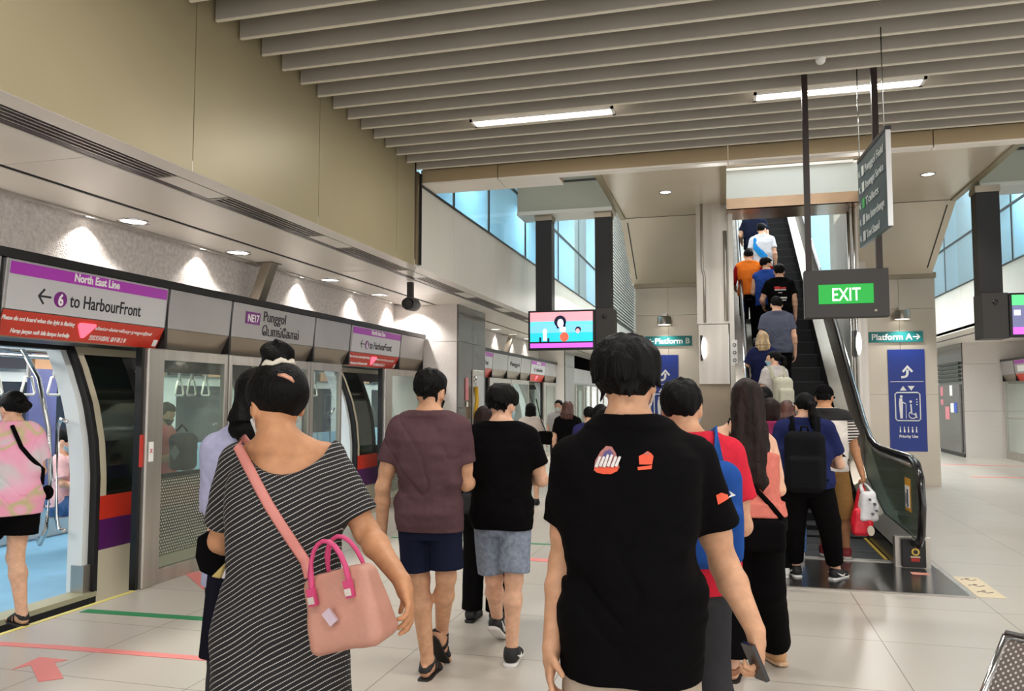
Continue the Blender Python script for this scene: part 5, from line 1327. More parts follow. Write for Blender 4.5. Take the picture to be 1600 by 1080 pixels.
    def pants(s, m, length=1.0, r=(.098, .072, .058), waist=1.0, name='trousers', hipr=.018, amp=.006, blend=.012):
        k = s.s; seed = (s.base.y * 1.7) % 5; f0 = s.fat
        hw = .165 if s.sex == 'm' else .172
        def f(Pt):
            d = None
            zh = s.J['hipL'][2] / k
            T = [(zh - .11, .10, .09), (zh - .045, hw * .95 * f0 + hipr, .118 * f0 + hipr), (zh + .02, hw * f0 + hipr, .124 * f0 + hipr), (zh + .10, hw * .93 * f0 + hipr, .112 * f0 + hipr)]
            d = loft(Pt, [(z * k, a * k, b * k, 0, 0) for z, a, b in T], 2.5)
            for n in 'LR':
                a, b, c = s.J['hip' + n], s.J['kn' + n], s.J['an' + n]
                if length <= 1.0 and length > .5 or length > 1: pass
                u = b - a; L1 = np.linalg.norm(u); u = u / L1; v = c - b; L2 = np.linalg.norm(v); v = v / L2
                tot = length * 2; lg = s.f_leg(Pt, n) - .009
                if tot <= 1: e = cone(Pt, a, a + u * L1 * (tot + .1), r[0] * f0 * k, r[1] * f0 * k); e = smax(smin(e, lg, .01), (Pt - a) @ u - L1 * tot, .006)
                else:
                    e = cone(Pt, a, b, r[0] * f0 * k, r[1] * f0 * k); e2 = cone(Pt, b, c + v * .12, r[1] * f0 * k, r[2] * k)
                    e = smin(e, smin(e2, lg, .01), .02); e = np.where((Pt - b) @ v > 0, smax(e, (Pt - b) @ v - L2 * (tot - 1), .006), e)
                d = smin(d, e, blend)
            d = smin(d, np.where(Pt[:, 2] > (zh - .13) * k, s.f_torso(Pt, .012), 9.0), .01)
            d = d + s.folds(Pt, amp, seed + 3)
            return smax(d, Pt[:, 2] - (waist + s.J['hipL'][2] / k - .9) * k, .006)
        s.pf = f
        return s.part(name, f, m)
    def skirt(s, m, tab, name='skirt', amp=.008, n=2.3, pleat=0.0):
        k = s.s
        def f(Pt):
            d = loft(Pt, [tuple(v * k for v in row) for row in tab], n) + s.folds(Pt, amp, 4.2)
            if pleat:
                an = np.arctan2(Pt[:, 1], Pt[:, 0]); d = d + pleat * np.sin(an * 11) * np.clip((.95 * k - Pt[:, 2]) * 3, 0, 1)
            return d
        return s.part(name, f, m)
    def hair(s, m, kind='short', length=.0, name='hair', vol=1.0, spike=0.0, part_y=0.0):
        k = s.s; R = s.headR(); seed = (s.base.x * 7.7 + s.base.y) % 9
        def f(Pt):
            q = s.hp(Pt); x, y, z = q[:, 0], q[:, 1], q[:, 2]
            vl = 1 + (vol - 1) * .30; tz = np.clip((z + .055) / .085, 0, 1); sc_ = vl + (vol - vl) * tz * tz * (3 - 2 * tz)
            cap = ell(np.stack([x / sc_, (y + .018) / sc_ - .018, (z - .03) / np.where(z > .03, vol, 1.0) + .03], 1), (0, -.018, .030), (.082, .102, .092)) * .9
            strand = .007 * vnoise(np.stack([x * 75, y * 75, z * 11], 1) + seed) + .010 * vnoise(np.stack([x * 32, y * 32, z * 9], 1) + seed * 2)
            nz = vnoise(q * A3((46, 46, 30)) + seed) * .008 + vnoise(q * A3((18, 18, 14)) + seed) * .012
            if kind in ('short', 'crop', 'bob', 'spiky'):
                low = {'short': -.055, 'crop': -.045, 'bob': -.12, 'spiky': -.06}[kind]
                if kind in ('short', 'spiky'): cap = smin(cap, ell(q, (0, -.012, .066), (.076 * vol, .092 * vol, .054 * vol + spike)), .03)
                if kind == 'bob': cap = smin(cap, loft(q, [(-.13, .085, .075, 0, -.02), (-.05, .095, .098, 0, -.022), (.05, .08, .095, 0, -.015)], 2.3), .03)
                back = low + np.clip((y + .02) * .9, -.0, .09) if kind != 'bob' else low
                nape = smax(cap, back - z, .014)
                face = smin(np.maximum(y - .052 - .25 * np.clip(z - .03, -1, .03), (z - .068)), y * 0 + 1, .01)
                d = smax(nape, -np.maximum(-(y - .050), (z - .062)), .014)
                ear = smax(np.abs(x) - .0, np.abs(x) * 0, .01)
                if kind != 'bob':
                    side = np.maximum(np.maximum(.055 - np.abs(x), -.030 - y), z - .002)           # clear around the ears
                    d = smax(d, -side, .012)
                if spike:
                    for i in range(26):
                        rr = random.Random(i + int(seed * 10)); a = rr.uniform(0, 6.28); u = rr.uniform(.0, .9); bx, by = math.cos(a) * u * .065, math.sin(a) * u * .08 - .012; bz = .03 + .075 * math.sqrt(max(0, 1 - u * u)); 
                        d = smin(d, cone(q, (bx, by, bz), (bx * 1.25, by * 1.2 + .012, bz + .030 + spike), .014, .002), .008)
                if kind in ('short', 'spiky') and s.h < .0085:
                    rr = random.Random(int(seed * 100))
                    for i in range(34):
                        a = rr.uniform(0, 6.283); zz_ = rr.uniform(-.045, .10); cr = math.sqrt(max(.05, 1 - ((zz_ - .03) / .095) ** 2)); bx, by = math.cos(a) * .080 * vol * cr, math.sin(a) * .100 * vol * cr - .018
                        if by > .055 and zz_ < .07 or abs(by + .0) < .03 and zz_ < .0: continue
                        d = smin(d, cone(q, (bx * .93, by * .93, zz_ + .012), (bx * 1.07, by * 1.07, zz_ - .022 if zz_ < .07 else zz_ + .008), .012, .003), .008)
                d = d + nz * .6 + strand
            elif kind in ('long', 'pony', 'bun', 'up'):
                d = smax(cap, -np.maximum(-(y - .050 + .2 * np.abs(x)), (z - .062)), .014)
                d = smax(d, -.065 + np.clip((y + .03) * .9, 0, .11) - z, .014)
                if kind == 'long':
                    zb = -.02 - length
                    fall = loft(q, [(zb, .070, .022, 0, -.10), (zb + .05, .105, .034, 0, -.105), (zb * .55, .112, .050, 0, -.10), (-.10, .100, .070, 0, -.065), (.0, .089, .090, 0, -.035), (.06, .072, .08, 0, -.025)], 2.2)
                    fall = fall + .016 * vnoise(np.stack([x * 30, y * 20, z * 4], 1) + seed) + .007 * vnoise(np.stack([x * 80, y * 60, z * 6], 1))
                    d = smin(d, fall, .02)
                if kind == 'pony':
                    pts = [(0, -.10, .035), (0, -.15, -.0), (.005, -.155, -.08), (.01, -.13, -.08 - length)]
                    for (a, b, r0, r1) in ((pts[0], pts[1], .022, .034), (pts[1], pts[2], .034, .036), (pts[2], pts[3], .036, .012)): d = smin(d, cone(q, a, b, r0, r1), .015)
                if kind in ('bun', 'up'):
                    zc = .152 if kind == 'bun' else .0; yc = -.035 if kind == 'bun' else -.12
                    an = np.arctan2(q[:, 1] - yc, x); b_ = ell(q, (0, yc, zc), (.050, .050, .047)) + .006 * np.sin(an * 3 + (z - zc) * 90)
                    d = smin(d, b_, .012)
                d = d + nz * .55
            return d * k
        hc = s.J['head']; lo = hc - A3((.19, .24, .22 + length + .1)) * k; hi = hc + A3((.19, .2, .24)) * k
        return s.part(name, f, m, lo, hi, min(s.h, .007) if s.h < .011 else s.h)
    def mask(s, m):
        def f(Pt):
            q = s.hp(Pt); d = s.f_head(Pt) / s.s
            sh = np.maximum(d - .0075, -(d - .0015))
            sh = np.maximum(sh, np.maximum(q[:, 2] + .016 + .25 * np.abs(q[:, 0]), -.115 - q[:, 2])); sh = np.maximum(sh, .030 + .0 - q[:, 1] + 0 * q[:, 0])
            for sg in (-1, 1):
                for zz in (-.030, -.075): sh = np.minimum(sh, cone(q, (sg * .058, .04, zz), (sg * .083, -.006, .012 if zz > -.05 else -.036), .003, .003))
            return sh * s.s
        hc = s.J['head']; lo = hc - A3((.12, .14, .16)) * s.s; hi = hc + A3((.12, .16, .06)) * s.s
        return s.part('face_mask', f, m, lo, hi, .0045 if s.h < .01 else .007)
    def shoe(s, n, m, kind='sneaker', sole=None, stripe=None):
        k = s.s; R = s.footframe(n); an = s.J['an' + n]
        if kind == 'sneaker':
            def f(Pt):
                q = (Pt - an) @ R / k
                d = smin(cone(q, (0, -.035, -.035), (0, .12, -.052), .046, .036), cone(q, (0, -.01, .0), (0, .06, -.035), .046, .038), .03)
                d = smin(d, ell(q, (0, .135, -.056), (.047, .055, .03)), .02)
                return np.maximum(np.maximum(d, -.068 - q[:, 2]), q[:, 2] - .018 + .25 * q[:, 1] * 0) * k
            def g(Pt):
                q = (Pt - an) @ R / k
                d = loft(q[:, [0, 2, 1]] * A3((1, 1, 1)), [(-.09, .03, .012, 0, -.076), (-.06, .045, .013, 0, -.076), (.06, .043, .012, 0, -.076), (.14, .05, .012, 0, -.074), (.19, .03, .011, 0, -.070)], 3)
                return d * k
        else:
            def f(Pt):
                q = (Pt - an) @ R / k
                d1 = smin(cone(q, (-.046, -.03, -.07), (.046, -.03, -.02), .01, .012) * 0 + 9, 9 + 0 * q[:, 0], .01)
                foot = s.f_foot(Pt, n) / k
                shell = np.maximum(foot - .007, -(foot - .0005))
                b1 = np.maximum(np.abs(q[:, 1] - .105) - .022, -q[:, 2] - .075); b2 = np.maximum(np.abs(q[:, 2] + .006 - (q[:, 1]) * .4) - .013, q[:, 1] - .06)
                b3 = np.maximum(np.abs(q[:, 1] - .045) - .012, -q[:, 2] - .075)
                return np.maximum(shell, np.minimum(np.minimum(b1, b2), b3)) * k
            def g(Pt):
                q = (Pt - an) @ R / k
                return loft(q[:, [0, 2, 1]], [(-.085, .03, .010, 0, -.09), (-.05, .043, .012, 0, -.09), (.05, .040, .011, 0, -.089), (.13, .048, .011, 0, -.088), (.19, .03, .010, 0, -.086)], 3) * k
        c = an + R @ (A3((0, .05, -.04)) * k); lo = c - A3((.19, .19, .19)); hi = c + A3((.19, .19, .19))
        o = s.part('shoe' if kind == 'sneaker' else 'sandal', f, m, lo, hi, max(.005, s.h * .8))
        s.part('sole', g, sole or m, lo, hi, max(.005, s.h * .8), parent=o)
        if stripe:
            mb = MB().use(stripe)
            for sg in (-1, 1):
                mb = MB().use(stripe); mb.tube([an + R @ (A3((sg * .040, .085, -.040)) * k), an + R @ (A3((sg * .047, .05, -.052)) * k), an + R @ (A3((sg * .050, .01, -.046)) * k), an + R @ (A3((sg * .047, -.05, -.020)) * k)], [.004, .008, .009, .003], 6)
                s.raw(mb, 'stripe', parent=o)
        return o
    def ribbon(s, pts, w, m, name='strap', parent=None, th=.004, owner=None):
        mb = MB().use(m); mb.tube([tuple(p) for p in pts], w / 2, 8, flat=th / w * 2, up=(0, 1, 0.001))
        return mb
def surf_pt(f, p, d, off=.004, n=14):
    """walk from p along d until the field f is left"""
    p = A3(p); d = A3(d) / np.linalg.norm(d); t = 0.0
    for _ in range(40):
        v = float(f((p + d * t)[None])[0])
        if v > off or t > .6: break
        t += max(.003, min(.02, -v + off)) if v < 0 else .003
    return p + d * t

def march(h, f, px, py, off=.004):
    """where the line of sight through a pixel meets a figure's clothing, in the figure's local coordinates"""
    o = h.loc(EYE); q = h.loc(P(px, py, 1.0)); d = q - o; d = d / np.linalg.norm(d); t = max(.3, float(np.linalg.norm(h.loc(h.base + Vector((0, 0, 1)))[:2] - o[:2])) - .7)
    best = (9, t)
    for _ in range(260):
        v = float(f((o + d * t)[None].astype(np.float32))[0]) - off
        if v < best[0]: best = (v, t)
        if v < .0008 or v > 3: break
        t += max(.0015, min(v * .6, .05))
    return o + d * best[1]
def mk(label, px, top, dep, head, sex='m', ground=None, H=None, **kw):
    w = P(px, top, dep); g = 0.0 if ground is None else ground
    return Human(label, w.x, w.y, g, head, H or (w.z - g - .018), sex, **kw)
def bag_root(h, name, label, cat, c):
    r = thing(name, h.world(c), label, cat); r.rotation_euler = (0, 0, h.th); return r
def rbox(Pt, c, r, rad, R=None):
    q = Pt - A3(c)
    if R is not None: q = q @ R
    q = np.abs(q) - (A3(r) - rad)
    return np.linalg.norm(np.maximum(q, 0), axis=1) + np.minimum(q.max(1), 0) - rad
def backpack(h, m, label, w=.15, hh=.22, d=.075, zc=1.14, strap=None, front=None):
    k = h.s; strap = strap or m; yb = -.135 * k - d
    c = A3((0, yb, zc * k)); r = bag_root(h, 'backpack', label, 'backpack', c)
    f = lambda Pt: smin(rbox(Pt, c, (w, d, hh), .075), rbox(Pt, c + A3((0, -d, -hh * .35)), (w * .82, d * .45, hh * .52), .035), .02) + .006 * vnoise(Pt * 12)
    h.part('bag_body', f, m, c - A3((w + .06, d * 2.2, hh + .06)), c + A3((w + .06, d + .06, hh + .06)), max(.006, h.h), parent=r, off=c)
    mb = MB().use(strap).tube([c + A3((-.03, d * .4, hh - .01)), c + A3((-.025, d * .3, hh + .035)), c + A3((.025, d * .3, hh + .035)), c + A3((.03, d * .4, hh - .01))], .010, 8); h.raw(mb, 'grab_handle', parent=r, off=c)
    mb = MB().use(mat('zip_dark', (10, 10, 11), .4)).tube([c + A3((-w * .95, -d * .2, -hh * .3)), c + A3((-w * .9, -d * .3, hh * .75)), c + A3((0, -d * .3, hh * .985)), c + A3((w * .9, -d * .3, hh * .75)), c + A3((w * .95, -d * .2, -hh * .3))], .006, 6); h.raw(mb, 'zip', parent=r, off=c)
    bf = h.sf or h.f_torso
    for sg in (-1, 1):
        pts = []
        for x, y, z, dr in ((.10, -.16, 1.30, None), (.115, -.06, 1.50, (0, 0, -1)), (.12, .02, 1.50, (0, 0, -1)), (.12, .3, 1.34, (0, -1, 0)), (.12, .3, 1.20, (0, -1, 0)), (.15, .3, 1.08, (-.3 * 0, -1, 0))):
            p = A3((sg * x, y, z)) * k
            if dr is not None:
                dd = A3(dr)
                for _ in range(60):
                    v = float(bf(p[None])[0]) - .006
                    if v < .001: break
                    p = p + dd * max(.002, v * .7)
            else: p = A3((sg * x * k, yb + d * .8, zc * k + hh * .75))
            pts.append(p)
        pts.append(A3((sg * w * .95, yb + d * .6, zc * k - hh * .6)))
        mb = MB().use(strap).tube(pts, .030, 8, flat=.22, up=(0, .75, .66)); h.raw(mb, 'shoulder_strap', parent=r, off=c)
    return r
# ------------------------------------------------------------------ the people
def zz(h, py, dep): return P(0, py, dep).z / h.s
BLK = cloth('black', (11, 10, 11)); SHOE_B = mat('shoe_black', (20, 20, 22), .6); SHOE_W = mat('shoe_white', (226, 224, 220), .55); RUBB = mat('sole_black', (24, 23, 22), .7)
NAVY = cloth('navy', (28, 32, 52)); GREYP = cloth('dark_grey', (56, 55, 58)); DENIM_L = cloth('light_denim', (132, 142, 158), var=.12); DENIM = cloth('blue_denim', (74, 104, 148), var=.15)
# 1 big man in the black printed T-shirt
h = mk('person in a black T-shirt with orange back prints, large on the right, phone in hand', 980, 527, 2.42, 2, 'm', h=.0055, fat=1.10, skin='mid', look=(-14, 4), sw=.176)
L = h.loc
h.set(shL=L(P(898, 718, 2.42)), elL=L(P(880, 880, 2.46)), wrL=L(P(862, 1012, 2.38)), shR=L(P(1082, 718, 2.42)), elR=L(P(1132, 884, 2.46)), wrR=L(P(1180, 985, 2.30)))
h.hand['L'] = (L(P(858, 1080, 2.30)) - L(P(862, 1012, 2.34)), .45); h.hand['R'] = (L(P(1190, 1050, 2.27)) - L(P(1180, 985, 2.30)), 1.0)
h.palm = {'L': (1, .2, 0), 'R': (-1, .25, 0)}
h.body(); h.hair(HAIR_BLACK, 'short', vol=1.22); h.mask(MASK_WHITE)
h.pants(cloth('beige_shorts', (186, 172, 154)), .50, (.105, .100, .085), name='shorts')
o = h.shirt(BLK, hem=zz(h, 1040, 2.42), sleeve=.60, loose=.022, sleeve_r=.072, amp=.012, tab=[(.62, .200, .15), (.9, .196, .15), (1.1, .196, .148), (1.28, .198, .14), (1.36, .18, .11), (1.40, .12, .09), (1.43, .06, .06)])
for n in 'LR': h.shoe(n, SHOE_B, sole=SHOE_W)
BIG = h
def decal(h, polys, parent, name, off=.003):
    mb = MB()
    for m, pts in polys:
        mb.use(m); c = (sum(p[0] for p in pts) / len(pts), sum(p[1] for p in pts) / len(pts))
        ring = [march(h, h.sf, p[0], p[1], off) for p in pts]; cc = march(h, h.sf, c[0], c[1], off); n = len(ring)
        mb.add([cc] + ring, [(0, 1 + i, 1 + (i + 1) % n) for i in range(n)])
        off += .0012
    return h.raw(mb, name, parent=parent)
P_OR = mat('print_orange', (232, 86, 52), .6); P_WH = mat('print_white', (226, 224, 222), .6); P_PU = mat('print_purple', (92, 80, 132), .6); P_PK = mat('print_dusty_pink', (176, 112, 108), .6)
arc = [(952 + 21 * math.cos(a) * (1 if a < 3.2 else 1), 727 - 30 * max(math.sin(a), -.1) + (6 if math.sin(a) < 0 else 0)) for a in [i * math.pi / 8 for i in range(9)]]
em = [(P_PK, [(930, 720), (938, 706), (947, 697), (956, 698), (962, 708), (966, 719), (968, 732), (928, 736)]), (P_PU, [(940, 716), (944, 706), (953, 702), (959, 710), (950, 716)]), (P_OR, [(928, 731), (967, 729), (965, 736), (955, 741), (942, 741), (931, 738)])]
for k in range(6): x0 = 929 + k * 6.2; em.append((P_WH, [(x0, 729 - (k % 2)), (x0 + 7, 713 - (3 if 1 < k < 4 else 0)), (x0 + 10.5, 714 - (3 if 1 < k < 4 else 0)), (x0 + 4.2, 731 - (k % 2))]))
decal(h, em, o, 'round_print')
decal(h, [(P_OR, [(998, 713), (1006, 709), (1012, 705), (1018, 709), (1021, 713), (1019, 726), (999, 726)]), (P_PK, [(1006, 709), (1010, 706), (1015, 708), (1014, 711)]), (P_OR, [(996, 730), (1019, 727), (1018, 733), (997, 735)])], o, 'bag_print')
decal(h, [(P_OR, [(1119, 774), (1127, 770), (1137, 773), (1139, 779), (1131, 784), (1122, 789)]), (P_WH, [(1139, 767), (1150, 774), (1138, 778), (1140, 775), (1145, 773)])], o, 'sleeve_print')
c = L(P(1180, 1034, 2.255)); t = bag_root(h, 'phone', 'dark phone held low in the hand of the man in the printed black T-shirt', 'phone', c)
Rm = Matrix.Rotation(math.radians(-22), 3, 'Y') @ Matrix.Rotation(math.radians(25), 3, 'Z')
mb = MB().use(mat('phone_dark', (36, 32, 32), .25)).obox((0, 0, 0), Rm @ Vector((1, 0, 0)), Rm @ Vector((0, 1, 0)), Rm @ Vector((0, 0, 1)), .006, .034, .052); h.raw(mb, 'phone_case', parent=t)

# 2 woman in the striped dress
def striped():
    m = bpy.data.materials.new('striped_dress'); m.use_nodes = True; nt = m.node_tree; b = nt.nodes['Principled BSDF']; N = nt.nodes.new; Lk = nt.links.new
    tc = N('ShaderNodeTexCoord'); no = N('ShaderNodeTexNoise'); no.inputs['Scale'].default_value = 3.0; Lk(tc.outputs['Object'], no.inputs['Vector'])
    sp = N('ShaderNodeSeparateXYZ'); Lk(tc.outputs['Object'], sp.inputs[0])
    def M(op, a, v):
        q = N('ShaderNodeMath'); q.operation = op
        for i, w in enumerate((a, v)):
            if w is None: continue
            if isinstance(w, (int, float)): q.inputs[i].default_value = w
            else: Lk(w, q.inputs[i])
        return q.outputs[0]
    u = M('ADD', M('ADD', M('MULTIPLY', sp.outputs[2], 66.0), M('MULTIPLY', sp.outputs[0], -34.0)), M('MULTIPLY', no.outputs['Fac'], 3.0))
    u = M('ADD', u, M('MULTIPLY', sp.outputs[1], 20.0))
    line = M('LESS_THAN', M('FRACT', u, None), .17)
    w = M('ADD', M('MULTIPLY', sp.outputs[0], 190.0), M('MULTIPLY', sp.outputs[2], 110.0)); dash = M('LESS_THAN', M('FRACT', w, None), .72)
    mx = N('ShaderNodeMix'); mx.data_type = 'RGBA'; Lk(M('MULTIPLY', line, dash), mx.inputs[0]); mx.inputs[6].default_value = lin((24, 22, 24)); mx.inputs[7].default_value = lin((196, 192, 188))
    Lk(mx.outputs[2], b.inputs['Base Color']); b.inputs['Roughness'].default_value = .85
    return m
h = mk('person in a black dress with thin white stripes, hair in a high bun', 450, 566, 2.38, 24, 'f', h=.0055, fat=1.10, skin='tan', look=(34, -14), sw=.165)
L = h.loc; h.J['head'][0] -= .034; h.J['neck'][0] -= .022
h.set(shL=L(P(372, 722, 2.40)), elL=L(P(345, 845, 2.46)), wrL=L(P(372, 862, 2.66)), shR=L(P(512, 716, 2.40)), elR=L(P(573, 832, 2.36)), wrR=L(P(628, 908, 2.16)))
h.hand['R'] = (L(P(648, 975, 2.10)) - L(P(628, 908, 2.16)), .55); h.hand['L'] = (None, 1.0)
h.legs('walkL'); h.body(); h.hair(HAIR_BLACK, 'bun', vol=1.13); h.mask(MASK_WHITE)
dr = h.shirt(striped(), hem=.34, sleeve=.80, loose=.014, neck=1.435, scoop=.055, sleeve_r=.062, amp=.007, name='dress', tab=[(.28, .235, .22), (.6, .215, .20), (.8, .203, .175), (.93, .19, .16), (1.08, .160, .130), (1.2, .158, .128), (1.3, .16, .122), (1.37, .15, .10), (1.42, .11, .08)])
sc = MB().use(cloth('scrunchie', (214, 206, 190))); R_ = h.headR()
sc.tube([h.J['head'] + R_ @ (A3((math.cos(a) * .044, -.035 + math.sin(a) * .044, .118 + .006 * math.sin(a * 6))) * h.s) for a in [i * math.pi / 12 for i in range(24)]], .010, 8, closed=True); h.raw(sc, 'scrunchie')
hcf = lambda Pt: ell(h.hp(Pt), (0, -.018, .030), (.088, .108, .098)) * h.s
cl = MB().use(mat('hair_clip', (206, 150, 124), .3, .3)); cp = [march(h, hcf, x, y, .004) for x, y in ((434, 586), (444, 587), (454, 592), (459, 598))]
cl.tube(cp, [.004, .007, .007, .004], 8); h.raw(cl, 'hair_clip')
for n in 'LR': h.shoe(n, SHOE_B, 'sandal', sole=RUBB)
STR = h
BAGP = mat('bag_dusty_pink', (186, 134, 116), .55, 0, .05, 8, .15, 90); BAGM = mat('bag_magenta', (196, 62, 112), .45); SILV = mat('bag_buckle', (222, 210, 204), .25, .8)
tl, tr, br, bl = P(482, 900, 2.10), P(588, 888, 2.04), P(606, 985, 2.02), P(496, 1022, 2.08)
cen = (tl + tr + br + bl) / 4
t = thing('handbag', cen, 'dusty pink handbag with magenta handles hanging at the hip of the woman in stripes', 'handbag')
ax = ((tr - tl) + (br - bl)).normalized(); dz = ((tl - bl) + (tr - br)).normalized(); ny = ax.cross(dz).normalized(); dz = ny.cross(ax)
Rb = np.array([ax, ny, dz], dtype=np.float32).T
def fbag(Pt):
    q = Pt @ Rb; wz = np.clip((q[:, 2] + .10) / .2, 0, 1)
    q2 = q.copy(); q2[:, 0] /= (1.06 - .10 * wz); q2[:, 1] /= (1.12 - .55 * wz)
    d = rbox(q2, (0, 0, 0), (.104, .062, .100), .030)
    return (d + .010 * vnoise(Pt * 11) + .006 * vnoise(Pt * 23)) * .8
V, Q = mesh_sdf(fbag, (-.18, -.18, -.18), (.18, .18, .18), .005); np_object('bag_body', V, Q, BAGP, t)
fr = -1 if (EYE - cen).dot(ny) < 0 else 1
for sgn, nm in ((fr, 'handle'), (-fr, 'handle')):
    m = MB().use(BAGM); pts = []
    for i in range(11):
        a = math.pi * i / 10; pts.append(cen + ax * (-.055 * math.cos(a) - .004) + dz * (.075 + .105 * math.sin(a)) + ny * sgn * (.045 - .01 * math.sin(a)))
    m.tube([cen - ax * .058 + dz * .03 + ny * sgn * .055] + pts + [cen + ax * .052 + dz * .03 + ny * sgn * .055], .0085, 8, flat=.7)
    for s_ in (-1, 1): m.obox(cen + ax * (.055 * s_ - .003) + dz * .05 + ny * sgn * .054, ax, ny, dz, .011, .007, .022)
    ho = m.build(nm, parent=t)
    for s_ in (-1, 1): MB().use(SILV).obox(cen + ax * (.055 * s_ - .003) + dz * .043 + ny * sgn * .061, ax, ny, dz, .009, .004, .009).build('buckle', parent=ho)
MB().use(mat('bag_label', (206, 186, 200), .3, .3)).obox(cen + ny * fr * .066 - ax * .012 - dz * .006, (ax * .9 + dz * .45).normalized(), ny, (dz * .9 - ax * .45).normalized(), .013, .004, .019).build('metal_label', parent=t)
path = [h.world(march(h, h.sf, x, y, .006)) for x, y in ((372, 698), (385, 724), (402, 757), (420, 790), (440, 822), (460, 852), (476, 876))] + [cen - ax * .09 + dz * .10]
over = [h.world(surf_pt(h.sf, L(path[0]) * A3((1, 0, 1)) + A3((.0, .02, -.02)), (0, .6, .8), .006)), h.world(surf_pt(h.sf, A3((-.06, .0, 1.30)), (0, 1, 0), .006)), h.world(surf_pt(h.sf, A3((.05, .0, 1.1)), (0, 1, 0), .006)), h.world(surf_pt(h.sf, A3((.12, .0, .98)), (.7, .6, 0), .006))]
m = MB().use(mat('bag_strap_pink', (206, 130, 120), .5)).tube(list(reversed(over)) + path, .0145, 8, flat=.3, up=(-math.sin(h.th) * -1, -math.cos(h.th), .15)); m.build('shoulder_strap', parent=t)
# pouch on her left arm
c = P(338, 868, 2.50)
t = thing('round_pouch', c, 'black round pouch with gold and white bands at the bent left arm in stripes', 'pouch')
pa = Vector((math.cos(.45), math.sin(.45), 0)); pn = Vector((-math.sin(.45), math.cos(.45), 0)); pu = Vector((0, 0, 1))
for nm, mm, a0, a1 in (('black_side', BLK, .085, -.0), ('gold_band', mat('pouch_gold', (198, 174, 100), .4), .0, .0), ('white_side', cloth('pouch_white', (216, 208, 214)), .0, .0)):
    pass
def wedge(poly, mm, nm):
    m = MB().use(mm); m.prism([c + pa * x + pu * z - pn * .02 for x, z in poly], pn * .04); m.build(nm, parent=t, bevel=.006)
wedge([(-.055, .06), (-.06, .0), (-.045, -.045), (-.012, -.062), (.03, -.02), (.05, .06), (.0, .09)], BLK, 'black_side')
wedge([(-.012, -.063), (.018, -.070), (.058, .03), (.05, .062), (.03, -.02)], mat('pouch_gold', (198, 174, 100), .4), 'gold_band')
wedge([(.018, -.070), (.058, -.072), (.088, .03), (.058, .03)], cloth('pouch_white', (216, 208, 214)), 'white_side')

# 3 woman with long black hair in lavender, behind the striped dress
h = mk('person with long black hair in a lavender blouse, mostly behind the woman in stripes', 402, 572, 3.1, 22, 'f', h=.008, look=(10, -6), skin='light', fat=.92)
L = h.loc; h.set(elL=L(P(340, 800, 3.06)), wrL=L(P(341, 878, 2.98))); h.hand['L'] = (None, 1.2); h.legs('walkR'); h.body(); h.hair(HAIR_BLACK, 'long', .16, vol=1.08); h.mask(MASK_WHITE); h.pants(GREYP, 1.0, (.10, .085, .075)); h.shirt(cloth('lavender', (176, 176, 206)), hem=.86, sleeve=.98, loose=.022, sleeve_r=.064, amp=.012)
for n in 'LR': h.shoe(n, SHOE_B, sole=RUBB)
a, b_, c_, d_ = P(331, 895, 2.88), P(352, 893, 2.94), P(349, 1037, 2.92), P(313, 1030, 2.84)
t = thing('tote_bag', (a + b_ + c_ + d_) / 4, 'flat black tote bag hanging beside the woman in the striped dress', 'tote bag')
nrm = (b_ - a).cross(d_ - a).normalized()
MB().use(cloth('tote_navy', (26, 26, 36))).prism([a - nrm * .02, b_ - nrm * .02, c_ - nrm * .03, d_ - nrm * .03], nrm * .045).build('bag_body', parent=t, bevel=.008)
hz = h.world(h.J['wrL']) + Vector((0, 0, -.07))
for f_, s_ in ((.15, -.012), (.85, .012)):
    q = a.lerp(b_, f_)
    MB().use(BLK).tube([q - nrm * .012, hz - nrm * s_, q + nrm * .014], .006, 6).build('strap', parent=t)

# 4 woman in the pink tie-dye shirt stepping to the train door
def tiedye():
    m = bpy.data.materials.new('tie_dye'); m.use_nodes = True; nt = m.node_tree; b = nt.nodes['Principled BSDF']
    tc = nt.nodes.new('ShaderNodeTexCoord'); n = nt.nodes.new('ShaderNodeTexNoise'); n.inputs['Scale'].default_value = 2.6; n.inputs['Distortion'].default_value = 1.2; n.inputs['Detail'].default_value = 1
    r = nt.nodes.new('ShaderNodeValToRGB'); e = r.color_ramp.elements
    e[0].position = .28; e[0].color = lin((150, 192, 208)); e[1].position = .74; e[1].color = lin((246, 150, 190))
    for p, c in ((.36, (214, 216, 216)), (.44, (244, 186, 208)), (.54, (246, 166, 196)), (.585, (200, 196, 140)), (.62, (242, 176, 198)), (.68, (208, 216, 216))): q = e.new(p); q.color = lin(c)
    nt.links.new(tc.outputs['Object'], n.inputs['Vector']); nt.links.new(n.outputs['Fac'], r.inputs[0]); nt.links.new(r.outputs[0], b.inputs['Base Color']); b.inputs['Roughness'].default_value = .85
    return m
h = mk('person in a pink tie-dye T-shirt and black shorts stepping up to the open train door', 22, 609, 5.50, 70, 'f', h=.0065, fat=1.12, skin='light', look=(16, -6))
k = h.s; h.set(anR=h.J['anR'] + A3((-.02, -.06, 0)), knR=h.J['knR'] + A3((-.03, -.0, 0)), anL=h.J['anL'] + A3((0, .34, .02)), knL=h.J['knL'] + A3((0, .24, .04)))
h.arms('ahead'); h.body(); h.hair(HAIR_BLACK, 'up', vol=1.06); h.mask(MASK_WHITE); h.pants(BLK, .30, (.118, .118, .08), name='shorts'); h.shirt(tiedye(), hem=.80, sleeve=.68, loose=.036, sleeve_r=.082, amp=.012, flare=.02)
for n in 'LR': h.shoe(n, SHOE_B, 'sandal', sole=RUBB)
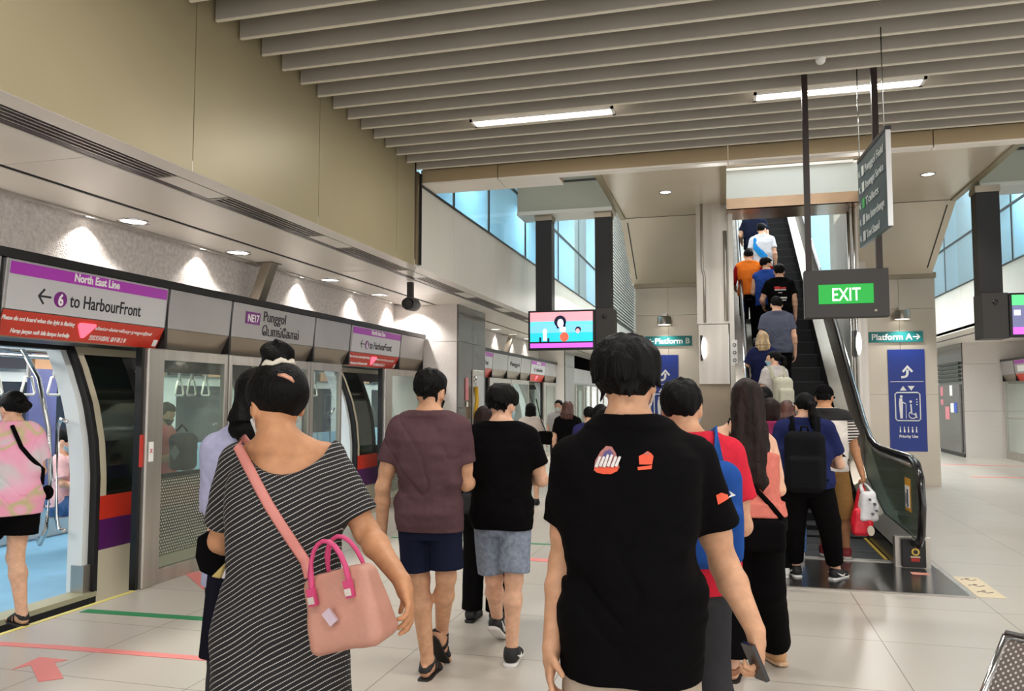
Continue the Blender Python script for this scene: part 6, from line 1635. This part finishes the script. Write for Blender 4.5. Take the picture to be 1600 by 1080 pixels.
t = thing('shoulder_bag', h.world((0, .05, 1.2)), 'thin black bag strap across the back of the pink tie-dye shirt', 'bag'); t.rotation_euler = (0, 0, h.th)
cc = A3((0, .05, 1.2)); pts = [surf_pt(h.sf, A3(p) * k, d, .004) for p, d in (((-.06, 0, 1.36), (0, .3, 1)), ((-.05, -.02, 1.36), (0, -1, 1)), ((.0, 0, 1.30), (0, -1, 0)), ((.06, 0, 1.22), (0, -1, 0)), ((.11, 0, 1.12), (.5, -1, 0)), ((.13, 0, 1.0), (1, -.5, 0)))]
mb = MB().use(BLK).tube(pts, .014, 8, flat=.3, up=(0, 1, .2)); h.raw(mb, 'strap', parent=t, off=cc)
mb = MB().use(BLK).sphere(pts[-1] + A3((.05, .03, -.06)), .065, 12, .55, .9, .8); h.raw(mb, 'bag_body', parent=t, off=cc)

# 5 man in maroon
h = mk('person in a maroon T-shirt and navy shorts walking away with one heel raised', 672, 577, 4.45, 6, 'm', h=.006, skin='mid', look=(-16, -14), sw=.178)
L = h.loc
h.set(elL=L(P(598, 762, 4.42)), wrL=L(P(597, 836, 4.46)), elR=L(P(728, 756, 4.42)), wrR=L(P(736, 752, 4.70)), knL=L(P(656, 905, 4.40)), anL=L(P(668, 1033, 4.40)), knR=L(P(697, 902, 4.36)), anR=L(P(690, 1012, 4.62)))
h.J['anL'][2] = .085 * h.s; h.J['anR'][2] = max(h.J['anR'][2], .175); h.foot['L'] = (4, 0); h.foot['R'] = (16, 52); h.hand['R'] = (None, 1.0); h.hand['L'] = (None, .6)
h.body(); h.hair(HAIR_BLACK, 'spiky', vol=1.04, spike=.012); h.mask(MASK_BLACK)
h.pants(NAVY, .43, (.098, .100, .06), name='shorts'); h.shirt(cloth('maroon', (90, 66, 70)), hem=zz(h, 826, 4.45), sleeve=.60, loose=.024, sleeve_r=.070, amp=.013)
for n in 'LR': h.shoe(n, SHOE_B, 'sandal', sole=RUBB)
c = h.J['wrR'] + A3((-.03, .09, .03)); t = bag_root(h, 'phone', 'phone held in front of the man in maroon', 'phone', c); h.raw(MB().use(mat('phone_dark', (36, 32, 32), .25)).obox((0, 0, 0), (1, 0, 0), (0, .6, .8), (0, -.8, .6), .036, .075, .005), 'phone_case', parent=t)

# 6 man in plain black T-shirt and grey denim shorts
h = mk('person in a plain black T-shirt and grey denim shorts with white-soled shoes', 784, 600, 4.76, 0, 'm', h=.0065, skin='light', look=(-20, -10), sw=.172)
L = h.loc
h.set(elL=L(P(735, 750, 4.74)), wrL=L(P(766, 744, 4.98)), elR=L(P(846, 750, 4.74)), wrR=L(P(806, 742, 4.98)), knL=L(P(772, 905, 4.72)), anL=L(P(777, 990, 4.98)), knR=L(P(803, 905, 4.62)), anR=L(P(800, 1020, 4.62)))
h.J['anR'][2] = .085 * h.s; h.J['anL'][2] = .15; h.foot['L'] = (0, 30); h.foot['R'] = (-4, 0); h.hand['L'] = h.hand['R'] = (None, .9)
h.body(); h.hair(HAIR_BLACK, 'short', vol=1.13); h.mask(MASK_BLUE); h.pants(DENIM_L, .45, (.100, .100, .06), name='shorts'); h.shirt(BLK, hem=zz(h, 823, 4.76), sleeve=.66, loose=.028, sleeve_r=.074, amp=.010)
for n in 'LR': h.shoe(n, SHOE_B, sole=SHOE_W, stripe=SHOE_W)
# 7 woman between the maroon and the black shirt
h = mk('person with long dark hair half hidden between the maroon and the plain black T-shirt', 758, 632, 5.6, 0, 'f', h=.009, look=(0, -6))
h.arms('ahead'); h.body(); h.hair(HAIR_BROWN, 'long', .18, vol=1.05); h.pants(BLK, 1.0, (.10, .09, .08)); h.shirt(cloth('charcoal_top', (40, 38, 42)), hem=.85, sleeve=.9)
for n in 'LR': h.shoe(n, SHOE_B, sole=RUBB)
c = P(737, 786, 5.45); t = thing('sling_bag', c, 'dark grey sling bag between the man in maroon and the man in plain black', 'bag')
fb = lambda Pt: rbox(Pt, (0, 0, 0), (.085, .04, .07), .03) + .01 * vnoise(Pt * 14)
V, Q = mesh_sdf(fb, (-.12, -.08, -.11), (.12, .08, .11), .007); np_object('bag_body', V, Q, cloth('sling_grey', (58, 58, 60)), t)
MB().use(BLK).tube([c + Vector((-.07, 0, .05)), c + Vector((-.05, .03, .22)), c + Vector((.02, .12, .46)), h.world(h.J['shL']) + Vector((.03, .0, .085))], .01, 6, flat=.4).build('strap', parent=t)

# 8 man in red with blue backpack
h = mk('person in a red T-shirt with blue backpack straps, behind the man in printed black', 1068, 588, 3.2, 20, 'm', h=.0065, skin='mid', look=(-30, -4), sw=.185, fat=1.08)
h.arms('phone'); h.legs('walkL'); h.body(); h.hair(HAIR_BLACK, 'crop', vol=1.06); h.mask(MASK_BLUE); h.pants(GREYP, 1.0, (.105, .085, .075)); h.shirt(cloth('red', (206, 44, 62)), hem=zz(h, 915, 3.2), sleeve=.62, loose=.028, sleeve_r=.076, amp=.010)
for n in 'LR': h.shoe(n, SHOE_B, sole=SHOE_W)
backpack(h, cloth('pack_blue', (38, 78, 150)), 'blue backpack on the back of the man in red', .155, .20, .075, 1.17, strap=cloth('strap_blue', (46, 92, 164)))

# 9 woman with long brown hair in peach
h = mk('person with very long brown hair, peach camisole and wide black trousers', 1166, 590, 4.45, -8, 'f', h=.0065, skin='light', look=(6, -4), fat=1.06)
L = h.loc; h.set(shR=L(P(1201, 695, 4.43)), elR=L(P(1217, 765, 4.38)), wrR=L(P(1196, 744, 4.60)), wrL=L(P(1133, 684, 4.62)), elL=L(P(1126, 745, 4.5)))
h.J['anR'] = L(P(1212, 1020, 4.62)); h.J['anR'][2] = .09; h.J['knR'] = A3((.09, .03, .49)); h.foot['R'] = (-34, 2)
h.hand['L'] = (None, .9); h.hand['R'] = (None, .9)
h.body(); h.hair(HAIR_BROWN, 'long', .50, vol=1.08); h.mask(MASK_WHITE); h.pants(BLK, .95, (.100, .092, .090), waist=1.06, blend=.05); h.shirt(cloth('peach', (214, 122, 108)), hem=.93, sleeve=0, loose=.010, neck=1.30, scoop=.03, amp=.006, name='camisole')
h.shoe('L', mat('sandal_tan', (150, 96, 66), .5), 'sandal', sole=RUBB); h.shoe('R', mat('shoe_tan', (208, 160, 112), .55), sole=mat('sole_tan', (214, 178, 140), .6))
mb = MB().use(BLK)
for sg in (-1, 1): mb.tube([surf_pt(h.f_body, A3((sg * .10, 0, 1.36)) * h.s, (0, -.3, 1), .003), surf_pt(h.f_body, A3((sg * .085, 0, 1.34)) * h.s, (0, -1, 0), .003), surf_pt(h.sf, A3((sg * .07, 0, 1.24)) * h.s, (0, -1, 0), .003)], .006, 6)
h.raw(mb, 'camisole_strap')
cc = A3((-.04, -.02, 1.1)); t = bag_root(h, 'crossbody_bag', 'black crossbody bag strap over the peach camisole under the long hair', 'bag', cc)
pts = [surf_pt(lambda Pt: np.minimum(h.sf(Pt), h.f_body(Pt)), A3(p) * h.s, d, .006) for p, d in (((-.09, 0, 1.38), (0, 0, 1)), ((-.07, 0, 1.34), (0, -1, 0)), ((-.03, 0, 1.24), (0, -1, 0)), ((.03, 0, 1.12), (0, -1, 0)), ((.10, 0, 1.0), (.3, -1, 0)), ((.13, 0, .93), (.6, -1, 0)))]
h.raw(MB().use(BLK).tube(pts, .014, 8, flat=.3, up=(0, 1, .2)), 'strap', parent=t, off=cc)
fb = lambda Pt: rbox(Pt, pts[-1] + A3((-.09, -.035, -.09)), (.11, .04, .085), .03)
h.part('bag_body', fb, BLK, pts[-1] + A3((-.24, -.12, -.22)), pts[-1] + A3((.06, .05, .05)), .008, parent=t, off=cc)

# 10 woman in navy with black backpack
h = mk('person in a navy T-shirt with a black backpack, black leggings and black-and-white sneakers', 1256, 612, 6.72, -6, 'f', h=.008, skin='light', look=(24, -4), fat=1.34, sw=.195)
L = h.loc; h.arms('ahead'); h.set(anL=L(P(1243, 900, 6.86)), anR=L(P(1306, 897, 6.74)), knL=L(P(1240, 815, 6.75)), knR=L(P(1295, 815, 6.65)), elR=L(P(1312, 726, 6.7)), wrR=L(P(1290, 722, 6.95)))
h.J['anL'][2] = h.J['anR'][2] = .085; h.foot['L'] = (-20, 0); h.foot['R'] = (30, 0)
h.body(); h.hair(HAIR_BLACK, 'pony', .12, vol=1.05); h.mask(MASK_BLUE); h.pants(BLK, .93, (.110, .078, .062)); h.shirt(cloth('navy_tee', (36, 42, 84)), hem=.86, sleeve=.66, loose=.026, sleeve_r=.076, amp=.009)
for n in 'LR': h.shoe(n, SHOE_B, sole=SHOE_W, stripe=SHOE_W)
backpack(h, cloth('pack_black', (24, 24, 27)), 'black backpack on the woman in the navy T-shirt', .16, .25, .085, 1.10)

# 11 man in cap with plastic bags
h = mk('person in a black cap, white shirt with striped sleeves and brown shorts', 1287, 600, 7.55, -14, 'm', h=.008, skin='tan', look=(-8, -10), sw=.175, fat=1.06)
L = h.loc; h.set(elR=L(P(1332, 690, 7.55)), wrR=L(P(1346, 737, 7.45)), anR=L(P(1322, 866, 7.60)), knR=L(P(1318, 808, 7.50)), anL=L(P(1288, 868, 7.75)), knL=L(P(1290, 808, 7.6)))
h.J['anR'][2] = h.J['anL'][2] = .085 + .012; h.hand['R'] = (None, 1.3); h.foot['R'] = (-16, 0)
h.body(); h.hair(HAIR_BLACK, 'crop'); h.mask(MASK_BLACK); h.pants(cloth('brown_shorts', (146, 110, 66)), .50, (.108, .102, .08), name='shorts')
def yoke():
    m = bpy.data.materials.new('white_shirt_black_yoke'); m.use_nodes = True; nt = m.node_tree; b = nt.nodes['Principled BSDF']; N = nt.nodes.new; Lk = nt.links.new
    tc = N('ShaderNodeTexCoord'); sp = N('ShaderNodeSeparateXYZ'); Lk(tc.outputs['Object'], sp.inputs[0])
    def M(op, a, v=0.0):
        q = N('ShaderNodeMath'); q.operation = op
        for i, w in enumerate((a, v)):
            if isinstance(w, (int, float)): q.inputs[i].default_value = w
            else: Lk(w, q.inputs[i])
        return q.outputs[0]
    yo = M('MULTIPLY', M('GREATER_THAN', sp.outputs[2], 1.33), M('LESS_THAN', sp.outputs[2], 1.445))
    ax_ = M('ABSOLUTE', sp.outputs[0]); sl = M('MULTIPLY', M('MULTIPLY', M('GREATER_THAN', ax_, .205), M('LESS_THAN', sp.outputs[2], 1.335)), M('LESS_THAN', M('FRACT', M('MULTIPLY', sp.outputs[2], 38.0)), .5))
    mx = N('ShaderNodeMix'); mx.data_type = 'RGBA'; Lk(M('MAXIMUM', yo, sl), mx.inputs[0]); mx.inputs[6].default_value = lin((222, 214, 206)); mx.inputs[7].default_value = lin((26, 24, 26)); Lk(mx.outputs[2], b.inputs['Base Color']); b.inputs['Roughness'].default_value = .85
    return m
h.shirt(yoke(), hem=.88, sleeve=.72, loose=.03, sleeve_r=.08, amp=.010)
def fcap(Pt):
    q = h.hp(Pt); d = smax(ell(q, (0, -.016, .03), (.089, .108, .10)), .018 - q[:, 2], .008); br = np.maximum(ell(q, (0, .10, .022), (.075, .09, .012)), -.05 - q[:, 1])
    return smin(d, br, .01) * h.s
hc = h.J['head']; h.part('cap', fcap, BLK, hc - A3((.14, .16, .06)), hc + A3((.14, .24, .18)), .007)
for n in 'LR': h.shoe(n, mat('shoe_red', (134, 40, 44), .6), sole=mat('sole_grey', (190, 186, 182), .6))
c = A3((-.04, -.05, 1.2)); t = bag_root(h, 'sling_strap', 'black sling strap across the white shirt with striped sleeves', 'bag', c)
pts = [surf_pt(h.sf, A3(p) * h.s, d, .004) for p, d in (((-.10, 0, 1.38), (0, 0, 1)), ((-.08, 0, 1.34), (0, -1, 0)), ((0, 0, 1.24), (0, -1, 0)), ((.08, 0, 1.12), (0, -1, 0)), ((.13, 0, 1.03), (.4, -1, 0)), ((.15, .04, .98), (1, 0, 0)))]
h.raw(MB().use(BLK).tube(pts, .016, 8, flat=.3, up=(0, 1, .2)), 'strap', parent=t, off=c)
wr = h.world(h.J['wrR']) + Vector((0, 0, -.09))
def plastic(cx, cz, w, dpt, hh, label, m, marks):
    c = P(cx, cz, 7.32); t = thing('plastic_bag', c, label, 'plastic bag')
    off = np.array([c.x, c.y, c.z], np.float32); yw = np.float32(-.25)
    def f(Pt):
        q = Pt; zt = np.clip((q[:, 2] + hh) / (2 * hh), 0, 1); sc = 1.0 - .28 * zt ** 2
        q2 = np.stack([q[:, 0] / sc, q[:, 1] / sc, q[:, 2]], 1)
        return (rbox(q2, (0, 0, 0), (w, dpt, hh), .035) + .022 * vnoise(q * 13 + 3) + .010 * vnoise(q * A3((40, 40, 12)))) * .7
    V, Q = mesh_sdf(f, (-w - .06, -dpt - .06, -hh - .06), (w + .06, dpt + .06, hh + .06), .006); np_object('bag_body', V, Q, m, t)
    hd = MB().use(m)
    for sg in (-1, 1): hd.tube([c + Vector((sg * w * .55, 0, hh * .9)), c.lerp(wr, .6) + Vector((sg * .03, 0, hh * .35)), wr], [.022, .014, .008], 8, flat=.35)
    hd.build('handle', parent=t)
    if marks: 
        mk_ = MB(); marks(mk_, c); mk_.build('print', parent=t)
    return t
def wmarks(m, c):
    m.use(mat('print_grey_ink', (92, 90, 98), .6))
    for x, z, r in ((.04, .03, .014), (.02, -.06, .012), (.055, -.03, .010), (.0, .07, .012)): m.disc(c + Vector((x, -.105, z)), (1, 0, 0), (0, 0, 1), r, (0, .03, 0), 6)
plastic(1357, 791, .085, .07, .135, 'white plastic shopping bag with small dark prints, in front of the red one', mat('plastic_white', (232, 232, 234), .35, 0, .04, 20), wmarks)
def rmarks(m, c):
    m.use(mat('print_cream', (216, 204, 184), .6)).disc(c + Vector((.06, -.095, -.07)), (1, 0, 0), (0, 0, 1), .045, (0, .03, 0), 14, rx=.03)
plastic(1347, 815, .095, .05, .125, 'red plastic bag hanging below the white one at the man in the cap', mat('plastic_red', (226, 30, 52), .35, 0, .05, 20), rmarks)

# 12.. people waiting in front of the escalator
def simple(label, px, top, dep, head, sex, hairm, hk, hl, shirtm, pantm, arms='down', pk=1.0, h=.011, ground=None, H=None, legs=None, mask=None, skin='light', hem=.86, sleeve=.64, look=(0, -4), rr=(.094, .080, .066), shoes=SHOE_W, fat=1.0):
    p = mk(label, px, top, dep, head, sex, ground, H, h=h, skin=skin, look=look, fat=fat)
    if arms != 'down': p.arms(arms)
    if legs: p.legs(legs)
    p.body(); p.hair(hairm, hk, hl, vol=1.05)
    if mask: p.mask(mask)
    if pantm: p.pants(pantm, pk, rr, name='trousers' if pk > .6 else 'shorts')
    p.shirt(shirtm, hem=hem, sleeve=sleeve, loose=.024, amp=.009)
    for n in 'LR': p.shoe(n, shoes, sole=SHOE_W if shoes is not SHOE_B else RUBB)
    return p
MAG = cloth('magenta', (150, 52, 92))
simple('person with dark hair and a magenta top beside the navy T-shirt', 1203, 620, 7.0, -6, 'f', HAIR_BROWN, 'bob', 0, MAG, BLK, 'phone')
simple('person with brown hair in light blue jeans, just in front of the navy T-shirt', 1229, 624, 7.7, -4, 'f', HAIR_RED, 'long', .12, cloth('dark_purple', (58, 40, 66)), DENIM, 'phone')
simple('person with black hair mostly hidden, at the foot of the escalator left side', 1194, 603, 8.1, 0, 'f', HAIR_BLACK, 'pony', .05, BLK, BLK, 'phone')
# people on the escalator, each on a step
def on_step(label, px, py, H, sex, *a, **kw):
    f = P(px, py, 1.0) - EYE; t = (H + .018 - .58 * 10.0 - EYE.z) / (f.z - .58 * f.y); y = EYE.y + f.y * t
    k = int((y - 10.24) // .4); y = 10.24 + .4 * k + .2; z = .17 + .232 * k + .003
    x = f.x / f.y * y; dep = t
    p = simple(label, px, py, (y / f.y), 0 if 'head' not in kw else kw.pop('head'), sex, *a, ground=z, H=H, **kw)
    return p
g = on_step('person in a white top and blue mask looking left, lowest on the escalator', 1209, 540, 1.53, 'f', HAIR_BLACK, 'pony', .03, cloth('white_top', (206, 198, 196)), cloth('navy_skirt', (30, 30, 52)), head=28, h=.008, mask=MASK_BLUE, look=(52, -4), arms='ahead', rr=(.10, .085, .07))
backpack(g, cloth('pack_cream', (206, 202, 182)), 'cream backpack on the masked girl on the escalator', .13, .19, .08, 1.10)
on_step('person with ash blond hair in a navy dress, hand on the left handrail', 1191, 498, 1.60, 'f', HAIR_BLOND, 'long', .16, cloth('navy_dress', (34, 38, 74)), cloth('navy_dress', (34, 38, 74)), h=.009, arms='railL', hem=.70)
on_step('person in a dark grey T-shirt standing on the escalator above the blond hair', 1213, 453, 1.72, 'm', HAIR_BLACK, 'crop', 0, cloth('slate_tee', (84, 88, 104)), BLK, h=.009, arms='down', skin='light', fat=1.1)
p = on_step('person in a black T-shirt with a red and white back print on the escalator', 1217, 406, 1.70, 'm', HAIR_BLACK, 'short', 0, BLK, BLK, h=.009, arms='railL')
o = [c for c in p.root.children if c.name.startswith('shirt')][0]
mb = MB().use(mat('print_red', (206, 44, 44), .6)); mb.box(-.09, .0, -.158, -.148, 1.27, 1.32).box(.01, .09, -.158, -.148, 1.28, 1.305); mb.use(P_WH).box(-.085, .09, -.1585, -.149, 1.255, 1.27).box(-.1, -.05, -.16, -.148, 1.08, 1.15).box(-.02, .10, -.16, -.148, 1.12, 1.145).box(-.02, .09, -.16, -.148, 1.085, 1.10).box(-.03, .03, -.16, -.148, 1.21, 1.222)
p.raw(mb, 'back_print', parent=o)
on_step('person in a blue tank top with a red mask on the escalator', 1197, 398, 1.66, 'm', HAIR_BLACK, 'short', 0, cloth('royal_blue', (44, 76, 156)), BLK, h=.010, arms='ahead', sleeve=0, mask=MASK_RED, look=(-60, -6), head=-10)
p = on_step('person in an orange vest with red sleeves on the left side of the escalator', 1169, 378, 1.66, 'm', HAIR_BLACK, 'crop', 0, cloth('orange_vest', (240, 126, 44)), BLK, h=.010, arms='railL', sleeve=0, look=(0, -14))
for n in 'L R'.split():
    a_, b2, c2 = p.J['sh' + n], p.J['el' + n], p.J['wr' + n]
    p.part('sleeve', lambda Pt: smax(smin(cone(Pt, a_, b2, .068, .062), cone(Pt, b2, b2 + (c2 - b2) * .2, .06, .055), .02), -(Pt - a_) @ ((b2 - a_) / np.linalg.norm(b2 - a_)) + .0, .01), cloth('red_sleeve', (150, 26, 36)))
p = on_step('person in a white sports shirt with a bright blue side panel on the escalator', 1190, 341, 1.66, 'm', HAIR_BLACK, 'short', 0, cloth('white_sport', (214, 218, 228)), BLK, h=.011, arms='down', mask=MASK_WHITE, look=(-30, -6))
o = [c for c in p.root.children if c.name.startswith('shirt')][0]
vs = []
for x, z in ((-.16, 1.36), (-.13, 1.385), (.09, 1.02), (.07, .95), (-.03, .98), (-.17, 1.16)):
    q = A3((x, -.4, z))
    for _ in range(80):
        v = float(p.sf(q[None])[0]) - .016
        if v < .001: break
        q = q + A3((0, max(.002, v * .7), 0))
    vs.append(q)
cq = sum(vs) / len(vs) + A3((0, -.016, 0)); mb = MB().use(cloth('bright_blue', (40, 140, 216))).add([cq] + vs, [(0, 1 + i, 1 + (i + 1) % len(vs)) for i in range(len(vs))]); p.raw(mb, 'side_panel', parent=o)
p = on_step('person in dark navy holding the left handrail, highest on the escalator', 1178, 312, 1.72, 'm', HAIR_BLACK, 'crop', 0, cloth('dark_navy', (26, 32, 52)), cloth('dark_navy', (26, 32, 52)), h=.012, arms='railL', fat=1.15)

# far people on the left platform
p = simple('person with a dark bob, pale top and shoulder bag, far beyond the plain black T-shirt', 829, 629, 11.6, 8, 'f', HAIR_BLACK, 'bob', 0, cloth('pale_top', (206, 194, 184)), None, h=.013, hem=.98, arms='ahead', shoes=SHOE_B)
p.skirt(BLK, [(.42, .20, .17), (.7, .19, .16), (.95, .17, .135), (1.06, .14, .115)])
c = P(851, 684, 11.5); t = thing('shoulder_bag', c, 'black shoulder bag of the far woman in the pale top', 'bag')
V, Q = mesh_sdf(lambda Pt: rbox(Pt, (0, 0, 0), (.12, .06, .10), .04) + .02 * vnoise(Pt * 12), (-.18, -.1, -.16), (.18, .1, .16), .012); np_object('bag_body', V, Q, BLK, t)
MB().use(BLK).tube([c + Vector((.02, 0, .08)), c + Vector((-.06, -.03, .30)), c + Vector((-.12, -.02, .56))], .016, 6, flat=.4).build('strap', parent=t)
p = simple('person with long red-brown hair, black top and white shorts in the far crowd', 887, 625, 11.0, 4, 'f', HAIR_RED, 'long', .16, BLK, cloth('white_shorts', (212, 208, 204)), pk=.40, rr=(.11, .115, .08), h=.012, hem=.96, shoes=SHOE_B)
c = p.world(p.J['wrL']) + Vector((0, 0, -.09)); t = thing('umbrella', c, 'closed thin brown umbrella held by the far woman in white shorts', 'umbrella')
MB().use(mat('umbrella_brown', (96, 66, 56), .6)).tube([c + Vector((0, 0, .06)), c + Vector((0, .0, .0)), c + Vector((-.01, -.01, -.2)), c + Vector((-.02, -.02, -.5))], [.010, .022, .02, .006], 8).build('canopy', parent=t)
simple('person wearing a mask facing the camera far away beside the stone pillar', 873, 624, 14.5, 176, 'm', HAIR_BLACK, 'crop', 0, cloth('pale_grey', (190, 186, 186)), GREYP, h=.014, mask=MASK_WHITE)
p = simple('person in a violet-blue jacket in the far crowd behind the black T-shirt', 921, 634, 9.4, 14, 'm', HAIR_BLACK, 'crop', 0, cloth('violet_jacket', (52, 50, 98)), BLK, h=.012, sleeve=1.9, arms='ahead')
simple('person with dark ponytail in black close to the head of the printed black T-shirt', 938, 630, 7.6, -4, 'f', HAIR_BLACK, 'pony', .06, BLK, BLK, h=.011, arms='phone')
simple('person in a yellow patterned shirt beside the neck of the printed black T-shirt', 950, 634, 5.6, 0, 'm', HAIR_BLACK, 'short', 0, mat('yellow_batik', (220, 160, 40), .8, c2=(40, 44, 40), scale=22), BLK, h=.010, arms='phone')
# far right platform
simple('person in a pale green shirt far away beside the right-hand stone pillar', 1479, 603, 26.0, 30, 'm', HAIR_BLACK, 'crop', 0, cloth('pale_green', (150, 196, 150)), BLK, h=.018, H=1.66)
simple('person in black far away right of the blue lift sign', 1490, 606, 27.5, 10, 'f', HAIR_BLACK, 'long', .1, BLK, BLK, h=.018, H=1.6)

# passengers inside the train
p = mk('person in a coral T-shirt standing inside the train behind the glass screen', 257, 628, 7.6, -70, 'm', 0.0, None, h=.010, skin='mid', look=(-30, -20))
p.arms('phone'); p.body(); p.hair(HAIR_BLACK, 'short'); p.mask(MASK_BLACK); p.pants(GREYP, 1.0); p.shirt(cloth('coral', (236, 110, 116)), sleeve=.66); [p.shoe(n, SHOE_W, sole=SHOE_W) for n in 'LR']
r = P(286, 706, 7.3); t = thing('backpack', r, 'dark grey backpack worn in front by the passenger in coral inside the train', 'backpack')
V, Q = mesh_sdf(lambda Pt: rbox(Pt, (0, 0, 0), (.115, .09, .17), .06) + .012 * vnoise(Pt * 10), (-.22, -.17, -.27), (.22, .17, .27), .010); np_object('bag_body', V, Q, cloth('pack_grey', (62, 68, 68)), t)
MB().use(mat('pack_diamond', (96, 106, 104), .5)).prism([r + Vector((x, -.108, z)) for x, z in ((-.05, 0), (0, -.07), (.05, 0), (0, .07))], (0, -.01, 0)).build('patch', parent=t)
MB().use(DARK).tube([r + Vector((-.06, -.02, .19)), r + Vector((0, -.02, .25)), r + Vector((.06, -.02, .19))], .012, 8).build('grab_handle', parent=t)
p = Human('person in a pale pink top sitting inside the train by the open door', *(lambda w: (w.x, w.y, 0.0))(P(101, 672, 8.0)), -62, 1.58, 'f', h=.010, look=(-14, -26), skin='light')
dz_ = .40 * p.s
for kk in ('neck', 'head', 'shL', 'shR', 'elL', 'elR', 'wrL', 'wrR'): p.J[kk] = p.J[kk] - A3((0, 0, .395)) * p.s
p.legs('sit'); p.J['wrL'] = A3((-.08, .30, .62)); p.J['wrR'] = A3((.08, .30, .62)); p.J['elL'] = A3((-.22, .06, .70)); p.J['elR'] = A3((.22, .06, .70))
_ft = p.f_torso; p.f_torso = lambda Pt, e=0.0: _ft(Pt + A3((0, 0, .395)) * p.s, e)
p.body(); p.hair(HAIR_BLACK, 'crop', vol=1.06); p.mask(MASK_BLUE); p.pants(DENIM, .97, (.09, .075, .06))
pk_top = cloth('pale_pink', (232, 188, 190))
def fs(Pt):
    d = _ft(Pt + A3((0, 0, .395)) * p.s, .022)
    for n in 'LR': d = smin(d, smax(cone(Pt, p.J['sh' + n], p.J['el' + n], .066, .066), (Pt - p.J['sh' + n]) @ ((p.J['el' + n] - p.J['sh' + n]) / np.linalg.norm(p.J['el' + n] - p.J['sh' + n])) - .20, .006), .03)
    q = Pt - p.J['neck']; d = smax(d, -np.maximum(np.hypot(q[:, 0], q[:, 1]) - .058, -q[:, 2] - .02), .008)
    return smax(smax(d + p.folds(Pt, .008, 1.0), .46 - Pt[:, 2], .006), q[:, 2] - .05, .008)
p.part('shirt', fs, pk_top); [p.shoe(n, SHOE_B, sole=RUBB) for n in 'LR']
c = p.world((0, .25, .60)); t = thing('lap_bag', c, 'grey bag on the lap of the seated passenger in pale pink', 'bag')
V, Q = mesh_sdf(lambda Pt: rbox(Pt, (0, 0, 0), (.14, .09, .08), .05) + .02 * vnoise(Pt * 11), (-.2, -.15, -.14), (.2, .15, .14), .011); np_object('bag_body', V, Q, cloth('bag_taupe', (122, 110, 106)), t)
